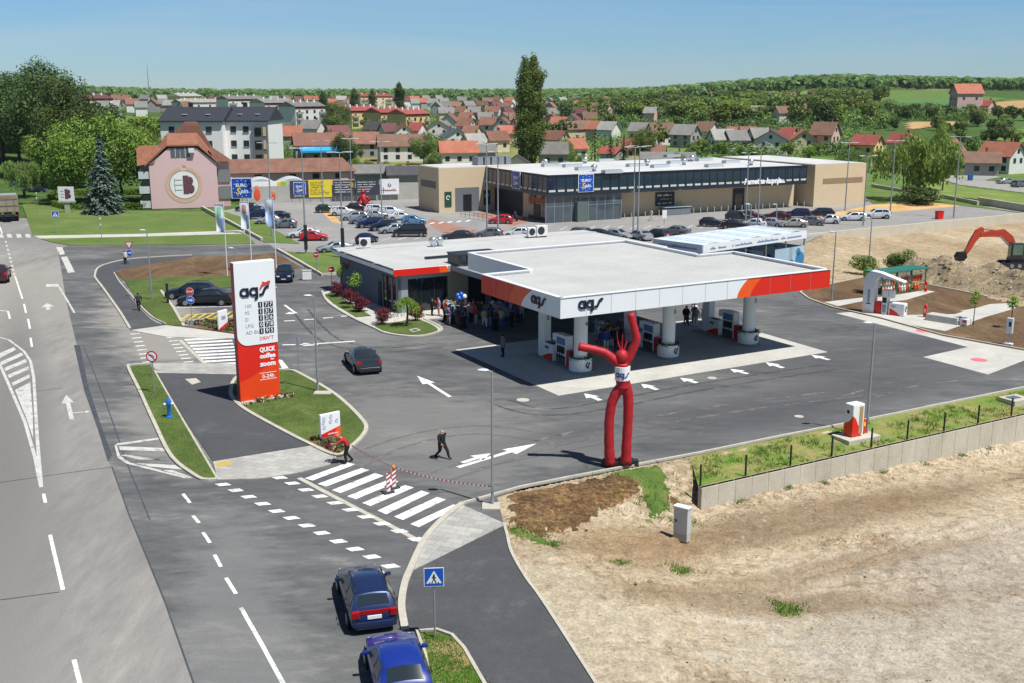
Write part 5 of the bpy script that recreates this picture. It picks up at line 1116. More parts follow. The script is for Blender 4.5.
cap.xf(Matrix.Translation((0, .40, 1.47)) @ Matrix.Rotation(-.5, 4, 'X')); cap.build('cap', parent=sw, smooth=50)
Rz = Matrix.Rotation(math.radians(190)-PI/2, 3, 'Z'); sp = sw.location
hA = sp+Rz @ Vector((-.1, .87, 1.17)); foot = G(334.5, 462.5, .03)
br = empty('broom', foot, 0, 'long handled push broom held by the sweeper at the crossing', 'broom')
m = MB().tube([Vector((0, 0, .05)), hA-foot+Vector((0, 0, .12))], .016, 8, M('wood_handle', 'b59a6a', .7, .1)); m.build('handle', parent=br)
m = MB().box((0, 0, .06), (.5, .1, .06), dark_metal, .5); m.build('head', parent=br)
m = MB()
for i in range(24): m.box((-.23+.02*i, 0, .015), (.015, .09, .05), black_mat)
m.box((0, 0, .03), (.5, .05, .02), black_mat); m.build('bristles', parent=br)
person('walk', G(139, 310.5, .06), 100, 'dark grey', 'black', 'person in dark clothes walking away on the black footpath', hair=0)
person('stand', G(125.5, 264.5, .02), 250, 'white', 'black', 'person in white shirt and black trousers beside the yield sign', hair=1)
person('walk', G(651, 220.5, .02), 200, 'cream', 'beige', 'pedestrian in pale clothes passing the supermarket wall', hair=2)
mm_ = person('stand', G(503, 357, .01), 200, 'grey', 'black', 'tall person in patterned grey top with camera at canopy shadow edge', hair=3, s=1.06)
m = MB().box((.18, .3, 1.45), (.14, .12, .1), black_mat); tag(m.build('camera', loc=mm_.location, rz=mm_.rotation_euler[2]), 'small black camera held by the person at the canopy shadow edge', 'camera')
R = random.Random(21); used = set()
spots = [(432, 313, 'black', 'black', 'stand'), (438, 312.5, 'pink', 'pink', 'short_raise'), (441.5, 313, 'pink', 'cream', 'stand')]
CR = 'crowd gathered before the shop and under the canopy'
person('stand', G(432, 316, .01), 20, 'black', 'black', 'person in black dress at the left end of the crowd', CR, 3)
person('short_raise', G(439, 316, .01), 200, 'pink', 'pink', 'person all in pink with a raised arm at the crowd edge', CR, 2)
names = list(CLOTH)
cand = []
for i in range(44):
    x = 446+ (i*2.13) % 78; y = 316+R.uniform(0, 11)+max(0, (x-470))*.03
    cand.append((x, y))
for i in range(16): cand.append((R.uniform(596, 625), R.uniform(335, 352)))
for i in range(12): cand.append((R.uniform(684, 712), R.uniform(318, 327)))
pal = ['purple', 'blue', 'white', 'light blue', 'grey', 'navy', 'beige', 'black', 'turquoise', 'red', 'pink', 'green', 'cream', 'dark grey', 'brown', 'orange']
for i, (x, y) in enumerate(cand):
    k = 0
    while True:
        where = 'in crowd before shop' if i < 44 else ('in crowd behind air dancer' if i < 60 else 'in group by right columns')
        s_, t_ = R.choice(pal[:8] if R.random() < .6 else pal), R.choice(['black', 'navy', 'dark grey', 'black', 'beige', 'grey', 'white', 'blue', 'brown', 'light blue'])
        if (s_, t_, where) not in used: used.add((s_, t_, where)); break
    person(R.choice(list(POSE)[:4]), G(x, y, .012), R.uniform(0, 360), s_, t_, f'person in {s_} top and {t_} trousers {where}', CR, R.randrange(5), R.uniform(.93, 1.05))
def cocktail(x, y, lb):
    o = empty('cocktail_table', G(x, y, .01), 0, lb, 'table', 'black draped cocktail tables')
    MB().lathe((0, 0, 0), [(.4, 0), (.36, .15), (.26, .6), (.34, 1.02), (.4, 1.1)], 20, M('black_cloth', '101114', .9, .1)).build('cover', parent=o, smooth=60)
    MB().lathe((0, 0, 1.1), [(.41, 0), (.41, .03)], 20, dark_metal).build('top', parent=o)
cocktail(446.5, 321.5, 'black draped cocktail table nearest the pink dress'); cocktail(462.5, 328, 'black draped cocktail table nearest the forecourt at the shadow edge'); cocktail(495, 330, 'black draped cocktail table inside the canopy shadow')
bl_m = M('balloon_blue', '2a62c4', .2, .05, spec=.7); bw_m = M('balloon_white', 'dfe3ea', .2, .05, spec=.7)
bb = G(458, 318, 0)
for k, (dx, dy, dz, mt, lb) in enumerate(((0, 0, 2.1, bl_m, 'blue balloon at the left of the bunch over the crowd'), (.32, .1, 2.2, bl_m, 'blue balloon at the right of the bunch over the crowd'), (.14, -.1, 1.85, bl_m, 'lowest blue balloon of the bunch over the crowd'), (.62, .1, 2.0, bw_m, 'white balloon beside the blue bunch over the crowd'))):
    o = empty('balloon', bb+Vector((dx, dy, dz)), 0, lb, 'balloon', 'balloons over the crowd')
    MB().ball((0, 0, 0), .22, 14, mt, (1, 1, 1.2)).build('skin', parent=o, smooth='all'); MB().tube([(0, 0, -.26), (.03, 0, -.7), (-dx*.7, 0, -1.0)], .006, 4, bw_m).build('string', parent=o)
beige_wall = M('beige_wall', 'c9b697', .85, .05, .4, bump=.05); beige_shade = M('beige_recess', 'bfae92', .85, .05, .4); navy_panel = M('navy_panel', '1a2838', .3, .1, .5, spec=.6); navy_edge = M('navy_edge', '14202d', .4, .05)
membrane = M('membrane', 'bfbfbc', .7, .14, .12); sign_blue = M('sign_blue', '1b49a8', .35, .04); sign_yellow = M('sign_yellow', 'e3c52b', .4, .05)
smk = empty('supermarket', SM.o, SM.yaw, 'supermarket with flat white roof, dark blue glass band and beige walls', 'supermarket')
UW = SM.uv(808, 166, 7.5)[0]; VD = 26.2; UB = UW
TOP = 7.5; BB = 4.3
m = MB(); m.box((UW/2+.2, 13.9, TOP+.02), (UW-.4, 27.2, .16), membrane); m.build('roof', parent=smk)
m = MB()
for b in ((UW/2, .12, UW, .24), (.12, 13, .24, 26), (UW-.12, 3, .24, 5.6)): m.box((b[0], b[1], TOP-.02), (b[2], b[3], .34), navy_edge)
m.build('parapet', parent=smk)
def band(n, L, front):
    w_ = L/n
    for k in range(n):
        s0 = k*w_
        g = MB()
        if front: g.box((s0+w_/2, .10, (BB+.75+TOP-.2)/2), (w_-.10, .08, TOP-.2-BB-.75), glass_blue)
        else: g.box((.10, s0+w_/2, (BB+.75+TOP-.2)/2), (.08, w_-.10, TOP-.2-BB-.75), glass_blue)
        g.build('band_window', parent=smk)
    m = MB(); lo = MB()
    for k in range(n+1):
        s0 = min(max(k*w_, .06), L-.06)
        m.box(((s0, .08, (BB+TOP)/2) if front else (.08, s0, (BB+TOP)/2)), (.12, .12, TOP-BB-.4), navy_edge)
    z = BB+.3
    m.box(((L/2, .06, z) if front else (.06, L/2, z)), ((L, .2, .6) if front else (.2, L, .6)), navy_panel)
    m.build('band_frame', parent=smk)
    for k in range(n):
        s0 = (k+.5)*w_; c = (s0, -.045, BB+.82) if front else (-.045, s0, BB+.82)
        lo.box(c, ((w_*.72, .03, .32) if front else (.03, w_*.72, .32)), M('window_reflection', 'c9c6bf', .6, .15, 2))  # reflections in the band windows, put into the colour as pale strips
    lo.build('window_reflection', parent=smk)
band(32, UW, True); band(16, VD, False)
m = MB(); m.box((UW/2, 3.2, (BB+TOP)/2), (UW-.5, 6, TOP-BB-.3), beige_shade); m.box((3.2, VD/2+2, (BB+TOP)/2), (5.8, VD-5, TOP-BB-.35), beige_shade); m.build('upper_core', parent=smk)
U1 = SM.uv(628, 220, 0)[0]
m = MB(); m.box(((U1+UW)/2, 3.4, BB/2), (UW-U1, .4, BB), beige_wall); m.box((UW/2, 27.3, TOP/2), (UW, .4, TOP), beige_wall); m.build('wall', parent=smk)
DK = SM.uv(776, 215, 0)[0]
m = MB(); m.box((DK, 3.18, 1.9), (2.6, .1, 3.8), navy_edge); d_ = m.build('door', parent=smk); MB().box((DK, 3.11, 1.5), (1.6, .04, 2.6), glass_dark).build('pane', parent=d_)
ng = 9; gw = U1/ng
for k in range(ng):
    w_ = MB().box(((k+.5)*gw, .5, BB/2), (gw-.12, .05, BB-.1), M('shop_glass', '46525a', .05, .25, .35, spec=.9)).build('window', parent=smk)
m = MB()
for k in range(ng+1): m.box((k*gw, .5, BB/2), (.13, .13, BB), grey_metal)
m.box((U1/2, .5, 2.6), (U1, .09, .1), grey_metal); m.build('mullion', parent=smk)
MB().box((U1*.44, .1, 1.6), (1.9, 1.2, 3.2), M('lobby', '5d6a66', .15, .1)).build('entrance_lobby', parent=smk)
for k in range(3): MB().box((1.2+k*.0, 2.2+k*2.6, BB/2), (.06, 2.4, BB-.2), M('shop_glass', '46525a', .05, .25, .35, spec=.9)).build('window', parent=smk)
MB().box((1.15, 5.2, 3.2), (.04, 6.4, .9), M('poster_warm', 'a8583c', .6, .5, 3)).build('poster', parent=smk)
MB().box((1.12, 5.5, 1.3), (.06, 2.2, 2.6), navy_edge).build('door', parent=smk)
m = MB(); m.box((2.0, 17.2, BB/2), (.4, 17.5, BB), navy_edge); m.box((1.9, 10.2, BB/2), (.5, 2.2, BB), beige_wall); m.build('side_wall', parent=smk)
R0 = SM.uv(813, 207, 0); R1 = SM.uv(869, 204.5, 0)
m = MB(); m.box(((R0[0]+R1[0])/2, R0[1]+14, (TOP+.1)/2), (R1[0]-R0[0], 28, TOP+.1), beige_wall); e_ = m.build('end_block', parent=smk)
m = MB(); m.box((R0[0]+(R1[0]-R0[0])*.55, R0[1]-.02, 4.6), ((R1[0]-R0[0])*.78, .05, .95), M('louvre_brown', '8d7a62', .7, .1)); m.build('louvre_panel', parent=e_)
m = MB(); m.box(((R0[0]+R1[0])/2, R0[1]+14, TOP+.16), (R1[0]-R0[0]-.6, 27.4, .06), membrane); m.build('roof', parent=e_)
Lc = SM.uv(439.2, 213, 0); Lf = SM.uv(412, 208.5, 0)
LD = Lf[1]-Lc[1]; m = MB(); x0 = Lc[0]; m.box((x0+7.2, Lc[1]+LD/2, 3.85), (14.4, LD, 7.7), beige_wall); e_ = m.build('end_block', parent=smk)
m = MB(); m.box((x0-.02, Lc[1]+LD*.5, 4.7), (.05, LD*.72, 1.2), M('louvre_grey', '77716a', .7, .1)); m.build('louvre_panel', parent=e_)
d_ = MB().box((x0+5.4, Lc[1]-.02, 2.1), (4.6, .08, 4.2), M('roller_grey', '6b6f73', .5, .1)).build('roller_door', parent=e_); MB().box((x0+5.4, Lc[1]-.1, 1.5), (1.6, .06, 3.0), black_mat).build('dark_gate', parent=d_)
rec = M('recycle_green', '1f4a38', .5, .1)
for dx in (1.7, 9.2):
    s_ = MB().box((x0+dx, Lc[1]-.06, 2.3), (1.3, .06, 2.6), rec).build('green_board', parent=e_)
    ribbon(arc(0, 0, .32, 0, 300, 14), .12, white_letter, .02).xf(Matrix.Translation((x0+dx, Lc[1]-.09, 2.6))).build('symbol', parent=s_)
m = MB(); m.box((x0+7.2, Lc[1]+LD/2, 7.75), (13.8, LD-.6, .1), membrane)
m.build('roof', parent=e_)
for k in range(5): MB().box((x0+9+k*1.4, Lc[1]+LD*.35, 8.5), (1.0, 2.4, 1.4), grey_metal).build('roof_cabinet', parent=e_)
def euro_sign(parent, w, mtx, back=.12):
    "square blue sign, white rim, ring of stars, two words"
    b = MB().box((0, 0, w/2), (w, back, w), white_paint).xf(mtx).build('sign_case', parent=parent)
    MB().box((0, -back/2-.015, w/2), (w*.93, .03, w*.93), sign_blue).xf(mtx).build('sign_face', parent=b)
    st_ = MB()
    for k in range(12):
        a = 2*PI*k/12; r = w*.4; cx, cz = r*math.sin(a)*1.0, w/2+r*math.cos(a)
        pts = [(cx+(w*.036 if q % 2 == 0 else w*.016)*math.sin(q*PI/5), -back/2-.05, cz+(w*.036 if q % 2 == 0 else w*.016)*math.cos(q*PI/5)) for q in range(10)]
        st_.add(pts, [tuple(range(9, -1, -1))], M('star_pale', 'd9e3ea', .4, 0))
    st_.xf(mtx).build('star_ring', parent=b)
    t = text_mb('EURO', w*.22, M('star_pale', 'd9e3ea', .4, 0), bold=w*.008, extrude=.015); at(t, 0, -back/2-.05, w*.57); t.xf(mtx); t.build('lettering', parent=b)
    t = text_mb('S', w*.42, sign_yellow, bold=w*.012, shear=.25, extrude=.016); at(t, -w*.2, -back/2-.05, w*.22); t.merge(at(text_mb('pin', w*.3, M('star_pale', 'd9e3ea', .4, 0), bold=w*.008, shear=.25, extrude=.016), w*.1, -back/2-.05, w*.26)); t.xf(mtx); t.build('lettering', parent=b)
    return b
su1 = SM.uv(582.5, 185, 5.8)[0]; euro_sign(smk, 2.9, Matrix.Translation((su1, -.12, 4.75)))
euro_sign(smk, 2.9, Matrix.Translation((-.12, SM.uv(526, 182, 5.8)[1], 4.75)) @ Matrix.Rotation(-PI/2, 4, 'Z'))
t = text_mb('Pametna kupnja...', 1.35, white_letter, bold=.05, shear=.2, extrude=.05, width=9.2); at(t, SM.uv(781, 182, 5.3)[0], -.1, 4.75); t.build('lettering', parent=smk)
bu = SM.uv(669, 200, 2.5)[0]
b_ = MB().box((bu, 3.1, 2.6), (3.9, .12, 2.3), navy_edge).build('notice_board', parent=smk)
m = scrawl(3.0, .4, white_letter, 11, 12); at(m, bu-1.6, 3.03, 3.1); m2 = scrawl(2.4, .4, M('gold_letter', 'b59a4a', .5, 0), 12, 10); at(m2, bu-1.0, 3.03, 2.45); m.merge(m2); m3 = scrawl(3.0, .35, white_letter, 13, 12); at(m3, bu-1.5, 3.03, 1.75); m.merge(m3); m.build('lettering', parent=b_)
k = 0
for x, y in ((605, 161.5), (635.5, 166.5), (551, 166.5), (660, 167.5), (585, 170), (612, 173), (572, 167), (676, 163.5), (690, 161), (704, 161), (731, 163), (714, 167), (672, 157)):
    u, v = SM.uv(x, y, 7.6); s_ = MB().box((u, v, 7.85), (3.4, 1.3, .5), M('skylight_frame', 'b6b9bb', .5, .05)).build('skylight', parent=smk); MB().box((u, v, 8.12), (3.1, 1.0, .06), M('skylight_glass', '7d8f9c', .1, .1, spec=.8)).build('dome', parent=s_)
for x, y in ((545, 164), (585, 162), (594, 170), (647, 164.5), (684, 163.5), (692, 160), (751, 164)):
    u, v = SM.uv(x, y+1.5, 7.6); o = MB().lathe((u, v, 7.55), [(.4, 0), (.3, .4), (.5, .6), (.58, .85), (.42, 1.15), (.1, 1.25)], 14, M('bright_steel', 'c9ced2', .25, .05, metal=.8)).build('roof_vent', parent=smk, smooth=50)
tw = empty('trolley_shelter', SM.w(bu+1.2, 1.6, .01), SM.yaw, 'low glass trolley shelter beneath the dark notice board', 'trolley shelter')
m = MB(); m.box((0, 0, .55), (5.2, 1.6, 1.0), M('trolley_steel', '8f979c', .3, .3, 6, metal=.6)); m.build('trolleys', parent=tw); m = MB(); m.box((0, 0, 1.35), (5.6, 1.9, .06), aqua_wall); m.build('roof', parent=tw)
for s_ in (-2.7, 2.7): MB().box((s_, 0, .67), (.07, .07, 1.35), steel).build('post', parent=tw)
first = None
for i in range(34):
    x = 590+i*6.9; u, v = SM.uv(x, 219.5-(x-590)*.058, 0)
    if first is None:
        first = empty('bollard', SM.w(u, v, 0), 0); MB().lathe((0, 0, 0), [(.07, 0), (.07, .95), (.03, 1.0)], 8, M('bollard_grey', 'b8bbb8', .5, .05)).build('post', parent=first); MB().lathe((0, 0, 0), [(.12, 0), (.12, .04)], 8, grey_metal).build('foot', parent=first); o = first
    else: o = copy_tree(first); o.location = SM.w(u, v, 0)
    tag(o, 'pale steel bollard in the row before the supermarket wall', 'bollard', 'bollards along the supermarket wall')
fc = empty('railing', G(461, 216.5, 0), math.atan2(*(lambda d: (d.y, d.x))(G(492, 222)-G(461, 216.5))), 'low grey railing beside the roller door', 'railing'); fl_ = (G(492, 222)-G(461, 216.5)).length
m = MB()
for z in (.5, 1.0): m.box((fl_/2, 0, z), (fl_, .05, .05), grey_metal)
m.build('rail', parent=fc)
for i in range(8): MB().box((fl_*i/7, 0, .5), (.06, .06, 1.0), grey_metal).build('post', parent=fc)
sc_ = empty('scooter', G(520, 221, .01), .6, 'dark scooter parked before the supermarket entrance', 'scooter')
m = MB(); m.tube([(-.6, 0, .55), (-.2, 0, .6), (.1, 0, .4), (.45, 0, .45), (.6, 0, .95)], [.16, .18, .12, .1, .07], 8, dark_metal); m.box((-.4, 0, .78), (.6, .26, .12), black_mat); m.build('body', parent=sc_)
for x in (-.62, .68): w_ = MB().lathe((0, 0, -.06), [(.24, 0), (.26, .06), (.24, .12)], 14, tyre_m); w_.xf(Matrix.Translation((x, 0, .26)) @ Matrix.Rotation(PI/2, 4, 'X')); w_.build('wheel', parent=sc_)
MB().tube([(.58, -.35, 1.0), (.6, 0, 1.02), (.58, .35, 1.0)], .025, 6, grey_metal).build('handlebar', parent=sc_)
person('stand', G(515, 221.5, .01), 250, 'dark grey', 'navy', 'person standing by the scooter at the supermarket entrance', None, 0)
o = empty('aisle_sign', G(664, 227, .01), .3, 'small white aisle sign on a thin post before the notice board', 'sign'); MB().tube([(0, 0, 0), (0, 0, 1.7)], .04, 6, grey_metal).build('post', parent=o); MB().box((0, -.05, 2.0), (.75, .04, 1.3), white_paint).build('panel', parent=o)
wa, wb = G(262, 203.5), G(404, 199.5); wdir = math.atan2((wb-wa).y, (wb-wa).x); wl_ = (wb-wa).length
bwl = empty('boundary_wall', wa, wdir, 'long pale concrete boundary wall behind the parking, carrying billboards', 'wall')
m = MB(); m.box((wl_/2+4, .2, 1.6), (wl_+16, .3, 3.2), M('wall_grey', 'a8a69f', .9, .1, .5)); m.build('panel', parent=bwl)
def board(px0, px1, y, mat, zz, h, label, deco):
    a, b = G(px0, y), G(px1, y-(px1-px0)*.02); w_ = (b-a).length*.985
    o = empty('billboard', a+Vector((0, -.35, 0)), wdir, label, 'billboard', 'billboards along the parking wall')
    MB().box((w_/2, 0, zz+h/2), (w_, .12, h), mat).build('panel', parent=o)
    for x in (.3, w_/2, w_-.3): MB().box((x, .05, zz/2), (.12, .1, zz), grey_metal).build('post', parent=o)
    deco(o, w_, zz, h); return o
def rect(o, x, z, w_, h, mat, d=.075, name='print'): return MB().box((x+w_/2, -d, z+h/2), (w_, .02, h), mat).build(name, parent=o)
def deco_people(o, w_, z, h):
    rect(o, w_*.72, z+h*.55, w_*.26, h*.4, M('print_yellow', 'e0b42a', .5, .1)); rect(o, w_*.82, z+h*.62, w_*.17, h*.36, M('print_green', '8fb43a', .5, .1), .09)
    for x, s_, c in ((.14, .85, 'd9502a'), (.6, .5, 'd24a2c')):
        m = MB(); m.ball((w_*x, -.1, z+h*s_*.82), h*.12, 10, M('print_skin', 'c98a66', .6, 0), (1, .15, 1)); m.ball((w_*x, -.1, z+h*s_*.38), h*.2*s_*1.5, 12, M('print_'+c, c, .6, .1), (.7, .1, 1.3)); m.build('print', parent=o)
    rect(o, w_*.2, z+h*.45, w_*.2, h*.12, M('print_dark', '4a4038', .6, .1)); rect(o, w_*.02, z+h*.02, w_*.25, h*.2, M('print_dark', '4a4038', .6, .1))
def deco_sign(o, w_, z, h): euro_sign(o, h*.72, Matrix.Translation((w_*.52, -.1, z+h*.2))); m = scrawl(w_*.6, h*.07, white_letter, 3, 10); at(m, w_*.2, -.08, z+h*.08); m.build('lettering', parent=o)
def deco_lines(mat, seed, rows, head=None):
    def f(o, w_, z, h):
        m = MB(); R = random.Random(seed)
        for i in range(rows):
            a = scrawl(w_*R.uniform(.5, .85), h*.085, mat, seed*10+i, 16); at(a, w_*.08, -.07, z+h*(.84-.78*i/rows)); m.merge(a)
        m.build('lettering', parent=o)
        if head: rect(o, w_*.78, z+h*.55, w_*.15, h*.3, head)
    return f
def deco_red(o, w_, z, h):
    t = scrawl(w_*.6, h*.17, M('wine_letter', '7a1426', .5, 0), 33, 6); at(t, w_*.28, -.08, z+h*.22); t.build('lettering', parent=o); ribbon(arc(w_*.5, z+h*.6, h*.09, 90, 400, 12), h*.05, ink, .02).xf(Matrix.Translation((0, -.07, 0))).build('emblem', parent=o)
    m = MB(); m.box((w_*.18, -.08, z+h*.27), (.12, .03, h*.42), M('wine_letter', '7a1426', .5, 0)); m.box((w_*.18, -.085, z+h*.29), (.7, .03, .12), M('wine_letter', '7a1426', .5, 0)); m.build('emblem', parent=o)
dark_board = M('dark_board', '3a3c48', .5, .06); gold = M('gold_letter', 'b59a4a', .5, 0)
board(253, 289, 203.5, white_paint, .5, 3.6, 'white billboard with orange figures and a green corner, far left', deco_people)
board(291, 309.5, 202.5, dark_board, .9, 3.2, 'dark billboard with a round cornered blue star sign', deco_sign)
board(309.5, 333.5, 202, M('board_yellow', 'dcc93a', .5, .04), .9, 3.3, 'bright yellow billboard covered in thin text', deco_lines(M('brown_letter', '7d6c22', .5, 0), 4, 8))
board(334, 356, 201.5, dark_board, 1.1, 2.9, 'dark grey billboard right of the yellow one', deco_lines(white_letter, 5, 5, gold))
board(356.5, 380, 201, dark_board, 1.1, 2.9, 'dark grey billboard left of the white one', deco_lines(white_letter, 6, 5))
board(380.5, 400, 200.2, white_paint, 1.1, 3.0, 'white billboard with wine red lettering at the right end', deco_red)
tile_red = ground_mat('tile_red', [(.3, '674a3e'), (.48, '7b594b'), (.62, '886656'), (.78, '776154')], scale=.5, scale2=4, bump=.4, bscale=6)
pink_wall = M('pink_wall', 'c6a3a2', .9, .06, .4); pink_pale = M('pink_pale', 'd2b2b2', .9, .04, .4)
ba0, ba1 = G(226, 187.5), G(354.5, 184.5); bang = math.atan2((ba1-ba0).y, (ba1-ba0).x); bln = (ba1-ba0).length
barn = empty('barn', ba0, bang, 'long low pinkish barn with a worn red tiled roof behind the billboards', 'barn')
m = MB(); m.box((bln/2, 4, 1.6), (bln, 8, 3.2), pink_wall); m.build('wall', parent=barn)
m = MB(); m.add([(-.5, -.7, 3.05), (bln+.5, -.7, 3.05), (bln-2.0, 4, 5.9), (-.5, 4, 5.9), (-.5, 8.7, 3.05), (bln+.5, 8.7, 3.05)], [(0, 1, 2, 3), (3, 2, 5, 4), (1, 5, 2)], tile_red); m.add([(-.5, -.7, 2.95), (bln+.5, -.7, 2.95), (bln+.5, 8.7, 2.95), (-.5, 8.7, 2.95)], [(3, 2, 1, 0)], tile_red); m.build('roof', parent=barn)
for x in (256.5, 293, 317, 340):
    u = (G(x, 186)-ba0).length; w_ = MB().box((u, -.03, 2.1), (1.5, .08, 1.1), black_mat).build('window', parent=barn)
m = MB(); m.box(((G(345, 185)-ba0).length, -.05, 1.4), (1.8, .1, 2.8), pink_pale); m.build('door', parent=barn)
sh = empty('market_canopy', G(214, 203), wdir, 'low arched pale canopy tops beside the blue sign', 'canopy')
m = MB()
for k in range(3):
    P = [(k*6+6*t, 1.1*math.sin(PI*t)) for t in [i/8 for i in range(9)]]; vs = [(x, 0, 3.2+z) for x, z in P]+[(x, 7, 3.2+z) for x, z in P]
    m.add(vs, [(i, i+1, 10+i, 9+i) for i in range(8)]+[tuple(range(8, -1, -1))], M('pale_sheet', 'b7bcb9', .6, .1))
m.build('roof', parent=sh, smooth=50); m = MB()
for k in range(4):
    for v in (0.2, 6.8): MB().box((min(k*6+.1, 17.9), v, 1.6), (.12, .12, 3.2), grey_metal).build('post', parent=sh)
PK = Fr(G(152, 209), math.radians(16)); pw = PK.uv(220, 211.5)[0]
pk = empty('pink_building', PK.o, PK.yaw, 'three storey pink building with orange tiled roof and round emblem on the gable', 'building')
PD = 26; PE = 8.0; PR = 11.2; x1 = 2.8
m = MB()
gab = [(0, 0), (pw, 0), (pw, PE), (pw*.72, PR-.5), (pw*.30, PR-.5), (0, PE)]
n = len(gab); m.add([(x, 0, z) for x, z in gab]+[(x, PD, z) for x, z in gab], [tuple(range(n)), tuple(range(2*n-1, n-1, -1))]+[(i, n+i, n+(i+1) % n, (i+1) % n) for i in range(n)], pink_pale)
o = m.build('wall', parent=pk); bm = bmesh.new(); bm.from_mesh(o.data); bmesh.ops.recalc_face_normals(bm, faces=bm.faces); bm.to_mesh(o.data); bm.free()
tile_or = ground_mat('tile_orange', [(.3, '7a4f3f'), (.48, '90604a'), (.62, '9c6c55'), (.78, '876352')], scale=.6, scale2=4, bump=.4, bscale=6)
tile_brown = ground_mat('tile_brown', [(.3, '5f4338'), (.5, '724d40'), (.7, '836052')], scale=.6, scale2=4, bump=.4, bscale=6)
m = MB(); e = .7
pr = [(-e, PE-.45), (pw*.28, PR-.15), (pw*.74, PR-.15), (pw+e, PE-.45)]
pr2 = [(x, z+.28) for x, z in pr]
vs = [(x, -.3, z) for x, z in pr]+[(x, -.3, z) for x, z in pr2]+[(x, 12.5, z+(1.6 if i in (1, 2) else 0)) for i, (x, z) in enumerate(pr2)]
m.add(vs, [(0, 1, 5, 4), (1, 2, 6, 5), (2, 3, 7, 6), (4, 5, 9, 8), (5, 6, 10, 9), (6, 7, 11, 10)], tile_or); m.build('roof', parent=pk)
m = MB(); vs = [(-e, 12.3, PE-.2), (pw+e, 12.3, PE-.2), (pw*.75, 14, PR+3.6), (pw*.55, 14, PR+3.6), (-e, PD+1, PE-.2), (pw+e, PD+1, PE-.2), (pw*.75, PD-4, PR+3.6), (pw*.55, PD-4, PR+3.6)]
m.add(vs, [(0, 1, 2, 3), (1, 5, 6, 2), (5, 4, 7, 6), (4, 0, 3, 7), (3, 2, 6, 7)], tile_brown); m.build('rear_roof', parent=pk)
for k in range(4):
    v = 1.4+k*3.4
    m = MB(); m.add([(-1.9, v-1.5, PE-.3), (-1.9, v+1.5, PE-.3), (-1.75, v, PE+2.6), (3.4, v, PE+2.6), (.8, v-1.5, PE-.1), (.8, v+1.5, PE-.1)], [(0, 2, 1)], black_mat); m.add([(-2.0, v-1.6, PE-.3), (-1.95, v, PE+2.75), (3.4, v, PE+2.75), (.9, v-1.6, PE+.2), (-2.0, v+1.6, PE-.3), (.9, v+1.6, PE+.2)], [(0, 3, 2, 1), (1, 2, 5, 4)], tile_or); m.build('dormer', parent=pk)
for k in range(5):
    for z in (0.6, 3.2, 5.8):
        b_ = MB().box((-.95, 1.7+k*3.2, z+.2), (1.9, 2.9, 1.3), M('balcony_pale', 'bcc3c2', .6, .1)).build('balcony', parent=pk); MB().box((-.7, 1.7+k*3.2, z+1.4), (1.4, 2.9, 1.1), glass_dark).build('window', parent=b_)
for x in (.40, .545):
    w_ = MB().box((pw*x, -.04, 9.95), (1.55, .08, 1.7), M('pane_grey', '59646b', .1, .1)).build('window', parent=pk); MB().box((pw*x, -.09, 9.95), (.07, .05, 1.7), white_paint).build('frame', parent=w_)
ac = MB().box((pw*.64, -.35, 10.3), (1.0, .5, .8), M('ac_white', 'd5d6d3', .5, .04)).build('air_conditioner', parent=pk)
t = scrawl(2.6, .7, M('tan_letter', 'a98a62', .6, 0), 31, 4); at(t, pw*.5-1.3, -.02, 7.3); t.build('lettering', parent=pk)
def disc(cx, cz, r, y, mat, n=32): return MB().add([(cx+r*math.cos(2*PI*i/n), y, cz+r*math.sin(2*PI*i/n)) for i in range(n)], [tuple(range(n))], mat)
cz = 4.2; em = disc(pw*.5, cz, 2.45, -.02, white_paint); ribbon(arc(pw*.5, cz, 3.0, 100, 440, 40), .55, M('tan_ring', 'c8ab93', .8, .05), .03, em); ribbon(arc(pw*.5, cz, 2.5, 0, 360, 40), .12, M('tan_ring2', 'a47f62', .8, .05), .035, em)
wine = M('wine', '65404a', .6, .05); em.box((pw*.5+.3, -.05, cz), (.95, .04, 3.3), wine); em.ball((pw*.5+1.0, -.05, cz+.7), .75, 12, wine, (.8, .04, 1)); em.ball((pw*.5+1.1, -.05, cz-.75), .85, 12, wine, (.8, .04, 1)); em.box((pw*.5-1.0, -.05, cz), (1.5, .03, .1), grey_letter); em.box((pw*.5-1.0, -.05, cz+.9), (1.3, .03, .1), grey_letter); em.box((pw*.5-1.0, -.05, cz-.9), (1.3, .03, .1), grey_letter); em.box((pw*.5-1.6, -.05, cz), (.1, .03, 2.4), grey_letter)
em.build('emblem', parent=pk)
m = MB(); m.box((pw+1.1, 5, 4.1), (2.2, 8, 8.2), pink_wall); a_ = m.build('annexe', parent=pk)
for z in (2.6, 5.6): MB().box((pw+1.3, .9, z), (2.2, .2, 2.3), M('lattice', '77797a', .7, .5, 14)).build('balcony_screen', parent=a_)
m = MB(); m.add([(pw-.5, .3, 8.2), (pw+2.6, .3, 8.2), (pw+2.6, 9.6, 8.2), (pw-.5, 9.6, 8.2), (pw-1.0, 3, 10.8), (pw-1.0, 8, 10.8)], [(0, 1, 4), (1, 2, 5, 4), (2, 3, 5)], tile_brown); m.build('roof', parent=a_)
slate_roof = M('slate_roof', '33363d', .6, .1, 2, bump=.2); wall_white = M('wall_white', 'e6e5e1', .85, .04, .3)
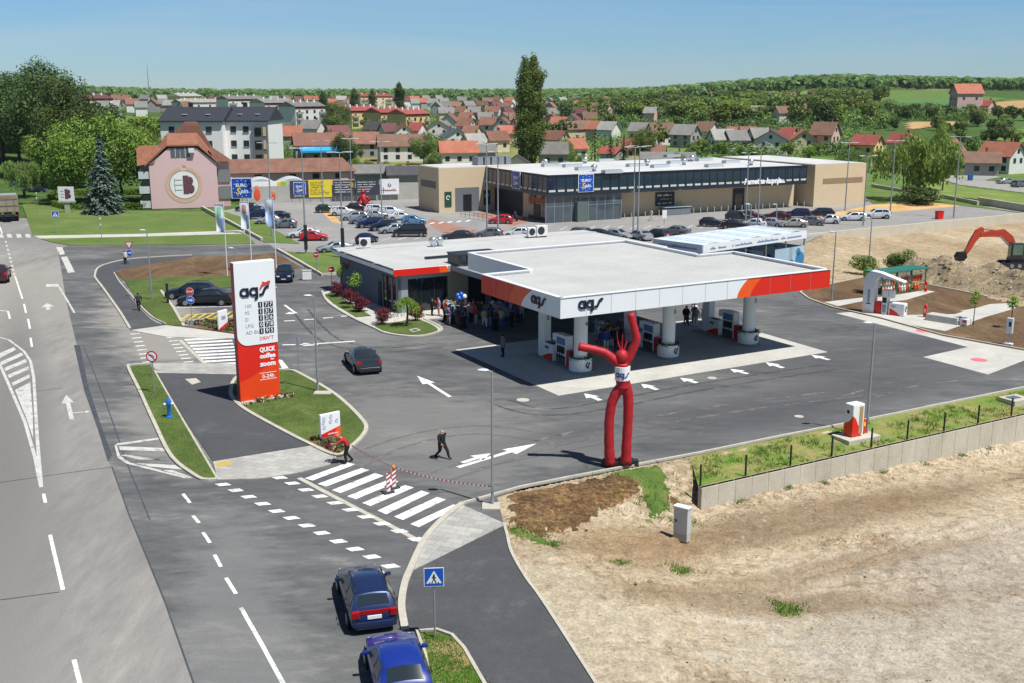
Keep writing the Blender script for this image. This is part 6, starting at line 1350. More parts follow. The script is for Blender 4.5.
def apartment(px0, px1, pyt, base_y, label, cols, right_grey=False):
    h = 17.0; a = G(px0, base_y); b = G(px1, base_y+.0); ang = math.atan2((b-a).y, (b-a).x)-.04; L = (b-a).length
    o = empty('apartment_block', a, ang, label, 'apartment block', 'white apartment blocks')
    m = MB(); m.box((L/2, 7, h/2-1.5), (L, 14, h-3), wall_white); m.build('wall', parent=o)
    m = MB(); z0, z1 = h-3.2, h; m.add([(-.4, -.6, z0), (L+.4, -.6, z0), (L+.4, 7, z1), (-.4, 7, z1), (L+.4, 14.6, z0), (-.4, 14.6, z0)], [(0, 1, 2, 3), (3, 2, 4, 5), (0, 3, 5), (1, 4, 2)], slate_roof); m.box((L/2, -.5, z0-.1), (L+.6, .25, .3), slate_roof); r_ = m.build('roof', parent=o)
    for k in range(2):
        x = L*(.35+.38*k); sl = 3.2/7.6; d_ = MB().box((x, 2.6, z0+3.2*sl+.15), (.9, 1.4, .1), white_metal); d_.build('skylight', parent=r_)
    MB().box((L*.35, 7.4, h+.3), (.9, .9, 1.5), dark_metal).build('chimney', parent=r_)
    for rz_ in (11.6, 8.3, 5.0, 1.8):
        for c in cols:
            w_ = MB().box((L*c, -.03, rz_+.2), (1.35, .1, 1.35), M('pane_dark', '33393f', .1, .2)).build('window', parent=o); MB().box((L*c, -.06, rz_-.55), (1.5, .2, .1), grey_metal).build('sill', parent=w_)
    if right_grey:
        m = MB(); m.box((L*.84, -.4, 6.4), (L*.31, .8, 12.8), M('grey_render', '6d6f70', .8, .05)); g_ = m.build('balcony_bay', parent=o)
        for z in (1.6, 4.9, 8.2, 11.3): MB().box((L*.80, -.85, z), (L*.14, .1, 1.9), glass_dark).build('balcony_window', parent=g_); MB().box((L*.935, -.86, z), (L*.06, .08, 2.1), M('cream_render', 'cdb48a', .8, .05)).build('cream_panel', parent=g_)
    else: MB().box((L*.45, -.05, .9), (L*.8, .1, 1.8), dark_metal).build('shopfront', parent=o)
    return o
apartment(164, 226, 106, 179.5, 'white apartment block with dark slate roof right behind the pink building', (.18, .55, .78))
apartment(224.5, 271, 110, 178.8, 'white apartment block with grey balcony bay beside the blue awning house', (.25, .52), True)
L_dark = leaf_mat('leaf_dark', '566a40', .5); L_mid = leaf_mat('leaf_mid', '6c8048', .45); L_bright = leaf_mat('leaf_bright', '768b40', .32); L_olive = leaf_mat('leaf_olive', '78894c', .45)
L_blue = leaf_mat('needle_blue', '67796e', .35, .05, .1); L_needle = leaf_mat('needle_dark', '3c4f3a', .4, .1, .1); L_willow = leaf_mat('leaf_willow', '84984e', .4, .05); L_maroon = leaf_mat('leaf_maroon', '6e3540', .4, .1); L_pop = leaf_mat('leaf_poplar', '66773f', .28, .05); L_fresh = leaf_mat('leaf_fresh', '86a548', .35, .05)
bark = M('bark', '4b3c2f', .9, .2, 3, bump=.3)
def rnd_dir(R):
    while True:
        v = Vector((R.uniform(-1, 1), R.uniform(-1, 1), R.uniform(-1, 1)))
        if .1 < v.length < 1: return v.normalized()
def leaves(mb, lobes, n, size, mat, R, droop=0, hollow=.6):
    wts = [(l[3]*l[4]*l[5])**(2/3) for l in lobes]; tot = sum(wts)
    for l, wgt in zip(lobes, wts):
        for _ in range(max(1, int(n*wgt/tot))):
            d = rnd_dir(R); k = R.uniform(hollow, 1.04)
            if R.random() < .07: k *= 1.12
            p = Vector((l[0]+d.x*l[3]*k, l[1]+d.y*l[4]*k, l[2]+d.z*l[5]*k)); s = size*R.uniform(.6, 1.35)
            nrm = (d+rnd_dir(R)*.8+Vector((0, 0, .35))).normalized(); a = nrm.cross(rnd_dir(R)).normalized(); b = nrm.cross(a)
            if droop: a = Vector((a.x*.4, a.y*.4, -1)).normalized(); b = nrm.cross(a).normalized(); a = a*droop
            mb.add([p-a*s, p+b*s*.55, p+a*s, p-b*s*.55], [(0, 1, 2, 3)], mat)
    return mb
def lobes_broad(R, rx, z0, z1, n=16, sub=(.3, .5)):
    L = []; zc, rz = (z0+z1)/2, (z1-z0)/2
    L.append((0, 0, zc, rx*.66, rx*.66, rz*.72))
    for i in range(n):
        d = rnd_dir(R); d.z = d.z*.9+.12; s = R.uniform(*sub)
        q = 1-s*.75; L.append((d.x*rx*q*R.uniform(.85, 1.1), d.y*rx*q*R.uniform(.85, 1.1), zc+d.z*rz*q, rx*s, rx*s, min(rx, rz)*s*.9))
    return L
def trunk_mb(R, h, r, z1, mat=bark, limbs=5, spread=.2):
    m = MB(); m.tube([(0, 0, -.02), (R.gauss(0, .006), R.gauss(0, .006), z1*.5), (R.gauss(0, .01), R.gauss(0, .01), z1)], [r*1.3, r, r*.6], 8, mat)
    for i in range(limbs):
        a = 2*PI*i/limbs+R.uniform(-.4, .4); z = z1*R.uniform(.55, 1); m.tube([(0, 0, z), (math.cos(a)*spread*.5, math.sin(a)*spread*.5, z+(h-z)*.3), (math.cos(a)*spread, math.sin(a)*spread, z+(h-z)*R.uniform(.45, .7))], [r*.5, r*.35, r*.12], 5, mat)
    return m
TREE = {}
def proto(kind, seed=0):
    key = (kind, seed)
    if key in TREE: return TREE[key]
    R = random.Random(seed*31+len(kind)*7+sum(map(ord, kind))); cr = MB(); sp = .22; z1 = .35; r = .018
    if kind == 'big': leaves(cr, lobes_broad(R, .36, .10, .99, 24), 10000, .0135, None, R)
    elif kind == 'round': leaves(cr, lobes_broad(R, .42, .10, .98, 18), 8500, .0165, None, R); z1 = .25
    elif kind == 'far': leaves(cr, lobes_broad(R, .42, .06, .98, 10), 800, .055, None, R); z1 = .25
    elif kind == 'tiny': leaves(cr, lobes_broad(R, .45, .04, .98, 8), 320, .085, None, R); z1 = .2
    elif kind == 'poplar':
        L = []
        for i in range(34):
            t = i/33; z = .08+.9*t; w_ = .125*min(1, (t+.12)*3)*min(1, ((1.05-t)*4.5))**.7; a = R.uniform(0, 6.3); q = w_*.35*R.random()
            L.append((math.cos(a)*q, math.sin(a)*q, z, w_*R.uniform(.6, .9), w_*R.uniform(.6, .9), .06))
        leaves(cr, L, 17000, .0095, None, R, hollow=.4); sp = .05; z1 = .7
    elif kind == 'spruce':
        for i in range(26):
            t = i/25; z = .05+.92*t; w_ = .25*(1-t)**.85+.012; nb_ = max(7, int(44*(1-t)))
            for k in range(nb_):
                a = R.uniform(0, 6.3); l = w_*R.uniform(.75, 1.1)
                for q in range(9):
                    f = R.uniform(.25, 1); p = Vector((math.cos(a)*l*f, math.sin(a)*l*f, z-.05*f*f+R.gauss(0, .008))); s = .02*R.uniform(.6, 1.3); u = Vector((math.cos(a+R.gauss(0, .6)), math.sin(a+R.gauss(0, .6)), -.35)).normalized(); b = u.cross(Vector((0, 0, 1))).normalized()
                    cr.add([p-u*s*1.4, p+b*s*.6, p+u*s*1.4, p-b*s*.6], [(0, 1, 2, 3)], None)
        sp = .02; z1 = .9; r = .014
    elif kind == 'conifer':
        for i in range(14):
            t = i/13; z = .06+.9*t; w_ = .23*(1-t)+.015
            for k in range(int(34*(1-t))+6):
                a = R.uniform(0, 6.3); f = R.uniform(.4, 1.05); p = Vector((math.cos(a)*w_*f, math.sin(a)*w_*f, z+R.gauss(0, .02)-.04*f)); s = .04*R.uniform(.6, 1.3); u = Vector((math.cos(a), math.sin(a), -.5)).normalized(); b = u.cross(Vector((0, 0, 1))).normalized()
                cr.add([p-u*s, p+b*s*.6, p+u*s, p-b*s*.6], [(0, 1, 2, 3)], None)
        sp = .02; z1 = .9
    elif kind == 'willow':
        L = lobes_broad(R, .52, .34, .98, 22, (.22, .36)); leaves(cr, L, 5200, .017, None, R, 1.6)
        for l in L[1:]:
            for k in range(40):
                a = R.uniform(0, 6.3); x, y = l[0]+math.cos(a)*l[3]*R.uniform(.6, 1), l[1]+math.sin(a)*l[4]*R.uniform(.6, 1); zt = l[2]; ln = R.uniform(.08, .34)
                for q in range(4): z = zt-ln*(q+R.random())/4; s = .015; cr.add([(x, y, z+s*2), (x+s*math.sin(a), y+s*math.cos(a), z), (x, y, z-s*2), (x-s*math.sin(a), y-s*math.cos(a), z)], [(0, 1, 2, 3)], None)
        z1 = .4; r = .035
    elif kind == 'bush': leaves(cr, lobes_broad(R, .55, .0, 1.0, 12, (.3, .5)), 1700, .042, None, R); z1 = .3; r = .03
    cm = cr.mesh('crown', L_mid); tm = trunk_mb(R, 1, r, z1, spread=sp).mesh('trunk', bark); TREE[key] = (cm, tm); return TREE[key]

def tree(kind, p, h, mat, label, group=None, seed=0, wd=1.0, name='tree', cat='tree'):
    cm, tm = proto(kind, seed); o = empty(name, p, random.uniform(0, 6.28), label, cat, group); o.scale = (h*wd, h*wd, h)
    c = bpy.data.objects.new('crown' if cat == 'tree' else 'foliage', cm); COL.objects.link(c); c.parent = o; c.material_slots[0].link = 'OBJECT'; c.material_slots[0].material = mat
    t = bpy.data.objects.new('trunk' if cat == 'tree' else 'stem', tm); COL.objects.link(t); t.parent = o
    return o
def far(px, r):
    x = (px-CX)/F; n = math.hypot(x, math.cos(PITCH)); return Vector((x/n*r, math.cos(PITCH)/n*r, 0))
def fp(px, r): p = far(px, r); return Vector((p.x, p.y, terr(p.x, p.y)-.1))
WOOD = 'tall trees of the wood on the left slope'
for i, (px, r, h, wd, mt, lb) in enumerate(((60, 272, 58, .95, L_dark, 'tallest dark tree of the wood, its crown standing highest above the skyline'), (88, 252, 74, .9, L_dark, 'dark tall tree at the right end of the wood beside the bright green tree'), (22, 300, 67, 1.0, L_dark, 'dark tall tree left of the highest crown in the wood'), (-4, 340, 63, 1.05, L_mid, 'tall tree cut by the left picture edge in the wood'), (42, 330, 72, 1.0, L_dark, 'dark tree standing behind the highest crown of the wood'), (74, 290, 71, .95, L_dark, 'dark tree just behind and right of the highest crown'),
      (10, 345, 76, 1.1, L_mid, 'mid green lower tree in front of the wood at far left'), (38, 300, 92, 1.1, L_mid, 'mid green lower tree below the highest crown'), (-22, 330, 66, 1.1, L_dark, 'dark tree mostly outside the left picture edge'), (70, 262, 102, 1.0, L_olive, 'olive green tree low between the wood and bright green tree'), (2, 310, 84, 1.0, L_olive, 'olive green tree of the wood behind the truck'), (30, 320, 78, 1.0, L_dark, 'dark filling tree in the middle of the wood'))):
    q = fp(px, r); tree('big', q, HC+(92-h)/F*r-q.z, mt, lb, WOOD, i % 3, wd)
tree('round', fp(82, 222), 17.2, L_bright, 'bright yellow green maple beside the blue spruce, left of two', 'bright green maples by the pink building', 0, .95)
tree('round', fp(133, 224), 17.5, L_bright, 'bright yellow green maple behind the blue spruce, right of two', 'bright green maples by the pink building', 1, 1.0)
tree('round', fp(158, 240), 15.5, L_bright, 'bright green tree touching the roof of the pink building', None, 0, .8)
tree('willow', fp(39, 236), 8.2, L_olive, 'small rounded weeping tree beside the road at the wood edge', None, 1, .85)
tree('spruce', fp(116, 201), 13.8, L_blue, 'blue grey spruce standing between the hedge and the pink building', None, 0, 1.12)
tree('poplar', fp(525, 292), 29.0, L_pop, 'tall slim poplar behind the supermarket, left trunk of the pair', 'pair of poplars', 0, .95); tree('poplar', fp(532.5, 293), 29.6, L_pop, 'tallest slim poplar behind the supermarket, right trunk of the pair', 'pair of poplars', 1, 1.0)
tree('willow', fp(902, 226), 12.8, L_willow, 'big pale green weeping willow beyond the supermarket end', None, 0, 1.25); tree('round', fp(929, 250), 15.3, L_willow, 'pale green taller tree rising behind the weeping willow', None, 1, .5)
tree('bush', fp(902, 219), 3.5, L_dark, 'dark undergrowth bush beneath the weeping willow', None, 0, 2.6, 'shrub', 'shrub')
MIDT = [(592, 300, 11.5, 'conifer', L_mid, 'dark rounded conifer left of two slim conifers behind the supermarket roof'), (607, 296, 10, 'conifer', L_needle, 'slim dark conifer, middle of three behind the supermarket roof'), (619.5, 290, 10.3, 'conifer', L_needle, 'slim dark conifer nearest the orange roof behind the supermarket'), (637, 322, 11, 'round', L_mid, 'mid green round tree between grey roofs behind the supermarket'), (674, 268, 7, 'round', L_bright, 'bright green round tree behind the supermarket roof, right of the red roof'), (840, 255, 9, 'round', L_mid, 'mid green tree by the grey house right of the supermarket'), (427, 320, 10, 'round', L_mid, 'mid green tree between the brown roofed house and the grey gable'), (353, 300, 10.5, 'round', L_dark, 'dark tree right of the blue awning house'), (345, 470, 17, 'big', L_mid, 'large tree mass between the two apartment rows'), (362, 600, 20, 'poplar', L_dark, 'far slim poplar left of the school roofs'), (379, 620, 19, 'poplar', L_dark, 'far slim poplar in front of the school roofs'), (405, 610, 23, 'poplar', L_dark, 'far poplar standing tallest right of the school roofs'), (332, 640, 18, 'poplar', L_dark, 'far slim poplar above the brown apartment row'),
  (113, 420, 14, 'far', L_dark, 'dark tree left of the white far hall'), (128, 430, 13, 'far', L_dark, 'dark tree on the far left town edge'), (150, 380, 12, 'far', L_bright, 'bright tree left of the slate roofed block'), (170, 400, 12, 'far', L_bright, 'bright tree touching the slate roofed block'), (185, 440, 12, 'far', L_mid, 'mid green tree over the slate roofed block'), (375, 270, 5, 'round', L_bright, 'bright low tree right of the barn'), (404, 268, 4, 'round', L_bright, 'bright low tree before the brown roofed house'), (358, 262, 6, 'round', L_bright, 'bright bushy tree at the right end of the barn'), (388, 263, 5, 'round', L_mid, 'low bushy tree between the two sheds'), (437, 285, 6, 'round', L_mid, 'low tree left of the clean orange roofed house'), (560, 318, 8, 'round', L_mid, 'mid green tree right of the poplar pair'), (574, 292, 6, 'round', L_bright, 'bright low tree beside the dark conifers')]
for i, (px, r, h, k, mt, lb) in enumerate(MIDT): tree(k, fp(px, r), h, mt, lb, None, i % 2, 1.3 if k == 'poplar' else 1.0)
R = random.Random(77)
HILLW = 'trees of the hillside wood beyond the houses'
def scatter(n, region, hr, kinds, mats, label, group, sort=False, avoid=None):
    out = []
    while len(out) < n:
        x0, x1, y0, y1 = region[R.randrange(len(region))]; px, py = R.uniform(x0, x1), R.uniform(y0, y1)
        p = land(px, py)
        if avoid and avoid(px, py): continue
        out.append((px, p))
    for px, p in out: tree(R.choice(kinds), p-Vector((0, 0, .1)), R.uniform(*hr), R.choice(mats), label, group, R.randrange(3), R.uniform(.9, 1.3))
scatter(165, [(560, 700, 112, 124), (690, 880, 108, 128), (600, 760, 103, 118), (700, 870, 108, 130), (560, 880, 100, 112)], (9, 14), ['far'], [L_mid, L_dark, L_mid, L_olive, L_bright, L_olive], 'one of the leafy trees crowding the hillside wood behind the houses', HILLW)
scatter(30, [(880, 985, 112, 122), (975, 1030, 118, 127), (935, 1015, 130, 138), (860, 900, 112, 132)], (4.5, 8.5), ['far'], [L_mid, L_dark, L_olive], 'one of the scattered trees and bushes between the fields on the right slope', 'trees between the fields on the right slope')
scatter(34, [(440, 620, 106, 140), (240, 440, 112, 135), (540, 700, 125, 150)], (6, 10), ['far', 'tiny'], [L_mid, L_dark, L_bright, L_olive], 'one of the garden trees showing between the town roofs', 'garden trees in the town')
scatter(20, [(690, 850, 150, 160)], (3, 5.5), ['far'], [L_mid, L_olive, L_bright], 'one of the low bushy trees in the row behind the supermarket roof', 'bushy row behind the supermarket')
scatter(14, [(930, 1024, 138, 168)], (4, 7.5), ['far'], [L_mid, L_dark, L_olive], 'one of the garden trees around the houses at the right edge', 'garden trees at the right edge')
def forest():
    m = MB(); Rf = random.Random(5)
    for i in range(4200):
        k = Rf.random()
        if k < .5: px = Rf.uniform(540, 1060); r = Rf.uniform(900 if px < 860 else 1060, 1500)
        elif k < .8: px = Rf.uniform(-20, 620); r = Rf.uniform(1100, 2400)
        else: px = Rf.uniform(-40, 1060); r = Rf.uniform(1800, 2900)
        p = fp(px, r); h = Rf.uniform(8, 13); w_ = h*Rf.uniform(.45, .7)
        if k < .5 and noise.noise((p.x*.004, p.y*.004, 3)) < -.15: continue
        for q in range(24):
            d = rnd_dir(Rf); c = p+Vector((d.x*w_*.8, d.y*w_*.8, h*(.55+.42*d.z))); s = w_*Rf.uniform(.2, .38); nrm = (d+Vector((0, -.3, .5))).normalized(); a = nrm.cross(rnd_dir(Rf)).normalized(); b = nrm.cross(a)
            m.add([c-a*s, c+b*s, c+a*s, c-b*s], [(0, 1, 2, 3)], L_dark if (i+q) % 3 else L_mid)
    for i in range(2600):                                   # scrub between the counted trees
        x0, x1, y0, y1 = ((545, 890, 100, 131), (545, 890, 104, 128), (440, 620, 102, 150), (880, 985, 109, 121) if i % 4 else (935, 1024, 130, 152), (240, 450, 104, 160), (690, 860, 128, 158))[i % 6]
        p = land(Rf.uniform(x0, x1), Rf.uniform(y0, y1)); h = Rf.uniform(2.5, 6) if i % 6 in (0, 1) else Rf.uniform(1.5, 5); w_ = h*Rf.uniform(.6, .9); mt = Rf.choice((L_mid, L_olive, L_dark, L_dark))
        for q in range(44):
            d = rnd_dir(Rf); c = p+Vector((d.x*w_, d.y*w_, h*(.5+.45*d.z))); s = w_*Rf.uniform(.09, .2); nrm = (d+rnd_dir(Rf)*.5+Vector((0, 0, .5))).normalized(); a = nrm.cross(rnd_dir(Rf)).normalized(); b = nrm.cross(a)
            m.add([c-a*s, c+b*s*.6, c+a*s, c-b*s*.6], [(0, 1, 2, 3)], mt)
    return tag(m.build('forest'), kind='stuff')
forest()
ROOFC = {'orange': '9c604c', 'red': '8e4740', 'brown': '725849', 'grey': '75736f', 'maroon': '684142', 'dark': '48474a', 'pale': '8b8984', 'blue grey': '565f68', 'rust': '805a4b'}
def roof_mat(c): return M('house_roof_'+c.replace(' ', '_'), ROOFC[c], .85, .22, .5, bump=.2, objrand=.2)
WALLC = {'white': 'd3d1cb', 'cream': 'cdbf9f', 'grey': '9a9892', 'pink': 'c9a9a0', 'dark': '4f4a45', 'yellow': 'd0bb80', 'brick': '98624e'}
def wall_mat(c): return M('house_wall_'+c, WALLC[c], .9, .08, .5)
win_m = M('house_window', '2b3036', .15, .2); chim_m = M('house_chimney', '7d5a4c', .9, .1)

def house(p, L, D, eave, rh, roofc, wallc, rz, label, group=None, windows=0, chimney=True, name='house'):
    o = empty(name, p, rz, label, 'house', group)
    m = MB(); pts = [(-D/2, -1.5), (D/2, -1.5), (D/2, eave), (0, eave+rh), (-D/2, eave)]
    vs = [(-L/2, y, z) for y, z in pts]+[(L/2, y, z) for y, z in pts]
    m.add(vs, [(4, 3, 2, 1, 0), (5, 6, 7, 8, 9), (0, 1, 6, 5), (1, 2, 7, 6), (4, 0, 5, 9)], wall_mat(wallc)); m.build('wall', parent=o)
    e = .55; k = rh/(D/2); t = .22
    y0, z0 = -D/2-e, eave-e*k
    m = MB(); vs = []
    for x in (-L/2-e, L/2+e): vs += [(x, y0, z0), (x, 0, eave+rh), (x, -y0, z0), (x, y0, z0+t), (x, 0, eave+rh+t), (x, -y0, z0+t)]
    m.add(vs, [(3, 9, 10, 4), (4, 10, 11, 5), (0, 1, 7, 6), (1, 2, 8, 7), (0, 6, 9, 3), (2, 5, 11, 8), (0, 3, 4, 1), (1, 4, 5, 2), (6, 7, 10, 9), (7, 8, 11, 10)], roof_mat(roofc)); r_ = m.build('roof', parent=o)
    if chimney: MB().box((L*.22, D*.12, eave+rh+.4), (.55, .55, 1.6), chim_m).build('chimney', parent=r_)
    if windows:
        for i in range(windows):
            x = -L/2+L*(i+.5)/windows
            for z in ([eave*.3, eave*.74] if eave > 4.5 else [eave*.55]):
                MB().box((x, -D/2-.02, z), (min(1.2, L/windows*.5), .1, 1.25), win_m).build('window', parent=o)
        for sx in (-1, 1):
            for yy in (-D*.2, D*.2): MB().box((sx*(L/2+.02), yy, eave*.72), (.1, 1.0, 1.25), win_m).build('window', parent=o)
            MB().box((sx*(L/2+.02), 0, eave+rh*.35), (.1, 1.0, 1.1), win_m).build('window', parent=o)
    return o
HS = [(320, 133.5, 54, 'x', 'rust', 'grey', 9.5, 'orange roofed house with a bright blue awning behind the barn', 1), (402, 135, 50, 'x', 'brown', 'white', 9, 'large brown roofed white house right of the barn', 1), (366, 132.5, 24, 'x', 'rust', 'grey', 9, 'rust roofed house joined left of the large brown roofed one', 1), (458, 141.5, 38, 'x', 'orange', 'white', 8, 'white house with clean orange roof and dark chimney left of the poplars', 1),
 (280, 113.5, 24, 'y', 'brown', 'cream', 10, 'brown gabled house below the stepped brown apartment row', 1), (287, 126.5, 28, 'x', 'orange', 'grey', 9, 'orange roofed grey house left of the blue awning house', 1), (312, 120.5, 26, 'd', 'grey', 'white', 9, 'grey roofed white house before the brown apartment row', 0), (337, 126, 26, 'd', 'maroon', 'cream', 9, 'maroon roofed house above the blue awning house', 0),
 (374, 122, 20, 'd', 'dark', 'white', 8.5, 'dark roofed house below the yellow apartment row, left', 0), (388, 123.5, 18, 'd', 'maroon', 'white', 8.5, 'maroon roofed house below the yellow apartment row', 0), (403, 124, 20, 'y', 'rust', 'white', 8.5, 'white gabled house with rust roof below the yellow row', 1), (417, 123, 16, 'd', 'red', 'white', 8.5, 'red roofed house below the right end of the yellow row', 0),
 (440, 120.5, 28, 'y', 'grey', 'white', 9, 'white gabled house with pale grey roof right of the yellow row', 1), (455, 129, 28, 'y', 'blue grey', 'white', 8, 'white gabled house with blue grey roof above the orange roofed one', 1), (472, 126, 20, 'd', 'rust', 'cream', 8, 'rust roofed cream house above the grey gable left of the poplars', 0), (474, 134, 24, 'd', 'pale', 'white', 7.5, 'pale grey roofed low house left of the poplars', 0), (496, 131.5, 26, 'd', 'rust', 'cream', 8, 'long rust roofed house just left of the poplars', 1), (508, 126, 18, 'x', 'orange', 'cream', 8, 'orange roofed house partly behind the left poplar', 0), (484, 144.5, 22, 'x', 'grey', 'grey', 6, 'grey shed roof right of the clean orange roof', 0), (520, 155, 20, 'y', 'dark', 'white', 5, 'small dark gabled shed at the foot of the poplars', 0),
 (556, 131, 26, 'd', 'rust', 'cream', 8, 'rust roofed house right of the poplars', 1), (553, 142.5, 28, 'x', 'grey', 'grey', 8, 'plain grey roofed house right of the poplars', 1), (575, 139, 22, 'd', 'orange', 'white', 7.5, 'orange roofed white house left of the dark conifers', 1), (572, 121.5, 20, 'd', 'brown', 'cream', 8.5, 'brown roofed house in the row behind the conifers, left end', 0), (583, 121, 18, 'd', 'brown', 'pink', 8.5, 'brown roofed pinkish house in the row behind the conifers', 0), (596, 121.5, 18, 'd', 'orange', 'pink', 8.5, 'orange roofed pinkish house in the row behind the conifers', 0), (609, 122, 22, 'd', 'pale', 'white', 8.5, 'pale grey roofed white house in the row above the conifers', 0), (640, 123, 22, 'd', 'pale', 'cream', 8.5, 'pale grey roofed cream house behind the round green tree', 1), (661, 123.5, 30, 'd', 'brown', 'white', 9, 'white house with wide brown roof in the middle row', 1), (686, 125, 30, 'd', 'pale', 'grey', 9, 'wide grey house with pale roof in the middle row', 1), (707, 122, 22, 'd', 'brown', 'white', 9, 'brown roofed white house behind the bushy row', 0),
 (612, 147.5, 26, 'd', 'red', 'grey', 5, 'low shed with a bright red roof right of the slim conifers', 0), (637, 139.5, 28, 'x', 'red', 'cream', 7, 'red roofed cream house behind the supermarket roof edge', 1), (654, 146, 22, 'x', 'rust', 'cream', 6, 'rust roofed low house beside the bright round tree', 0), (668, 153, 54, 'x', 'grey', 'dark', 4.5, 'long low grey roofed hall directly behind the supermarket', 0),
 (722, 129.5, 28, 'd', 'pale', 'white', 8.5, 'pale grey roofed white house in the row left of the maroon roof', 1), (736, 131, 24, 'd', 'grey', 'white', 8, 'grey roofed white house beside the maroon roofed one', 1), (742, 127, 28, 'x', 'rust', 'cream', 8.5, 'long rust roof just behind the grey roofed row', 0), (760, 128.5, 24, 'd', 'grey', 'white', 8.5, 'grey roofed house left of the maroon gable', 0), (773, 130.5, 34, 'y', 'maroon', 'white', 8.5, 'white gabled house with wide maroon roof behind the supermarket', 1), (789, 128, 16, 'd', 'red', 'cream', 8, 'small red roofed house right of the maroon gable', 0), (803, 130, 24, 'y', 'orange', 'cream', 8, 'cream gabled house with orange roof before the hillside wood', 1), (826, 122.5, 28, 'd', 'brown', 'pink', 10.5, 'tall brown roofed three storey house by the hillside wood', 1),
 (868, 135.5, 30, 'd', 'red', 'yellow', 7.5, 'cream yellow house with bright red roof left of the willow', 1), (903, 133.5, 26, 'd', 'red', 'white', 8, 'red roofed house half hidden by the willow top', 1), (953, 139.5, 20, 'y', 'rust', 'white', 8.5, 'narrow white gabled house right of the willow', 1), (1003, 142.5, 42, 'd', 'orange', 'white', 9, 'large white house with orange roof cut by the right picture edge', 1), (977, 152.5, 40, 'x', 'brown', 'grey', 6.6, 'small old grey house with brown roof by the right edge', 1),
 (371, 165.5, 34, 'x', 'grey', 'grey', 4.5, 'low grey roofed shed between the barn and the supermarket', 0), (402, 167, 30, 'x', 'dark', 'grey', 4.5, 'low dark roofed shed beside the supermarket end block', 0), (944, 85, 30, 'd', 'orange', 'pink', 12, 'large house alone on the skyline at the top of the field', 1), (965, 91, 12, 'd', 'red', 'pink', 8, 'small red roofed annexe right of the skyline house', 0)]
for px, yt, wp, dr, rc, wc, h, lb, win in HS:
    if yt > 92.5: p = land(px, yt, h)
    else: p = fp(px, 640); p.z = terr(p.x, p.y)
    r = math.hypot(p.x, p.y); w_ = wp*r/F; h *= .86; p = land(px, yt, h) if yt > 92.5 else p; r = math.hypot(p.x, p.y); w_ = wp*r/F; rh = h*.40; ev = h-rh; base = -math.atan2(p.x, p.y)
    if lb.startswith('large house alone'):
        h = (92-85)/F*r+HC-p.z; rh = h*.3; ev = h-rh
    if dr == 'x': L, D, rz = w_*.93, min(10, max(7, w_*.6)), base+R.uniform(-.12, .12)
    elif dr == 'y': D, L, rz = w_*.9, min(13, max(8, w_*1.1)), base+PI/2+R.uniform(-.3, .3)
    else: L, D, rz = w_*.78, max(6.5, w_*.55), base+R.choice((-.6, -.45, .45))
    o = house(p, L, D, ev, rh, rc, wc, rz, lb, 'houses of the town', max(1, min(4, int(wp/11))) if win else 0)
    if 'blue awning' in lb and px == 320:
        MB().add([(-L/2+1, -D/2-.1, ev-.3), (L/2+.3, -D/2-.1, ev-.3), (L/2+.5, -D/2-2.4, ev-1.5), (-L/2+1.2, -D/2-2.4, ev-1.5), (-L/2+1.2, -D/2-2.4, ev-2.1), (L/2+.5, -D/2-2.4, ev-2.1)], [(3, 2, 1, 0), (4, 5, 2, 3)], M('awning_blue', '2f9bd0', .6, .05)).build('awning', parent=o)
ORD = ['first', 'second', 'third', 'fourth', 'fifth', 'sixth', 'seventh', 'eighth', 'ninth', 'tenth', 'eleventh', 'twelfth', 'thirteenth', 'fourteenth', 'fifteenth', 'sixteenth', 'seventeenth', 'eighteenth', 'nineteenth', 'twentieth']
def row(xs, yt, jit, wr, h, where, roofs, group):
    R2 = random.Random(int(yt*10)+len(xs)); items = []
    for x in xs: items.append((x+R2.uniform(-3, 3), yt+R2.uniform(-jit, jit), R2.uniform(*wr), R2.choice(roofs), R2.choice(['white', 'cream', 'white', 'pink', 'grey'])))
    cnt = {}
    for x, y, w_, rc, wc in sorted(items):
        cnt[rc] = cnt.get(rc, -1)+1
        p = land(x, max(93.2, y), h*.88); r = math.hypot(p.x, p.y); W_ = max(7, .86*w_*r/F); rh = h*.36
        house(p, W_*.85, max(7, W_*.6), h-rh, rh, rc, wc, -math.atan2(p.x, p.y)+R2.choice((-.6, -.3, .1, .5, 1.3)), f'{ORD[cnt[rc]]} {rc} roofed house from the left {where}', group, 1 if r < 500 else 0, r < 700)
warm = ['orange', 'rust', 'brown', 'grey', 'rust', 'brown', 'maroon', 'grey', 'pale']
row(range(446, 612, 13), 98.5, .9, (8, 13), 8.5, 'in the highest town row below the skyline', warm, 'houses in the highest town row')
row(range(440, 600, 14), 103.5, 1.2, (11, 16), 8.5, 'in the second town row from the skyline', warm, 'houses in the second town row')
row(range(446, 600, 15), 109.5, 1.2, (13, 19), 8.5, 'in the third town row from the skyline', warm, 'houses in the third town row')
row(range(452, 604, 17), 115.5, 1.2, (15, 22), 8.5, 'in the fourth town row from the skyline', warm+['dark'], 'houses in the fourth town row')
row(range(468, 570, 18), 120.5, 1.0, (17, 23), 8.5, 'in the fifth town row behind the poplars', warm+['dark'], 'houses in the fifth town row')
row((577, 603, 636, 662, 672, 684, 692), 98, 1.2, (9, 14), 8, 'along the ridge above the hillside wood', warm, 'houses along the ridge')
row((715, 745, 762, 772, 788, 812, 822, 838), 93.5, .3, (9, 14), 8, 'at the hilltop above the hillside wood', warm, 'houses at the hilltop')
row((100, 114, 126, 142, 160), 96, .8, (9, 14), 9, 'in the far town at the left', ['pale', 'rust', 'grey'], 'far houses at the left')
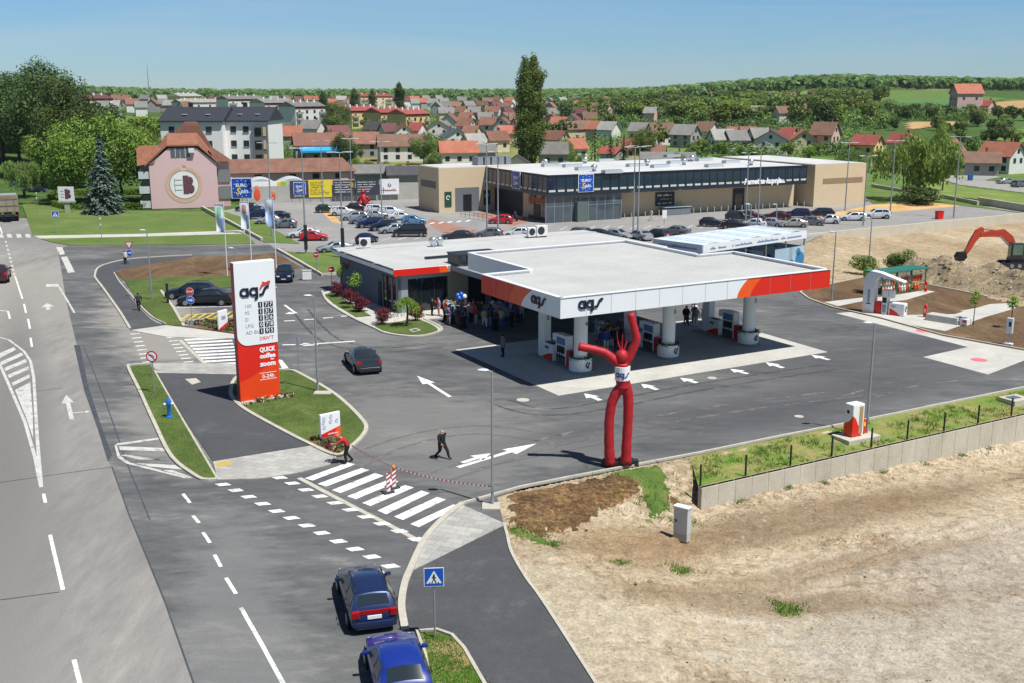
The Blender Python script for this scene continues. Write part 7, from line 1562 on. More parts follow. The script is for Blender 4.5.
row((258, 330, 352, 412, 424, 436), 100.5, 1.0, (10, 16), 9, 'between the far trees of the town', ['orange', 'red', 'pale'], 'houses between the far trees')
row(range(176, 452, 12), 97.3, .8, (9, 14), 9, 'in the low skyline row left of the poplars', ['pale', 'grey', 'rust', 'orange', 'maroon', 'brown'], 'houses of the skyline row at the left')
row((186, 203, 222, 232, 250, 262, 338, 349, 436, 447), 103, 1.4, (11, 17), 9, 'between the far blocks at the left', ['pale', 'rust', 'brown', 'grey', 'orange'], 'houses between the far blocks')
row((106, 117, 129, 139, 150, 163, 172), 102, 1.6, (10, 16), 9, 'below the far left skyline', ['pale', 'brown', 'rust', 'grey'], 'houses below the left skyline')
row((604, 622, 640, 652, 668, 690, 702, 728, 742, 756, 782, 800), 106, 3.5, (10, 15), 8, 'scattered in the hillside wood', ['rust', 'pale', 'orange', 'brown', 'grey'], 'houses scattered in the wood')
def flats(px0, px1, yt, h, rc, wc, band, label, n, group):
    p0 = land((px0+px1)/2, yt, h); r = math.hypot(p0.x, p0.y); a, b = far(px0, r), far(px1, r*1.03); L = (b-a).length; ang = math.atan2((b-a).y, (b-a).x)
    o = empty('apartment_row', Vector((a.x, a.y, terr(a.x, a.y))), ang, label, 'apartment row', group); D = 11; ev = h-2.4
    MB().box((L/2, D/2, ev/2-.75), (L, D, ev+1.5), wall_mat(wc)).build('wall', parent=o)
    m = MB(); m.add([(-.5, -.6, ev), (L+.5, -.6, ev), (L+.5, D/2, h), (-.5, D/2, h), (L+.5, D+.6, ev), (-.5, D+.6, ev)], [(0, 1, 2, 3), (3, 2, 4, 5), (0, 3, 5), (1, 4, 2), (0, 5, 4, 1)], roof_mat(rc)); r_ = m.build('roof', parent=o)
    for k in range(4): MB().box((L*(.15+.23*k), D*.4, h+.1), (.9, .9, 1.4), white_metal).build('chimney', parent=r_)
    MB().box((L/2, -.08, ev-.55), (L+.2, .2, 1.1), roof_mat(band)).build('band', parent=o)
    nf = max(2, int((ev-1)/2.9))
    for f in range(nf):
        z = ev-2.4-f*2.9
        for k in range(n): MB().box((L*(k+.5)/n, -.05, z), (1.5, .14, 1.4), win_m).build('window', parent=o)
        for fx in (.12, .88): MB().box((L*fx, -.5, z-.55), (L*.2, .9, 1.0), wall_mat('grey')).build('balcony', parent=o)
    return o
for px0, px1, yt in ((242, 276, 95.5), (276.5, 305.5, 98.5), (305.5, 334, 101.5)): flats(px0, px1, yt, 14.5, 'grey', 'white', 'maroon', {242: 'grey roofed white apartment block, left and highest of the stepped row', 276.5: 'grey roofed white apartment block in the middle of the stepped row', 305.5: 'grey roofed white apartment block, right and lowest of the stepped row'}[px0], 4, 'stepped apartment row')
for px0, px1, yt in ((359, 387, 106), (387, 411, 107.5), (411, 433, 109)): flats(px0, px1, yt, 11.5, 'red', 'yellow', 'red', {359: 'red roofed yellow apartment block at the left of its row', 387: 'red roofed yellow apartment block in the middle of its row', 411: 'red roofed yellow apartment block at the right of its row'}[px0], 4, 'yellow apartment row')
flats(197, 240, 99.5, 10.5, 'pale', 'white', 'pale', 'white block with pale roof behind the slate roofed apartments', 4, None)
flats(368, 398, 93.6, 11.5, 'red', 'cream', 'red', 'far school with wide red roof between slim poplars', 5, None)
flats(196, 217, 93.5, 13, 'pale', 'yellow', 'pale', 'far yellow block at the left town skyline', 4, None)
flats(100, 132, 98, 11, 'maroon', 'white', 'maroon', 'far white hall with maroon roof right of the wood', 3, None)
mast = empty('radio_mast', fp(167, 1300), 0, 'thin radio mast on the far left skyline', 'mast'); MB().tube([(0, 0, 0), (0, 0, 32)], [.7, .25], 4, grey_metal).build('lattice', parent=mast); MB().tube([(0, 0, 32), (0, 0, 40)], [.2, .1], 4, red_panel).build('antenna', parent=mast)
def terr_patch(name, pts, mat, lift=.12, st=7):
    poly = [tuple(land(*p)[:2]) for p in pts]; xs = [p[0] for p in poly]; ys = [p[1] for p in poly]
    return struct(grid(name, min(xs), max(xs), min(ys), max(ys), st, lambda x, y: terr(x, y)+lift, mat, lambda x, y: inpoly((x, y), poly)))
wheat = ground_mat('wheat', [(.3, '97794f'), (.5, 'ab8c5d'), (.7, 'b99c6e')], scale=.03, scale2=.3, bump=.3, rough=1); meadow = ground_mat('meadow', [(.3, '4f6a31'), (.5, '5e7c37'), (.7, '6c8a40')], scale=.04, scale2=.4, bump=.3, rough=1); crop = ground_mat('crop', [(.3, '476a37'), (.6, '55783f')], scale=.05, scale2=.4, bump=.3, rough=1)
terr_patch('field', [(962, 107), (990, 103.5), (1040, 99), (1060, 108), (1040, 113.5), (975, 114)], wheat, .3); terr_patch('field', [(905, 125), (915, 122.5), (965, 122), (962, 125.5), (925, 128), (910, 131)], wheat, .3, 4)
terr_patch('field', [(890, 100), (940, 99), (1010, 99), (985, 103), (958, 107), (900, 107)], crop, .25); terr_patch('field', [(985, 137), (1050, 122), (1060, 140), (1024, 143), (990, 142)], meadow, .2, 4)
lane = ground_mat('lane', [(.3, '85847f'), (.6, '97958e')], scale=.2, scale2=1, bump=.1)
terr_patch('lane', [(858, 166), (880, 168), (938, 179), (960, 186), (1060, 198), (1060, 192), (1024, 187), (985, 181), (950, 176), (905, 168), (868, 161)], lane, .1, .8)
terr_patch('lane', [(940, 178), (960, 175), (990, 174), (1000, 178), (985, 181)], lane, .14, .8)
bank_grass = ground_mat('bank_grass', [(.28, '566f2e'), (.5, '6b7f3b'), (.62, '868b4b'), (.8, '998f60')], scale=.2, scale2=2, bump=.8, bscale=4, rough=1)
terr_patch('verge', [(912, 188), (940, 182), (962, 187.5), (1060, 200), (1060, 214), (1024, 207), (985, 201), (935, 196), (905, 192)], bank_grass, .15, .8)
wm_ = MB(); strip_mb([G(872, 187), G(935, 198), G(940, 197.5), G(978, 205)], .4, .7, M('pale_wall', 'bdb6a4', .85, .12, .6), wm_); strip_mb([G(978, 204), G(1060, 218)], .4, 1.3, M('pale_wall', 'bdb6a4', .85, .12, .6), wm_)
tag(wm_.build('garden_wall'), 'long stepped grey wall between the parking lawn and the grass bank', 'wall')
sheet('lawn', [(872, 188), (905, 192.5), (935, 198.5), (977, 205.5), (1060, 219), (1000, 210), (940, 203), (905, 200), (872, 203)], .06, turf_far, -.05)
car('hatchback', 'dark grey', 934, 182.5, 175, 'dark car parked in the lane at the foot of the willow', 'parked_car', z=land(934, 182.5)); car('sedan', 'silver', 1007, 184.5, 10, 'silver blue car parked before the old grey house', 'parked_car', z=land(1007, 184.5)); car('suv', 'grey', 1020, 188, 30, 'grey car cut by the right picture edge beside the lane', 'parked_car', z=land(1020, 188))
o = empty('skip_bin', land(970, 181), 0, 'small blue waste bin by the lane at the right', 'bin'); MB().box((0, 0, .7), (.9, .8, 1.4), M('bin_blue', '2a5f9a', .5, .05), taper=1.1).build('body', parent=o); MB().box((0, 0, 1.45), (1.05, .9, .1), M('bin_blue', '2a5f9a', .5, .05)).build('lid', parent=o)
hd = MB(); Rh = random.Random(2)
for a, b in (((51, 200), (56, 207)), ((56, 207), (68, 210)), ((68, 210), (145, 209)), ((52, 196), (100, 196)), ((100, 196), (145, 195))):
    A, B = G(*a), G(*b); n_ = int((B-A).length*110)
    for i in range(n_):
        p = A.lerp(B, Rh.random()); q = Vector((p.x+Rh.gauss(0, .28), p.y+Rh.gauss(0, .28), Rh.uniform(.05, 1.15))); s = .13; a_ = rnd_dir(Rh); b_ = a_.cross(rnd_dir(Rh)).normalized(); hd.add([q-a_*s, q+b_*s, q+a_*s, q-b_*s], [(0, 1, 2, 3)], leaf_mat('hedge_leaf', '5f7a2c', .35, 0) if 'hedge_leaf' not in MATS else MATS['hedge_leaf'])
tag(hd.build('hedge'), 'clipped green hedge bordering the lawn before the pink building', 'hedge')
for i, (x, y, h, lb) in enumerate(((336, 296, 1.5, 'dark red shrub farthest along the shop side bed'), (350, 303.5, 1.5, 'dark red shrub in the middle of the shop side bed'), (361.5, 312, 1.6, 'dark red shrub nearest the corner of the shop side bed'), (382.5, 324, 1.55, 'round dark red shrub left on the small shop lawn'), (415.5, 320, 1.5, 'dark red shrub behind the weeping tree'))):
    tree('bush', G(x, y, .08), h, L_maroon, lb, 'dark red shrubs by the shop', i % 2, 1.15, 'shrub', 'shrub')
def standard(x, y, h, lb, wd=.7):
    o = empty('young_tree', G(x, y, .08), 0, lb, 'tree'); m = MB(); Rt = random.Random(int(x)); leaves(m, [(0, 0, h*.78, h*.2*wd, h*.2*wd, h*.2), (.1, .05, h*.9, h*.12*wd, h*.12*wd, h*.12), (-.12, 0, h*.68, h*.14*wd, h*.14*wd, h*.1)], 420, .085, None, Rt, hollow=.2); m.build('crown', L_fresh, o)
    MB().tube([(0, 0, 0), (.02, 0, h*.5), (0, .02, h*.85)], [.045, .035, .015], 6, bark).build('trunk', parent=o); return o
standard(341, 294, 3.1, 'slim young tree at the far end of the shop side bed'); standard(355.5, 309, 3.6, 'young tree with flat round crown beside the shop side wall', 1.15)
standard(973, 325.5, 3.3, 'young tree with thin trunk, left of two in the garden', 1.0); standard(1010.5, 328, 3.0, 'young tree with thin trunk, right of two in the garden', 1.0); standard(866.5, 291, 2.6, 'young tree behind the white gas point arch', 1.2)
wt = empty('weeping_tree', G(407, 326, .08), 0, 'small weeping tree like a green umbrella on the shop lawn', 'tree')
m = MB(); Rw = random.Random(6)
for i in range(150):
    a = Rw.uniform(0, 6.3); r = Rw.uniform(.2, 1.25); z = 2.75-.25*r
    for q in range(14):
        t = (q+Rw.random())/14; rr = r*(.35+.65*min(1, t*1.6)); zz = z-.1-(t**1.8)*Rw.uniform(1.2, 1.9)*(r/1.25)
        p = Vector((math.cos(a)*rr, math.sin(a)*rr, zz)); s = .075; d = rnd_dir(Rw); d.z = -1.2; d.normalize(); b_ = d.cross(rnd_dir(Rw)).normalized(); m.add([p-d*s*1.3, p+b_*s*.5, p+d*s*1.3, p-b_*s*.5], [(0, 1, 2, 3)], None)
m.build('crown', L_fresh, wt); MB().tube([(0, 0, 0), (.08, 0, 1.2), (0, 0, 2.5)], [.12, .09, .06], 8, bark).build('trunk', parent=wt)
for i, (x, y, s_) in enumerate(((905, 272, 2.6), (897, 271, 2.0), (912, 274, 1.6), (864, 273, 2.2))): tree('bush', G(x, y, -.1), s_, L_mid if i < 3 else L_olive, ('tall green bush behind the bottle store', 'green bush left behind the bottle store', 'low green bush at the right end behind the bottle store', 'olive bush by the pole at the building site edge')[i], None, i % 2, 1.5, 'shrub', 'shrub')
def bedplants(name, pts, n, mats, sz, zb=.1):
    m = MB(); Rb = random.Random(n); P_ = [tuple(G(*p)[:2]) for p in pts]; xs = [p[0] for p in P_]; ys = [p[1] for p in P_]; k = 0
    while k < n:
        q = (Rb.uniform(min(xs), max(xs)), Rb.uniform(min(ys), max(ys)))
        if inpoly(q, P_):
            k += 1; mt = Rb.choice(mats)
            for j in range(10): d = rnd_dir(Rb); p = Vector((*q, zb+sz))+Vector((d.x*sz, d.y*sz, d.z*sz*.8)); a_ = rnd_dir(Rb)*sz*.5; b_ = a_.cross(rnd_dir(Rb)).normalized()*sz*.5; m.add([p-a_, p+b_, p+a_, p-b_], [(0, 1, 2, 3)], mt)
    return tag(m.build(name), kind='stuff')
bedplants('ground_cover', [(184, 325), (236, 323.5), (237, 333), (205, 328)], 60, [L_mid, L_maroon, L_mid], .22)
bedplants('ground_cover', [(240, 404), (292, 394), (294, 398), (244, 408)], 60, [L_mid, L_maroon, M('petal', 'c9b9a5', .8, .1)], .11)
bedplants('ground_cover', [(309, 441), (320, 440), (347, 446), (337, 455)], 50, [L_mid, L_maroon], .14)
galv = M('galvanised', '9aa0a4', .45, .06, 2, metal=.4); lamp_head = M('lamp_head', 'c9cdd0', .4, .04); pole_white = M('pole_white', 'd9dadb', .45, .03)
def hgt(px_base, px_top): return (px_base-px_top)/(px_base-92)*HC
def lamp_post(x, yb, yt, label, kind='single', rz=0, z=0, box=False):
    p = G(x, yb, z); h = hgt(yb, yt); o = empty('street_lamp', p, rz, label, 'street lamp', 'lamp posts of the station and parking')
    m = MB().tube([(0, 0, 0), (0, 0, h*.3), (0, 0, h)], [.085 if h < 9 else .13, .075 if h < 9 else .11, .05 if h < 9 else .065], 10, galv); m.build('pole', parent=o, smooth=50)
    MB().lathe((0, 0, 0), [(.2, 0), (.2, .03), (.11, .06)], 10, galv).build('base_plate', parent=o)
    MB().box((0, -.09, .9), (.1, .03, .35), grey_metal).build('hatch', parent=o)
    for s in ((-1,) if kind == 'single' else (-1, 1)):
        L = .32 if kind == 'single' else 1.0
        a = MB().tube([(0, 0, h-.06), (s*L*.5, 0, h+.02), (s*L, 0, h+.03)], .035, 6, galv).build('arm', parent=o)
        m = MB(); m.ball((s*(L+.12), 0, h+.04), .3, 12, lamp_head, (1.0, .55, .26)) if kind == 'single' else m.box((s*(L+.2), 0, h+.04), (.85, .32, .1), lamp_head)
        hd_ = m.build('lamp_head', parent=o, smooth=50); MB().box((s*(L+.12), 0, h-.04), (.3, .18, .02), M('lamp_glass', 'dfe3e6', .2, 0)).build('lens', parent=hd_)
    if box: MB().box((0, -.14, 2.2), (.42, .22, 3.2), dark_metal).build('control_box', parent=o)
    return o
lamp_post(492.5, 505, 363, 'grey lamp post on the soil slope by the zebra crossing'); MB().box((0, 0, 0), (.9, .9, .12), kerb_mat).build('lamp_foot', loc=G(491, 506.5, .02)).__setitem__('kind', 'structure')
lamp_post(318, 392, 292, 'grey lamp post on the lawn island beside the price totem'); MB().box((0, 0, .1), (1.2, .8, .06), kerb_mat).build('lamp_foot', loc=G(323, 394, 0)).__setitem__('kind', 'structure')
lamp_post(866.5, 434, 318, 'grey lamp post beside the white red air and water unit'); lamp_post(152, 300, 228.5, 'grey lamp post on the lawn strip along the dark footpath'); lamp_post(831.5, 301, 230, 'grey lamp post at the right end of the canopy'); lamp_post(237.5, 292, 247, 'short lamp post just behind the price totem'); lamp_post(748.5, 262, 203, 'lamp post rising behind the car wash roof'); lamp_post(776, 227, 204, 'short lamp with white head before the silver parked cars')
for x, yb, yt, lb, bx in ((306, 254, 147, 'tall lamp with a dark control box on the kerb lawn', True), (323, 205, 140, 'tall lamp before the yellow billboard', False), (343, 258, 151, 'tall lamp with a dark control box behind the shop corner', True), (352, 207, 138, 'tall double lamp before the dark billboard right of the yellow one', False), (382, 222, 141, 'tall double lamp among the cars before the white billboard', False), (272, 236, 142, 'tall lamp behind the third flag', False), (487, 236, 143, 'tall lamp left of the red hatchback, taller of the pair', False), (498, 234, 150.5, 'tall lamp before the red hatchback, shorter of the pair', False),
      (633, 239, 146, 'left one of the twin tall lamps before the supermarket middle', False), (637.5, 240, 145, 'right one of the twin tall lamps before the supermarket middle', False), (745.5, 222, 152, 'tall lamp right of the supermarket middle among dark cars', False), (757.5, 229, 146, 'tall lamp before the white slogan letters', False), (845, 211, 142, 'tall lamp before the beige end block, left', False), (863, 226, 155, 'tall lamp on the pale parking wall before the beige end block', False), (890, 214, 140, 'tall lamp between the beige end block and the willow', False), (953.5, 218, 136, 'tall grey lamp on the parking edge right of the willow', False)): lamp_post(x, yb, yt, lb, 'double', R_.uniform(-.3, .6), 0, bx)
lamp_post(868, 273, 217, 'thin pole with a small lamp at the building site edge')
ta, tb = G(241, 404), G(280.5, 397.5); td = tb-ta; tang = math.atan2(td.y, td.x); TW = td.length; TH = 9.45
tt = empty('price_totem', ta.lerp(tb, .5)+Vector((0, 0, .09)), tang, 'tall white and red fuel price totem on the lawn island', 'price sign')
m = MB(); m.box((0, .25, TH/2), (TW, .5, TH), red_panel); m.build('body', parent=tt)
MB().box((-TW/2-.012, .25, TH/2), (.03, .49, TH-.02), M('deep_wine', '8e1430', .35, .05)).build('side_panel', parent=tt)
MB().box((0, .25, TH+.02), (TW+.03, .53, .05), white_metal).build('cap', parent=tt)
wpan = [(-TW/2, TH), (-TW/2, 4.6)]+[(-TW/2+.75-.75*math.cos(a*PI/16), 4.6-.75*math.sin(a*PI/16)) for a in range(1, 9)]+[(TW/2, 3.85), (TW/2, TH)]
n = len(wpan); m = MB().add([(x, -.04, z) for x, z in wpan]+[(x, .0, z) for x, z in wpan], [tuple(range(n-1, -1, -1))[::-1]]+[(i, n+i, n+(i+1) % n, (i+1) % n) for i in range(n)], white_metal); o_ = m.build('white_panel', parent=tt); bm = bmesh.new(); bm.from_mesh(o_.data); bmesh.ops.recalc_face_normals(bm, faces=bm.faces); bm.to_mesh(o_.data); bm.free()
op = [(-TW/2, 0), (TW/2, 0), (TW/2, 2.6), (TW*.25, 2.3), (0, 1.95), (-TW*.25, 1.6), (-TW/2, 1.4)]; MB().add([(x, -.012, z) for x, z in op], [tuple(range(7))], M('totem_orange', 'e2451b', .35, .05)).build('orange_panel', parent=tt)
lg = logo(.62, ink, red_letter, th=.05); at(lg, -TW/2+.62, -.045, 7.15); lg.build('logo', parent=tt)
for k, (nm, pr) in enumerate((('100', '1.77'), ('95', '1.37'), ('D', '1.26'), ('LPG', '0.78'), ('AD Blue', '1.95'))):
    z = 6.42-.45*k
    t = text_mb(nm, .34, grey_letter, align='LEFT', extrude=.006); at(t, -TW*.29, -.047, z); t.build('lettering', parent=tt)
    for q, ch in enumerate(pr.replace('.', '')):
        x = TW*.10+.34*q+(.06 if q else 0)
        d_ = MB().box((x, -.055, z+.13), (.29, .02, .36), ink).build('digit', parent=tt); t = text_mb(ch, .38, white_letter, bold=.004, extrude=.004); at(t, x, -.07, z); t.build('numeral', parent=d_)
t = text_mb("DRIV'T", .34, red_letter, extrude=.006); at(t, TW*.22, -.047, 4.12); t.build('lettering', parent=tt)
for s, z, sz in (('QUICK', 3.3, .42), ('coffee', 2.86, .42), ('zoom', 2.3, .46)): t = text_mb(s, sz, white_letter, bold=.018, extrude=.012, width=1.12); at(t, TW/2-.78, -.014, z); t.build('lettering', parent=tt)
t = text_mb('bar', .18, white_letter, bold=.006); at(t, TW/2-.45, -.014, 2.68); t.build('lettering', parent=tt)
t = text_mb('0-24h', .38, white_letter, bold=.003, extrude=.012); at(t, TW/2-.8, -.014, 1.45); t.merge(MB().box((TW/2-.8, -.014, 1.36), (1.2, .02, .03), white_letter)); t.merge(MB().box((TW/2-.8, -.014, 1.82), (1.2, .02, .03), white_letter)); t.build('lettering', parent=tt)
MB().box((0, .2, .0), (TW+.5, 1.1, .12), kerb_mat).build('plinth', parent=tt)
def board_sign(name, pa, pb, yt, label, body):
    a, b = G(*pa), G(*pb); d = b-a; o = empty(name, a.lerp(b, .5)+Vector((0, 0, .1)), math.atan2(d.y, d.x), label, 'sign'); body(o, d.length, hgt((pa[1]+pb[1])/2, yt)); return o
def info_body(o, W, H):
    MB().box((0, .1, H/2+.1), (W, .2, H-.2), white_metal).build('panel', parent=o, bevel=.03); MB().box((0, .1, .1), (W*.95, .3, .24), slate).build('foot', parent=o)
    MB().add([(-W/2, -.015, .22), (W/2, -.015, .22), (W/2, -.015, .78), (-W/2, -.015, .45)], [(0, 1, 2, 3)], red_panel).build('wave', parent=o); MB().add([(W*.15, -.018, .22), (W/2, -.018, .22), (W/2, -.018, .74), (W*.25, -.018, .62)], [(0, 1, 2, 3)], orange_panel).build('wave', parent=o)
    m = MB()
    for i, (x, z) in enumerate(((-.3, .83), (.02, .86), (-.33, .68), (0, .68), (.28, .68), (-.3, .5))): ribbon(arc(x*W*1.1, H*z, .1, 20, 320, 12), .025, grey_letter, .01, m); ribbon([(x*W*1.1-.05, H*z-.04), (x*W*1.1+.06, H*z+.05)], .02, grey_letter, .011, m)
    m.xf(Matrix.Translation((0, -.005, 0))).build('pictograms', parent=o); t = scrawl(W*.55, .12, white_letter, 41, 8); at(t, -W*.15, -.022, .35); t.build('lettering', parent=o)
board_sign('info_sign', (321.5, 443.5), (341, 439), 413, 'white info board with red foot stripe and pictograms at the island tip', info_body)
def mini(o, W, H): MB().box((0, .1, H/2), (W, .2, H), white_metal).build('panel', parent=o, bevel=.05); MB().add([(-W/2, -.015, .02), (W/2, -.015, .02), (W/2, -.015, .6), (-W/2, -.015, .15)], [(0, 1, 2, 3)], red_panel).build('wave', parent=o); m = MB().box((0, -.01, H*.62), (W*.45, .02, .3), grey_letter); m.build('notice', parent=o)
board_sign('mini_totem', (219.5, 331.5), (228.5, 329), 310.5, 'small white pillar sign with red corner by the zebra crossing near the totem', mini)
ab = G(858, 443.5, -.05); aw = empty('air_water_unit', G(853, 434.5, .12), .5, 'white and red air and water unit on a concrete base by the wire fence', 'service unit')
MB().box((0, 0, 1.0), (.95, .7, 2.0), white_paint).build('body', parent=aw, bevel=.05)
MB().add([(-.476, .35, .02), (-.476, -.35, .02), (-.476, -.35, 1.35), (-.476, -.1, .95), (-.476, .35, .7)], [(0, 1, 2, 3, 4)], red_panel).build('wave', parent=aw); MB().add([(-.475, -.352, .02), (.3, -.352, .02), (.1, -.352, .5), (-.2, -.352, 1.1), (-.475, -.352, 1.35)], [(0, 1, 2, 3, 4)], red_panel).build('wave', parent=aw)
MB().box((.2, -.355, 1.0), (.3, .02, 1.7), M('tan_panel', 'a58b6e', .6, .1)).build('hose_panel', parent=aw); MB().ball((-.48, .05, 1.5), .12, 8, ink, (.2, 1, 1)).build('emblem', parent=aw)
fb = empty('extinguisher', G(862.5, 433, .12), .5, 'small red extinguisher box beside the air and water unit', 'extinguisher'); MB().box((0, 0, .45), (.3, .25, .9), red_panel).build('case', parent=fb, bevel=.04); MB().box((0, -.13, .6), (.15, .02, .25), M('board_yellow', 'dcc93a', .5, .04)).build('notice', parent=fb)
cb = empty('concrete_block', G(856, 436, 0), .48, 'pale concrete block under the air and water unit', 'concrete block'); MB().box((0, 0, -.28), (2.6, 1.5, .72), conc).build('block', parent=cb, bevel=.03)
hb = empty('concrete_pit', G(1015, 400.5, 0), .48, 'concrete pit with a dark cover at the right end of the verge', 'pit'); MB().box((0, 0, -.2), (1.7, 1.3, .8), conc).build('block', parent=hb); MB().box((-.1, .1, .215), (.9, .6, .03), slate).build('cover', parent=hb)
fn = empty('wire_fence', W0, ang, 'dark wire fence with thin posts along the retaining wall', 'fence')
for x, yb in ((699, 485), (744.5, 475), (787, 464), (827.5, 454.5), (865, 445), (901, 437), (935, 428), (967.5, 420), (998.5, 412)):
    q = (G(x, yb, WT)-W0).to_2d(); s = q.dot(WD); p_ = MB().box((s, .12, .52), (.08, .08, 1.35), M('fence_green', '1d2b28', .6, .1)).build('post', parent=fn)
MB().tube([(.1, .12, 1.05), (WL-8, .12, 1.05)], .004, 4, dark_metal).build('wire', parent=fn); MB().tube([(.1, .12, .5), (WL-8, .12, .5)], .004, 4, dark_metal).build('wire', parent=fn)
rblue = M('road_blue', '1a55b5', .4, .04); rwhite = M('road_white', 'e6e6e6', .4, .03); rred = M('road_red', 'b5202a', .4, .04); rgrey = M('road_grey', '9a9fa2', .5, .05)
def plate(parent, pts, mat, y, name, th=.02):
    n = len(pts); m = MB().add([(x, y, z) for x, z in pts]+[(x, y+th, z) for x, z in pts], [tuple(range(n)), tuple(range(2*n-1, n-1, -1))]+[(i, n+i, n+(i+1) % n, (i+1) % n) for i in range(n)], mat); o = m.build(name, parent=parent); bm = bmesh.new(); bm.from_mesh(o.data); bmesh.ops.recalc_face_normals(bm, faces=bm.faces); bm.to_mesh(o.data); bm.free(); return o
def circ(r, cz, n=20, a0=0): return [(r*math.cos(2*PI*i/n+a0), cz+r*math.sin(2*PI*i/n+a0)) for i in range(n)]
def sign_post(name, x, yb, yt, label, rz=0, z=0, extra=0):
    o = empty(name, G(x, yb, z), rz, label, 'road sign'); h = hgt(yb, yt); MB().tube([(0, .04, 0), (0, .04, h+extra)], .035, 8, galv).build('post', parent=o, smooth=50); return o, h
def ped(o, s, zc, tri=True):
    plate(o, [(-s, zc-s), (s, zc-s), (s, zc+s), (-s, zc+s)], rwhite, -.02, 'panel'); plate(o, [(-s*.93, zc-s*.93), (s*.93, zc-s*.93), (s*.93, zc+s*.93), (-s*.93, zc+s*.93)], rblue, -.026, 'face', .004)
    plate(o, [(-s*.78, zc-s*.66), (s*.78, zc-s*.66), (0, zc+s*.7)], rwhite, -.032, 'triangle', .004)
    m = MB(); m.ball((0, -.036, zc+s*.28), s*.1, 8, black_mat, (1, .06, 1)); ribbon([(0, zc+s*.18), (0, zc-s*.15)], s*.16, black_mat, .005, m); ribbon([(0, zc-s*.12), (s*.2, zc-s*.56)], s*.1, black_mat, .0052, m); ribbon([(0, zc-s*.12), (-s*.2, zc-s*.56)], s*.1, black_mat, .0054, m); ribbon([(-s*.2, zc-s*.1), (0, zc+s*.12), (s*.2, zc-s*.08)], s*.07, black_mat, .0056, m)
    for k in (-.45, -.2, .2, .45): ribbon([(s*k, zc-s*.64), (s*k*.92, zc-s*.52)], s*.1, black_mat, .005, m)
    m.xf(Matrix.Translation((0, -.034, 0))).build('figure', parent=o)
o, h = sign_post('crossing_sign', 435, 640, 560, 'blue square pedestrian crossing sign on the small grass corner near the cars', .1); ped(o, .38, h-.38)
o, h = sign_post('crossing_sign', 57, 234, 210.5, 'blue square pedestrian crossing sign on the far lawn by the main road', 0); ped(o, .5, h-.5)
def arrow_disc(o, r, cz, left=False):
    plate(o, circ(r, cz), rwhite, -.02, 'panel'); plate(o, circ(r*.93, cz), rblue, -.026, 'face', .004); m = ribbon([(-r*.6, cz), (r*.3, cz)], r*.28, rwhite, .004); m.add([(r*.15, -.004, cz-r*.45), (r*.68, -.004, cz), (r*.15, -.004, cz+r*.45)], [(0, 1, 2)], rwhite); m.xf(Matrix.Translation((0, -.03, 0))).build('arrow', parent=o)
o, h = sign_post('road_sign', 130.5, 264, 241, 'give way triangle above a blue arrow disc at the street mouth', 0)
plate(o, [(-.55, h), (0, h-.95), (.55, h)], rred, -.02, 'panel'); plate(o, [(-.38, h-.1), (0, h-.76), (.38, h-.1)], rwhite, -.028, 'face', .006); arrow_disc(o, .42, h-1.35)
o, h = sign_post('road_sign', 192, 325, 286, 'red stop octagon above a blue arrow disc beside the black car', 0)
plate(o, circ(.36, h-.36, 8, PI/8), rwhite, -.02, 'panel'); plate(o, circ(.335, h-.36, 8, PI/8), rred, -.026, 'face', .004); t = text_mb('STOP', .22, rwhite, bold=.006, extrude=.003); at(t, 0, -.03, h-.44); t.build('lettering', parent=o); arrow_disc(o, .36, h-1.15); MB().box((0, .1, .15), (.5, .3, .5), slate_l).build('foot_box', parent=o)
o, h = sign_post('road_sign', 154.5, 394, 348.5, 'white round no turning sign with red rim on the hydrant lawn', 0)
plate(o, circ(.40, h-.40), rred, -.02, 'panel'); plate(o, circ(.31, h-.40), rwhite, -.026, 'face', .004); m = ribbon([(.12, h-.6), (.12, h-.35), (-.08, h-.3)], .06, black_mat, .004); m.add([(-.05, -.005, h-.2), (-.2, -.005, h-.3), (-.05, -.005, h-.4)], [(0, 1, 2)], black_mat); ribbon([(-.22, h-.18), (.22, h-.62)], .06, rred, .006, m); m.xf(Matrix.Translation((0, -.03, 0))).build('symbol', parent=o)
o, h = sign_post('road_sign', 299, 371, 334.5, 'grey back of a round sign on the top of the lawn island', PI); plate(o, circ(.34, h-.34), rblue, -.02, 'panel'); plate(o, circ(.33, h-.34), rgrey, .02, 'back', .02)
for x, yb, yt, lb in ((317, 277, 250, 'no entry sign by the kerb lawn, farther of two'), (332, 291, 264.5, 'no entry sign by the kerb lawn, nearer the shop')):
    o, h = sign_post('road_sign', x, yb, yt, lb, .1); plate(o, circ(.34, h-.42), rwhite, -.02, 'panel'); plate(o, circ(.325, h-.42), rred, -.026, 'face', .004); plate(o, [(-.22, h-.47), (.22, h-.47), (.22, h-.37), (-.22, h-.37)], rwhite, -.032, 'bar', .004)
for x, yb, yt, nm, lb in ((102, 243, 218, 'marker_post', 'thin pale marker post with two bands on the far lawn strip'), (38, 213, 193, 'marker_post', 'thin pale post beside the truck on the far lawn')):
    o = empty(nm, G(x, yb, 0), 0, lb, 'post'); h = hgt(yb, yt); MB().tube([(0, 0, 0), (0, 0, h)], .05, 6, galv).build('post', parent=o)
    for q in (.72, .97): MB().lathe((0, 0, h*q), [(.09, 0), (.09, .25)], 8, rwhite).build('band', parent=o)
o = empty('bollard_post', G(168, 303, .08), 0, 'dark slim post at the rear of the dark blue estate', 'post'); MB().box((0, 0, .95), (.22, .18, 1.9), dark_metal).build('body', parent=o, bevel=.03); MB().box((0, 0, 1.92), (.26, .22, .06), black_mat).build('cap', parent=o)
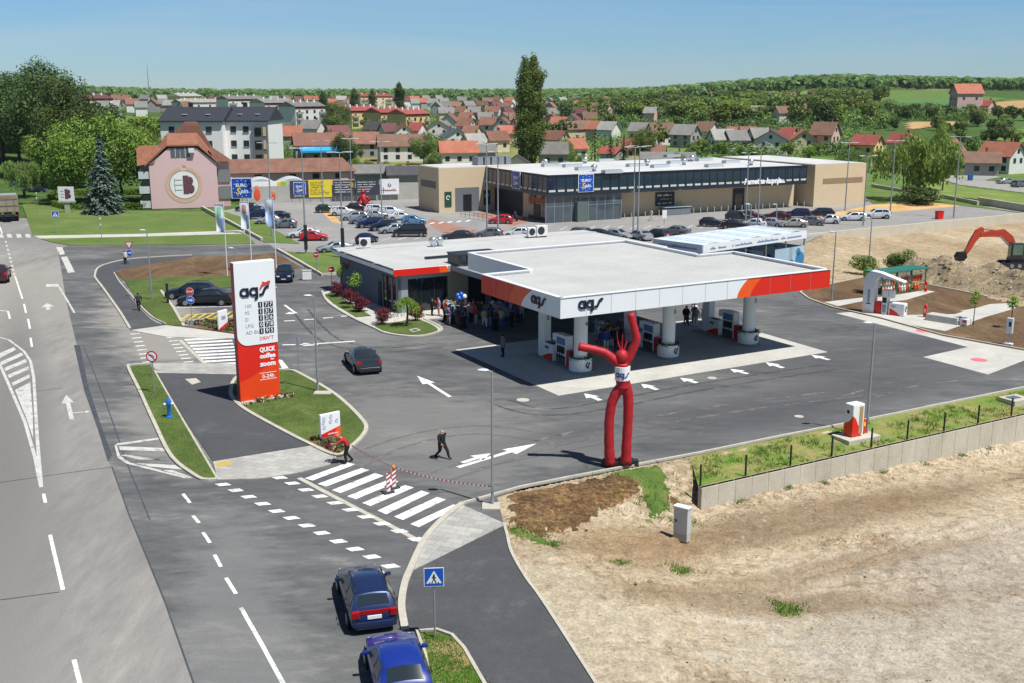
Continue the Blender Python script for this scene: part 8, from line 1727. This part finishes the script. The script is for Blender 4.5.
o = empty('utility_box', G(307, 279.5, .05), .2, 'white utility box beside the street behind the navy people carrier', 'utility box'); MB().box((0, 0, .5), (1.0, .5, 1.0), white_paint).build('case', parent=o, bevel=.03); MB().box((0, 0, 1.03), (1.06, .56, .06), concrete_slab).build('lid', parent=o)
flag_w = M('flag_white', 'd2d8de', .8, .06, 2); flag_b = M('flag_blue', '8ba6cf', .8, .08, 2); flag_g = M('flag_green', '86bb92', .8, .08, 2); flag_r = M('flag_red', 'c8868c', .8, .08, 2)
def flag(x, yb, cols, label, seed):
    o = empty('flagpole', G(x, yb, .05), 0, label, 'flag', 'flagpoles along the street'); h = 8.3
    MB().tube([(0, 0, 0), (0, 0, h)], [.07, .035], 10, pole_white).build('pole', parent=o, smooth=50); MB().ball((0, 0, h+.04), .06, 8, pole_white).build('finial', parent=o); MB().tube([(0, 0, h-.12), (-1.0, 0, h-.08)], .02, 6, pole_white).build('arm', parent=o)
    m = MB(); nx, nz = 8, 18; W, H = 1.0, 3.1; Rf = random.Random(seed)
    vs = []
    for i in range(nz+1):
        for j in range(nx+1):
            u, v = j/nx, i/nz; vs.append((-.04-u*W*(1-.12*v), .16*v*math.sin(u*5+v*4+seed)+.05*math.sin(v*9+seed), h-.14-v*H))
    mats = []
    for i in range(nz):
        for j in range(nx):
            v = i/nz; f = (i*(nx+1)+j, (i+1)*(nx+1)+j, (i+1)*(nx+1)+j+1, i*(nx+1)+j+1); c = flag_w
            if cols[0] and .08 < v < .42 and 1 < j < 6: c = cols[0]
            if cols[1] and v > .45 and (j < 3 or (cols[2] and j < 6)): c = cols[1]
            if cols[2] and v < .5 and (j > 5 or j < 1): c = cols[2]
            mats.append((f, c))
    for mt in (flag_w, flag_b, flag_g, flag_r):
        fs = [f for f, c in mats if c is mt]
        if fs: m.add(vs, fs, mt)
    m.build('cloth', parent=o, smooth='all'); return o
flag(227.5, 276, (flag_g, flag_b, None), 'white flag with green and blue print, leftmost of three', 1); flag(252, 272, (flag_r, flag_b, None), 'white flag with a red patch, middle of three above the totem', 2); flag(276.3, 268, (flag_w, flag_b, flag_b), 'blue flag, rightmost of three above the totem', 3)
es = empty('store_sign', G(246.5, 234, 0), .12, 'square blue star sign on two white posts behind the flags', 'sign')
for x in (-.35, .35): MB().tube([(x, .15, 0), (x, .15, 5.4)], .11, 10, pole_white).build('post', parent=es, smooth=50)
euro_sign(es, 3.0, Matrix.Translation((-.3, 0, 5.25)), .25)
o = empty('company_sign', G(68, 213, 0), 0, 'white square sign with a dark red emblem standing behind the hedge', 'sign'); MB().box((0, 0, 1.2), (.9, .2, 2.4), M('post_green', '9cab8d', .7, .1)).build('post', parent=o); MB().box((0, -.05, 3.3), (2.7, .25, 2.5), white_paint).build('panel', parent=o); MB().box((0, -.05, 2.0), (3.0, .35, .35), concrete_slab).build('ledge', parent=o)
m = MB().box((.1, -.19, 3.3), (.55, .02, 1.7), wine); m.ball((.5, -.19, 3.7), .35, 10, wine, (.9, .04, 1)); m.ball((.52, -.19, 2.95), .4, 10, wine, (.9, .04, 1)); m.box((-.65, -.19, 3.3), (.6, .02, .08), grey_letter); m.box((-.65, -.19, 3.8), (.6, .02, .08), grey_letter); m.box((-.65, -.19, 2.8), (.6, .02, .08), grey_letter); m.build('emblem', parent=o)
o = empty('tall_sign', G(93.5, 199, 0), 0, 'tall narrow white board on a thin post left of the blue spruce', 'sign'); MB().tube([(0, .1, 0), (0, .1, 4.5)], .08, 8, grey_metal).build('post', parent=o); MB().box((0, 0, 4.4), (1.35, .12, 2.4), white_paint).build('panel', parent=o); t = scrawl(.9, .22, grey_letter, 51, 5); at(t, -.45, -.07, 4.3); t.build('lettering', parent=o)
for x, lb in ((14.5, 'blue waste bin by the lane, left of two'), (22.5, 'blue waste bin by the lane, next to the dark car')):
    o = empty('waste_bin', G(x, 189, 0), 0, lb, 'bin', 'blue waste bins by the lane'); MB().box((0, 0, .6), (1.0, .9, 1.1), M('bin_blue', '2a5f9a', .5, .05), taper=1.12).build('body', parent=o); MB().box((0, 0, 1.2), (1.18, 1.05, .1), M('bin_blue', '2a5f9a', .5, .05)).build('lid', parent=o)
    for sx in (-.4, .4): MB().lathe((sx, .3, 0), [(.1, 0), (.1, .1)], 8, tyre_m).build('wheel', parent=o)
o = empty('red_bin', G(939, 219, 0), .3, 'red bin at the edge of the parking above the building site', 'bin'); MB().box((0, 0, .65), (1.0, .8, 1.2), red_panel, taper=1.08).build('body', parent=o); MB().box((0, 0, 1.3), (1.15, .95, .1), deep_red).build('lid', parent=o)
hblue = M('hydrant_blue', '1f6fc4', .35, .05, coat=.3)
o = empty('fire_hydrant', G(169.5, 417, .09), .3, 'bright blue fire hydrant on the narrow lawn', 'hydrant')
MB().lathe((0, 0, 0), [(.2, 0), (.2, .06), (.13, .1), (.12, .75), (.16, .8), (.17, 1.05), (.13, 1.2), (.06, 1.3), (.05, 1.36)], 16, hblue).build('body', parent=o, smooth=45)
for s in (-1, 1): m = MB().lathe((0, 0, 0), [(.06, 0), (.06, .14), (.08, .14), (.08, .2)], 10, white_metal); m.xf(Matrix.Translation((s*.1, 0, .88)) @ Matrix.Rotation(s*PI/2, 4, 'Y')); m.build('outlet', parent=o)
MB().box((0, 0, 1.38), (.07, .07, .07), dark_metal).build('spindle', parent=o)
def beacon(x, yb, label, lamp, rz):
    o = empty('barrier_beacon', G(x, yb, .02), rz, label, 'beacon', 'striped beacons on the zebra crossing'); MB().box((0, 0, .06), (.75, .42, .12), M('rubber', '3a3b3d', .9, .15)).build('foot', parent=o, bevel=.03)
    MB().box((0, 0, .72), (.28, .07, 1.2), rwhite).build('panel', parent=o)
    m = MB()
    for k in range(4): z = .22+k*.3; m.add([(-.14, -.037, z), (.14, -.037, z+.16), (.14, -.037, z+.31), (-.14, -.037, z+.15)], [(0, 1, 2, 3)], rred)
    m.build('stripe', parent=o)
    o.scale = (.8, .8, .82)
    if lamp: l_ = MB().lathe((0, 0, 1.34), [(.07, 0), (.11, .05), (.11, .2), (.05, .26)], 12, M('amber', 'e08a1a', .2, .05)).build('lamp', parent=o, smooth=50); MB().box((0, 0, 1.33), (.2, .1, .05), dark_metal).build('lamp_base', parent=o)
    return o
beacon(388.5, 493, 'red striped beacon nearest the camera on the zebra crossing', False, .6); bk = beacon(394, 488.5, 'red striped beacon with an amber lamp behind the other one', True, .6)
def tape(a, b, sag, label):
    m = MB(); n = int((b-a).length/.12); m1 = M('tape_red', 'c03a40', .5, 0); m2 = M('tape_white', 'dddddd', .5, 0); P = [a.lerp(b, i/n)-Vector((0, 0, sag*4*(i/n)*(1-i/n))) for i in range(n+1)]
    for i in range(n): p, q = P[i], P[i+1]; u = Vector((0, 0, .038)); v = Vector((.0, .012, 0)); m.add([p-u, q-u, q+u, p+u], [(0, 1, 2, 3)], m1 if i % 2 else m2)
    return tag(m.build('barrier_tape'), label, 'tape', 'red white barrier tape at the crossing')
tape(bk.location+Vector((0, 0, 1.2)), G(492.5, 505)+Vector((0, 0, 1.0)), .18, 'red and white tape from the amber beacon to the lamp post'); tape(G(352, 462)+Vector((0, 0, 1.0)), bk.location+Vector((0, 0, 1.2)), .1, 'red and white tape from the sweeper to the amber beacon')
cp = G(681.5, 541); cp.z = 0
dd = ray(681.5, 541)
for k in range(400):
    q = dd*(30+k*.1); q.z += HC
    if q.z <= dirt_z(q.x, q.y): cp = q; break
cp.z = dirt_z(cp.x, cp.y)
o = empty('electric_cabinet', cp, -.65, 'pale grey electric cabinet on the bare earth', 'cabinet'); MB().box((0, 0, .98), (.78, .38, 1.35), M('cabinet_grey', 'b9bdbd', .5, .05)).build('case', parent=o, bevel=.02); MB().box((0, 0, 1.68), (.86, .46, .06), M('cabinet_lid', 'd0d3d3', .5, .04)).build('lid', parent=o); MB().box((0, 0, .12), (.76, .36, .42), concrete_slab).build('foot', parent=o); MB().box((-.25, -.2, .95), (.07, .03, .16), dark_metal).build('lock', parent=o)
AB = G(617.5, 467, .02); AY = AB.y
def onplane(px, py, dy=0):
    d = ray(px, py); t = (AY+dy)/d.y; return Vector((d.x*t, AY+dy, HC+d.z*t))-AB
ad_red = M('dancer_red', 'a81c28', .55, .12, 1.5, bump=.6, bscale=4); ad = empty('air_dancer', AB, 0, 'tall red inflatable tube man with raised arms on the kerb', 'air dancer')
V = onplane
def limb(pts, rad, name, n=14):
    P = [V(*p) for p in pts]; m = MB(); Q = []; Rr = []
    for i in range(len(P)-1):
        for s in range(5): t = s/5; Q.append(P[i].lerp(P[i+1], t)); Rr.append(rad[i]+(rad[i+1]-rad[i])*t)
    Q.append(P[-1]); Rr.append(rad[-1])
    for _ in range(2): Q = [Q[0]]+[(Q[i-1]+Q[i]*2+Q[i+1])/4 for i in range(1, len(Q)-1)]+[Q[-1]]
    Rr = [r*(1+.04*math.sin(i*1.9)) for i, r in enumerate(Rr)]
    return m.tube(Q, Rr, n, ad_red).build(name, parent=ad, smooth='all')
limb([(623.5, 378), (623, 386), (616, 393), (611.5, 403), (609, 420), (609, 445), (610, 464)], [.3, .33, .29, .27, .27, .28, .31], 'leg')
limb([(622.5, 378), (626, 387), (628.5, 398), (628, 420), (626.5, 445), (626, 463)], [.3, .33, .29, .27, .28, .31], 'leg')
limb([(623, 388), (623, 380), (622.5, 371), (622.5, 363)], [.4, .38, .38, .34], 'torso')
limb([(621, 366), (612, 358), (605, 352.5), (592, 349), (578.5, 346.5)], [.24, .25, .23, .22, .24], 'arm')
limb([(624, 366), (630, 356), (637, 340), (634, 328), (630.5, 313.5)], [.24, .24, .23, .22, .22], 'arm')
c = V(622, 356.5); hd_ = MB().ball(c, .37, 16, ad_red, (1, 1, 1.1)).build('head', parent=ad, smooth='all')
m = MB()
for s in (-.2, 0, .2): m.tube([c+Vector((s*.5, 0, .4)), c+Vector((s*1.2, .05, .8)), c+Vector((s*1.5, 0, 1.25+.1*abs(s))),], [.05, .04, .02], 6, ad_red)
m.build('hair_strands', parent=hd_)
b0, b1 = V(622.5, 379.5), V(622.5, 366); bnd = MB().tube([b0, b0.lerp(b1, .5), b1], .425, 18, M('band_white', 'e3e3e6', .6, .04)).build('white_band', parent=ad, smooth=50)
lg = logo(.27, M('dancer_letter', '3a3f86', .5, 0), th=.01); ctr = b0.lerp(b1, .42)
lg.v = [Vector((.44*math.sin((v.x-.36)/.44), -.44*math.cos((v.x-.36)/.44)+v.y, v.z)) for v in lg.v]; lg.xf(Matrix.Translation(ctr-Vector((0, 0, .13)))); lg.build('logo', parent=bnd)
for x, y in ((610, 465.5), (625.5, 464.5)):
    p = G(x, y, 0)-AB; m = MB(); m.lathe((p.x, p.y, 0), [(.5, 0), (.52, .12), (.46, .3), (.42, .34)], 18, black_mat); m.box((p.x+.45, p.y-.12, .16), (.5, .4, .3), dark_metal); m.build('blower', parent=ad, smooth=40)
o = empty('air_dancer', G(364, 210, .0), 0, 'small red inflatable figure far back in the parking by the billboards', 'air dancer')
MB().tube([(0, 0, 0), (.1, 0, 1.5), (-.1, 0, 2.8)], [.4, .45, .4], 10, ad_red).build('torso', parent=o, smooth='all'); MB().ball((-.1, 0, 3.2), .4, 10, ad_red).build('head', parent=o, smooth='all')
for s in (-1, 1): MB().tube([(-.1, 0, 2.5), (s*.7, 0, 2.2), (s*1.0, 0, 1.5)], [.22, .2, .18], 8, ad_red).build('arm', parent=o, smooth='all')
ex_o = M('excavator_orange', 'b8432c', .45, .12, 1.2); EX = G(1018, 262, -.2); EX.z = field_z(EX.x, EX.y)+.1
ex = empty('excavator', EX, 0, 'orange tracked excavator with bent boom on the building site', 'excavator'); EY = EX.y
def E(px, py, dy=0):
    d = ray(px, py); t = (EY+dy)/d.y; return Vector((d.x*t, EY+dy, HC+d.z*t))-EX
for dy in (-1.2, 1.2):
    m = MB(); pr = [(-2.2, .45), (-1.8, .05), (1.8, .05), (2.2, .45), (1.8, .85), (-1.8, .85)]; m.add([(x, dy-.28, z) for x, z in pr]+[(x, dy+.28, z) for x, z in pr], [(0, 1, 2, 3, 4, 5), (11, 10, 9, 8, 7, 6)]+[(i, 6+i, 6+(i+1) % 6, (i+1) % 6) for i in range(6)], dark_metal); o_ = m.build('track', parent=ex); bm = bmesh.new(); bm.from_mesh(o_.data); bmesh.ops.recalc_face_normals(bm, faces=bm.faces); bm.to_mesh(o_.data); bm.free()
    for k in range(4): m = MB().lathe((0, 0, 0), [(.26, 0), (.26, .06)], 12, grey_metal); m.xf(Matrix.Translation((-1.4+k*.95, dy-.28, .45)) @ Matrix.Rotation(PI/2, 4, 'X')); m.build('roller', parent=ex)
MB().box((.6, 0, 1.05), (3.2, 2.2, .35), dark_metal).build('turntable', parent=ex)
MB().box((1.5, .0, 1.85), (3.0, 2.6, 1.3), ex_o).build('engine_house', parent=ex, bevel=.15); MB().box((2.6, 0, 1.6), (.9, 2.5, 1.4), dark_metal).build('counterweight', parent=ex, bevel=.15)
cab = MB().box((-.75, -.75, 2.25), (1.55, 1.1, 2.0), dark_metal).build('cab', parent=ex, bevel=.06)
for c_, d_ in (((-.75, -1.31, 2.45), (1.2, .02, 1.3)), ((-1.54, -.75, 2.35), (.02, .85, 1.55)), ((-.75, -.75, 3.26), (.9, .7, .02))): MB().box(c_, d_, M('cab_glass', '5f6f68', .08, .2, 1.5, spec=.8)).build('window', parent=cab)
def beam(pts, w, hh, name):
    m = MB(); P = [E(*p) for p in pts]
    vs = []
    for i, p in enumerate(P):
        t = (P[min(i+1, len(P)-1)]-P[max(i-1, 0)]).normalized(); nn = Vector((-t.z, 0, t.x)); h_ = hh[i]/2
        for s in (-1, 1): vs += [p+nn*h_+Vector((0, s*w/2, 0)), p-nn*h_+Vector((0, s*w/2, 0))]
    fs = []
    for i in range(len(P)-1): a, b = i*4, (i+1)*4; fs += [(a, a+2, b+2, b), (a+1, b+1, b+3, a+3), (a, b, b+1, a+1), (a+2, a+3, b+3, b+2)]
    fs += [(0, 1, 3, 2), (len(vs)-4, len(vs)-2, len(vs)-1, len(vs)-3)]
    m.add(vs, fs, ex_o); o = m.build(name, parent=ex); bm = bmesh.new(); bm.from_mesh(o.data); bmesh.ops.recalc_face_normals(bm, faces=bm.faces); bm.to_mesh(o.data); bm.free(); return o
beam([(1014, 247), (1009, 238.5), (1002.5, 233), (992, 233.5), (980, 235)], .55, [.6, 1.0, 1.0, .75, .5], 'boom'); beam([(983, 228), (979, 232), (973, 240), (968, 249), (964, 255)], .45, [.4, .95, .7, .55, .35], 'stick')
MB().tube([E(1001, 230.5), E(984, 229.2)], .09, 8, grey_metal).build('cylinder', parent=ex); MB().tube([E(1012, 249, -.5), E(1000, 236, -.5)], .1, 8, grey_metal).build('cylinder', parent=ex); MB().tube([E(974, 236), E(965, 250)], .08, 8, grey_metal).build('cylinder', parent=ex)
c = E(961.5, 256); m = MB(); pr = [(.35, .5), (-.45, .45), (-.75, -.1), (-.55, -.6), (.1, -.55), (.5, -.1)]; n = 6
m.add([(c.x+x, c.y-.6, c.z+z) for x, z in pr]+[(c.x+x, c.y+.6, c.z+z) for x, z in pr], [(0, 1, 2, 3, 4, 5), (11, 10, 9, 8, 7, 6)]+[(i, 6+i, 6+(i+1) % 6, (i+1) % 6) for i in (0, 1, 2, 3, 5)], black_mat); o_ = m.build('bucket', parent=ex); bm = bmesh.new(); bm.from_mesh(o_.data); bmesh.ops.recalc_face_normals(bm, faces=bm.faces); bm.to_mesh(o_.data); bm.free()
tp = G(8.5, 221.5); tk = empty('tipper_truck', tp, math.atan2(130, -58)+.0, 'tipper truck loaded with earth driving away at the left edge', 'truck')
tan_m = M('truck_tan', '8d8472', .6, .15, 1.5)
MB().box((2.3, 0, .85), (7.2, .9, .3), dark_metal).build('chassis', parent=tk)
m = MB()
for s in (-1, 1): m.box((2.2, s*1.25, 2.0), (4.9, .1, 1.7), tan_m)
m.box((4.6, 0, 2.0), (.1, 2.4, 1.7), tan_m); m.box((2.2, 0, 1.2), (4.9, 2.4, .1), tan_m); m.build('tipper_body', parent=tk)
MB().box((-.24, 0, 2.0), (.1, 2.55, 1.7), tan_m).build('tailgate', parent=tk)
m = MB()
for y in (-.85, 0, .85): m.box((-.31, y, 2.0), (.06, .1, 1.7), M('truck_rib', '7a715f', .6, .1))
for z in (1.25, 2.0, 2.8): m.box((-.315, 0, z), (.05, 2.5, .1), M('truck_rib', '7a715f', .6, .1))
m.build('tailgate_rib', parent=tk)
ld = MB(); nx = 14
ld.add([(-.15+4.7*i/nx, -1.18+2.36*j/nx, 2.45+.35*math.sin(PI*i/nx)*math.sin(PI*j/nx)+.1*noise.noise((i*.7, j*.7, 1))) for j in range(nx+1) for i in range(nx+1)], [(j*(nx+1)+i, j*(nx+1)+i+1, (j+1)*(nx+1)+i+1, (j+1)*(nx+1)+i) for j in range(nx) for i in range(nx)], soil); o_ = ld.build('load', smooth='all'); o_.location = tp; o_.rotation_euler = tk.rotation_euler; tag(o_, 'heap of brown earth carried in the tipper truck', 'load')
MB().box((5.7, 0, 1.9), (1.7, 2.4, 2.2), M('cab_paint', '8f9aa0', .4, .05)).build('cab', parent=tk, bevel=.1); MB().box((-.2, 0, .72), (.12, 2.4, .3), black_mat).build('bumper', parent=tk)
for s in (-1, 1): MB().box((-.28, s*.95, .75), (.06, .35, .15), lamp_red).build('taillight', parent=tk)
for x in (.5, 1.7, 5.6):
    for s in (-1, 1): m = MB().lathe((0, 0, -.16), [(.45, 0), (.5, .05), (.5, .28), (.45, .33)], 16, tyre_m); m.xf(Matrix.Translation((x, s*1.05, .5)) @ Matrix.Rotation(PI/2, 4, 'X')); m.build('wheel', parent=tk, smooth=40)
tk.scale = (1.3, 1.3, 1.3); o_.scale = (1.3, 1.3, 1.3)
sun_el, az = math.radians(63.5), None
sd = Vector((.78, -.63, 0)).normalized()*math.cos(sun_el)+Vector((0, 0, math.sin(sun_el)))
sun = bpy.data.lights.new('sun', 'SUN'); sun.energy = 5.0; sun.angle = math.radians(.53); sun.color = (1, .975, .93)
so = bpy.data.objects.new('sun', sun); COL.objects.link(so); so.rotation_euler = sd.to_track_quat('Z', 'Y').to_euler(); so.location = (40, -40, 120)
w = bpy.data.worlds.new('World'); sc.world = w; w.use_nodes = True; nt = w.node_tree; bg = nt.nodes['Background']
sky = N(nt, 'ShaderNodeTexSky', sky_type='NISHITA', sun_disc=False); sky.sun_elevation = sun_el; sky.sun_rotation = math.atan2(sd.x, sd.y)
sky.air_density = 1.0; sky.dust_density = .0; sky.ozone_density = 3.0; sky.altitude = 150
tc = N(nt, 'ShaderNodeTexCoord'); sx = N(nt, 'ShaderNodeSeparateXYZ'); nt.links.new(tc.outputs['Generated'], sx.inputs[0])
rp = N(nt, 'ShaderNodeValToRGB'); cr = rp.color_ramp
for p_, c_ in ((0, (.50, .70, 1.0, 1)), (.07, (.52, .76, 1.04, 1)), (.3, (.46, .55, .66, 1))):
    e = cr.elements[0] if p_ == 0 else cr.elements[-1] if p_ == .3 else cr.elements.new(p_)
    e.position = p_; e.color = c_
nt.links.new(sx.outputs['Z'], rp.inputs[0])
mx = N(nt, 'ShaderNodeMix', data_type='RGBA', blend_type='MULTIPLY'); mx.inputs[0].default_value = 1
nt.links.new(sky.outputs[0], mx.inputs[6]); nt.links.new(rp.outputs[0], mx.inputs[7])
mp = N(nt, 'ShaderNodeMapping'); mp.inputs['Scale'].default_value = (1.2, 1.2, 14); nt.links.new(tc.outputs['Generated'], mp.inputs[0])
cn = N(nt, 'ShaderNodeTexNoise', i_Scale=1.6, i_Detail=6.0, i_Roughness=.55, i_Distortion=.8); nt.links.new(mp.outputs[0], cn.inputs['Vector'])
cm = N(nt, 'ShaderNodeMapRange'); cm.inputs[1].default_value = .47; cm.inputs[2].default_value = .75; cm.inputs[4].default_value = .3; nt.links.new(cn.outputs['Fac'], cm.inputs[0])
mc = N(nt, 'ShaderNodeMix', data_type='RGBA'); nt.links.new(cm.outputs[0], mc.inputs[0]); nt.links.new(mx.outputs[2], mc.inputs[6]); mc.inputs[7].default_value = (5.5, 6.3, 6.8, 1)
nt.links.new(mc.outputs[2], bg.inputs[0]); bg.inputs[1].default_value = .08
sc.view_settings.view_transform = 'Standard'; sc.view_settings.look = 'None'; sc.view_settings.gamma = 1; sc.view_settings.exposure = .27
sc.render.engine = 'CYCLES'; sc.cycles.use_denoising = True
sc.cycles.max_bounces = 6; sc.cycles.transparent_max_bounces = 12

bx = [(-4800, -70, -4), (4800, -70, -4), (4800, 3000, -4), (-4800, 3000, -4)]
hz = MB().add([(x, y, -4) for x, y, _ in bx]+[(x, y, 75) for x, y, _ in bx], [(3, 2, 1, 0), (4, 5, 6, 7), (0, 1, 5, 4), (1, 2, 6, 5), (2, 3, 7, 6), (3, 0, 4, 7)])
hm = bpy.data.materials.new('haze'); hm.use_nodes = True; ht = hm.node_tree; ht.nodes.remove(ht.nodes['Principled BSDF']); pv = N(ht, 'ShaderNodeVolumePrincipled'); pv.inputs['Density'].default_value = .00004; pv.inputs['Color'].default_value = (.80, .90, 1.0, 1); pv.inputs['Anisotropy'].default_value = .1
ht.links.new(pv.outputs[0], ht.nodes['Material Output'].inputs['Volume']); tag(hz.build('haze', hm), kind='stuff')
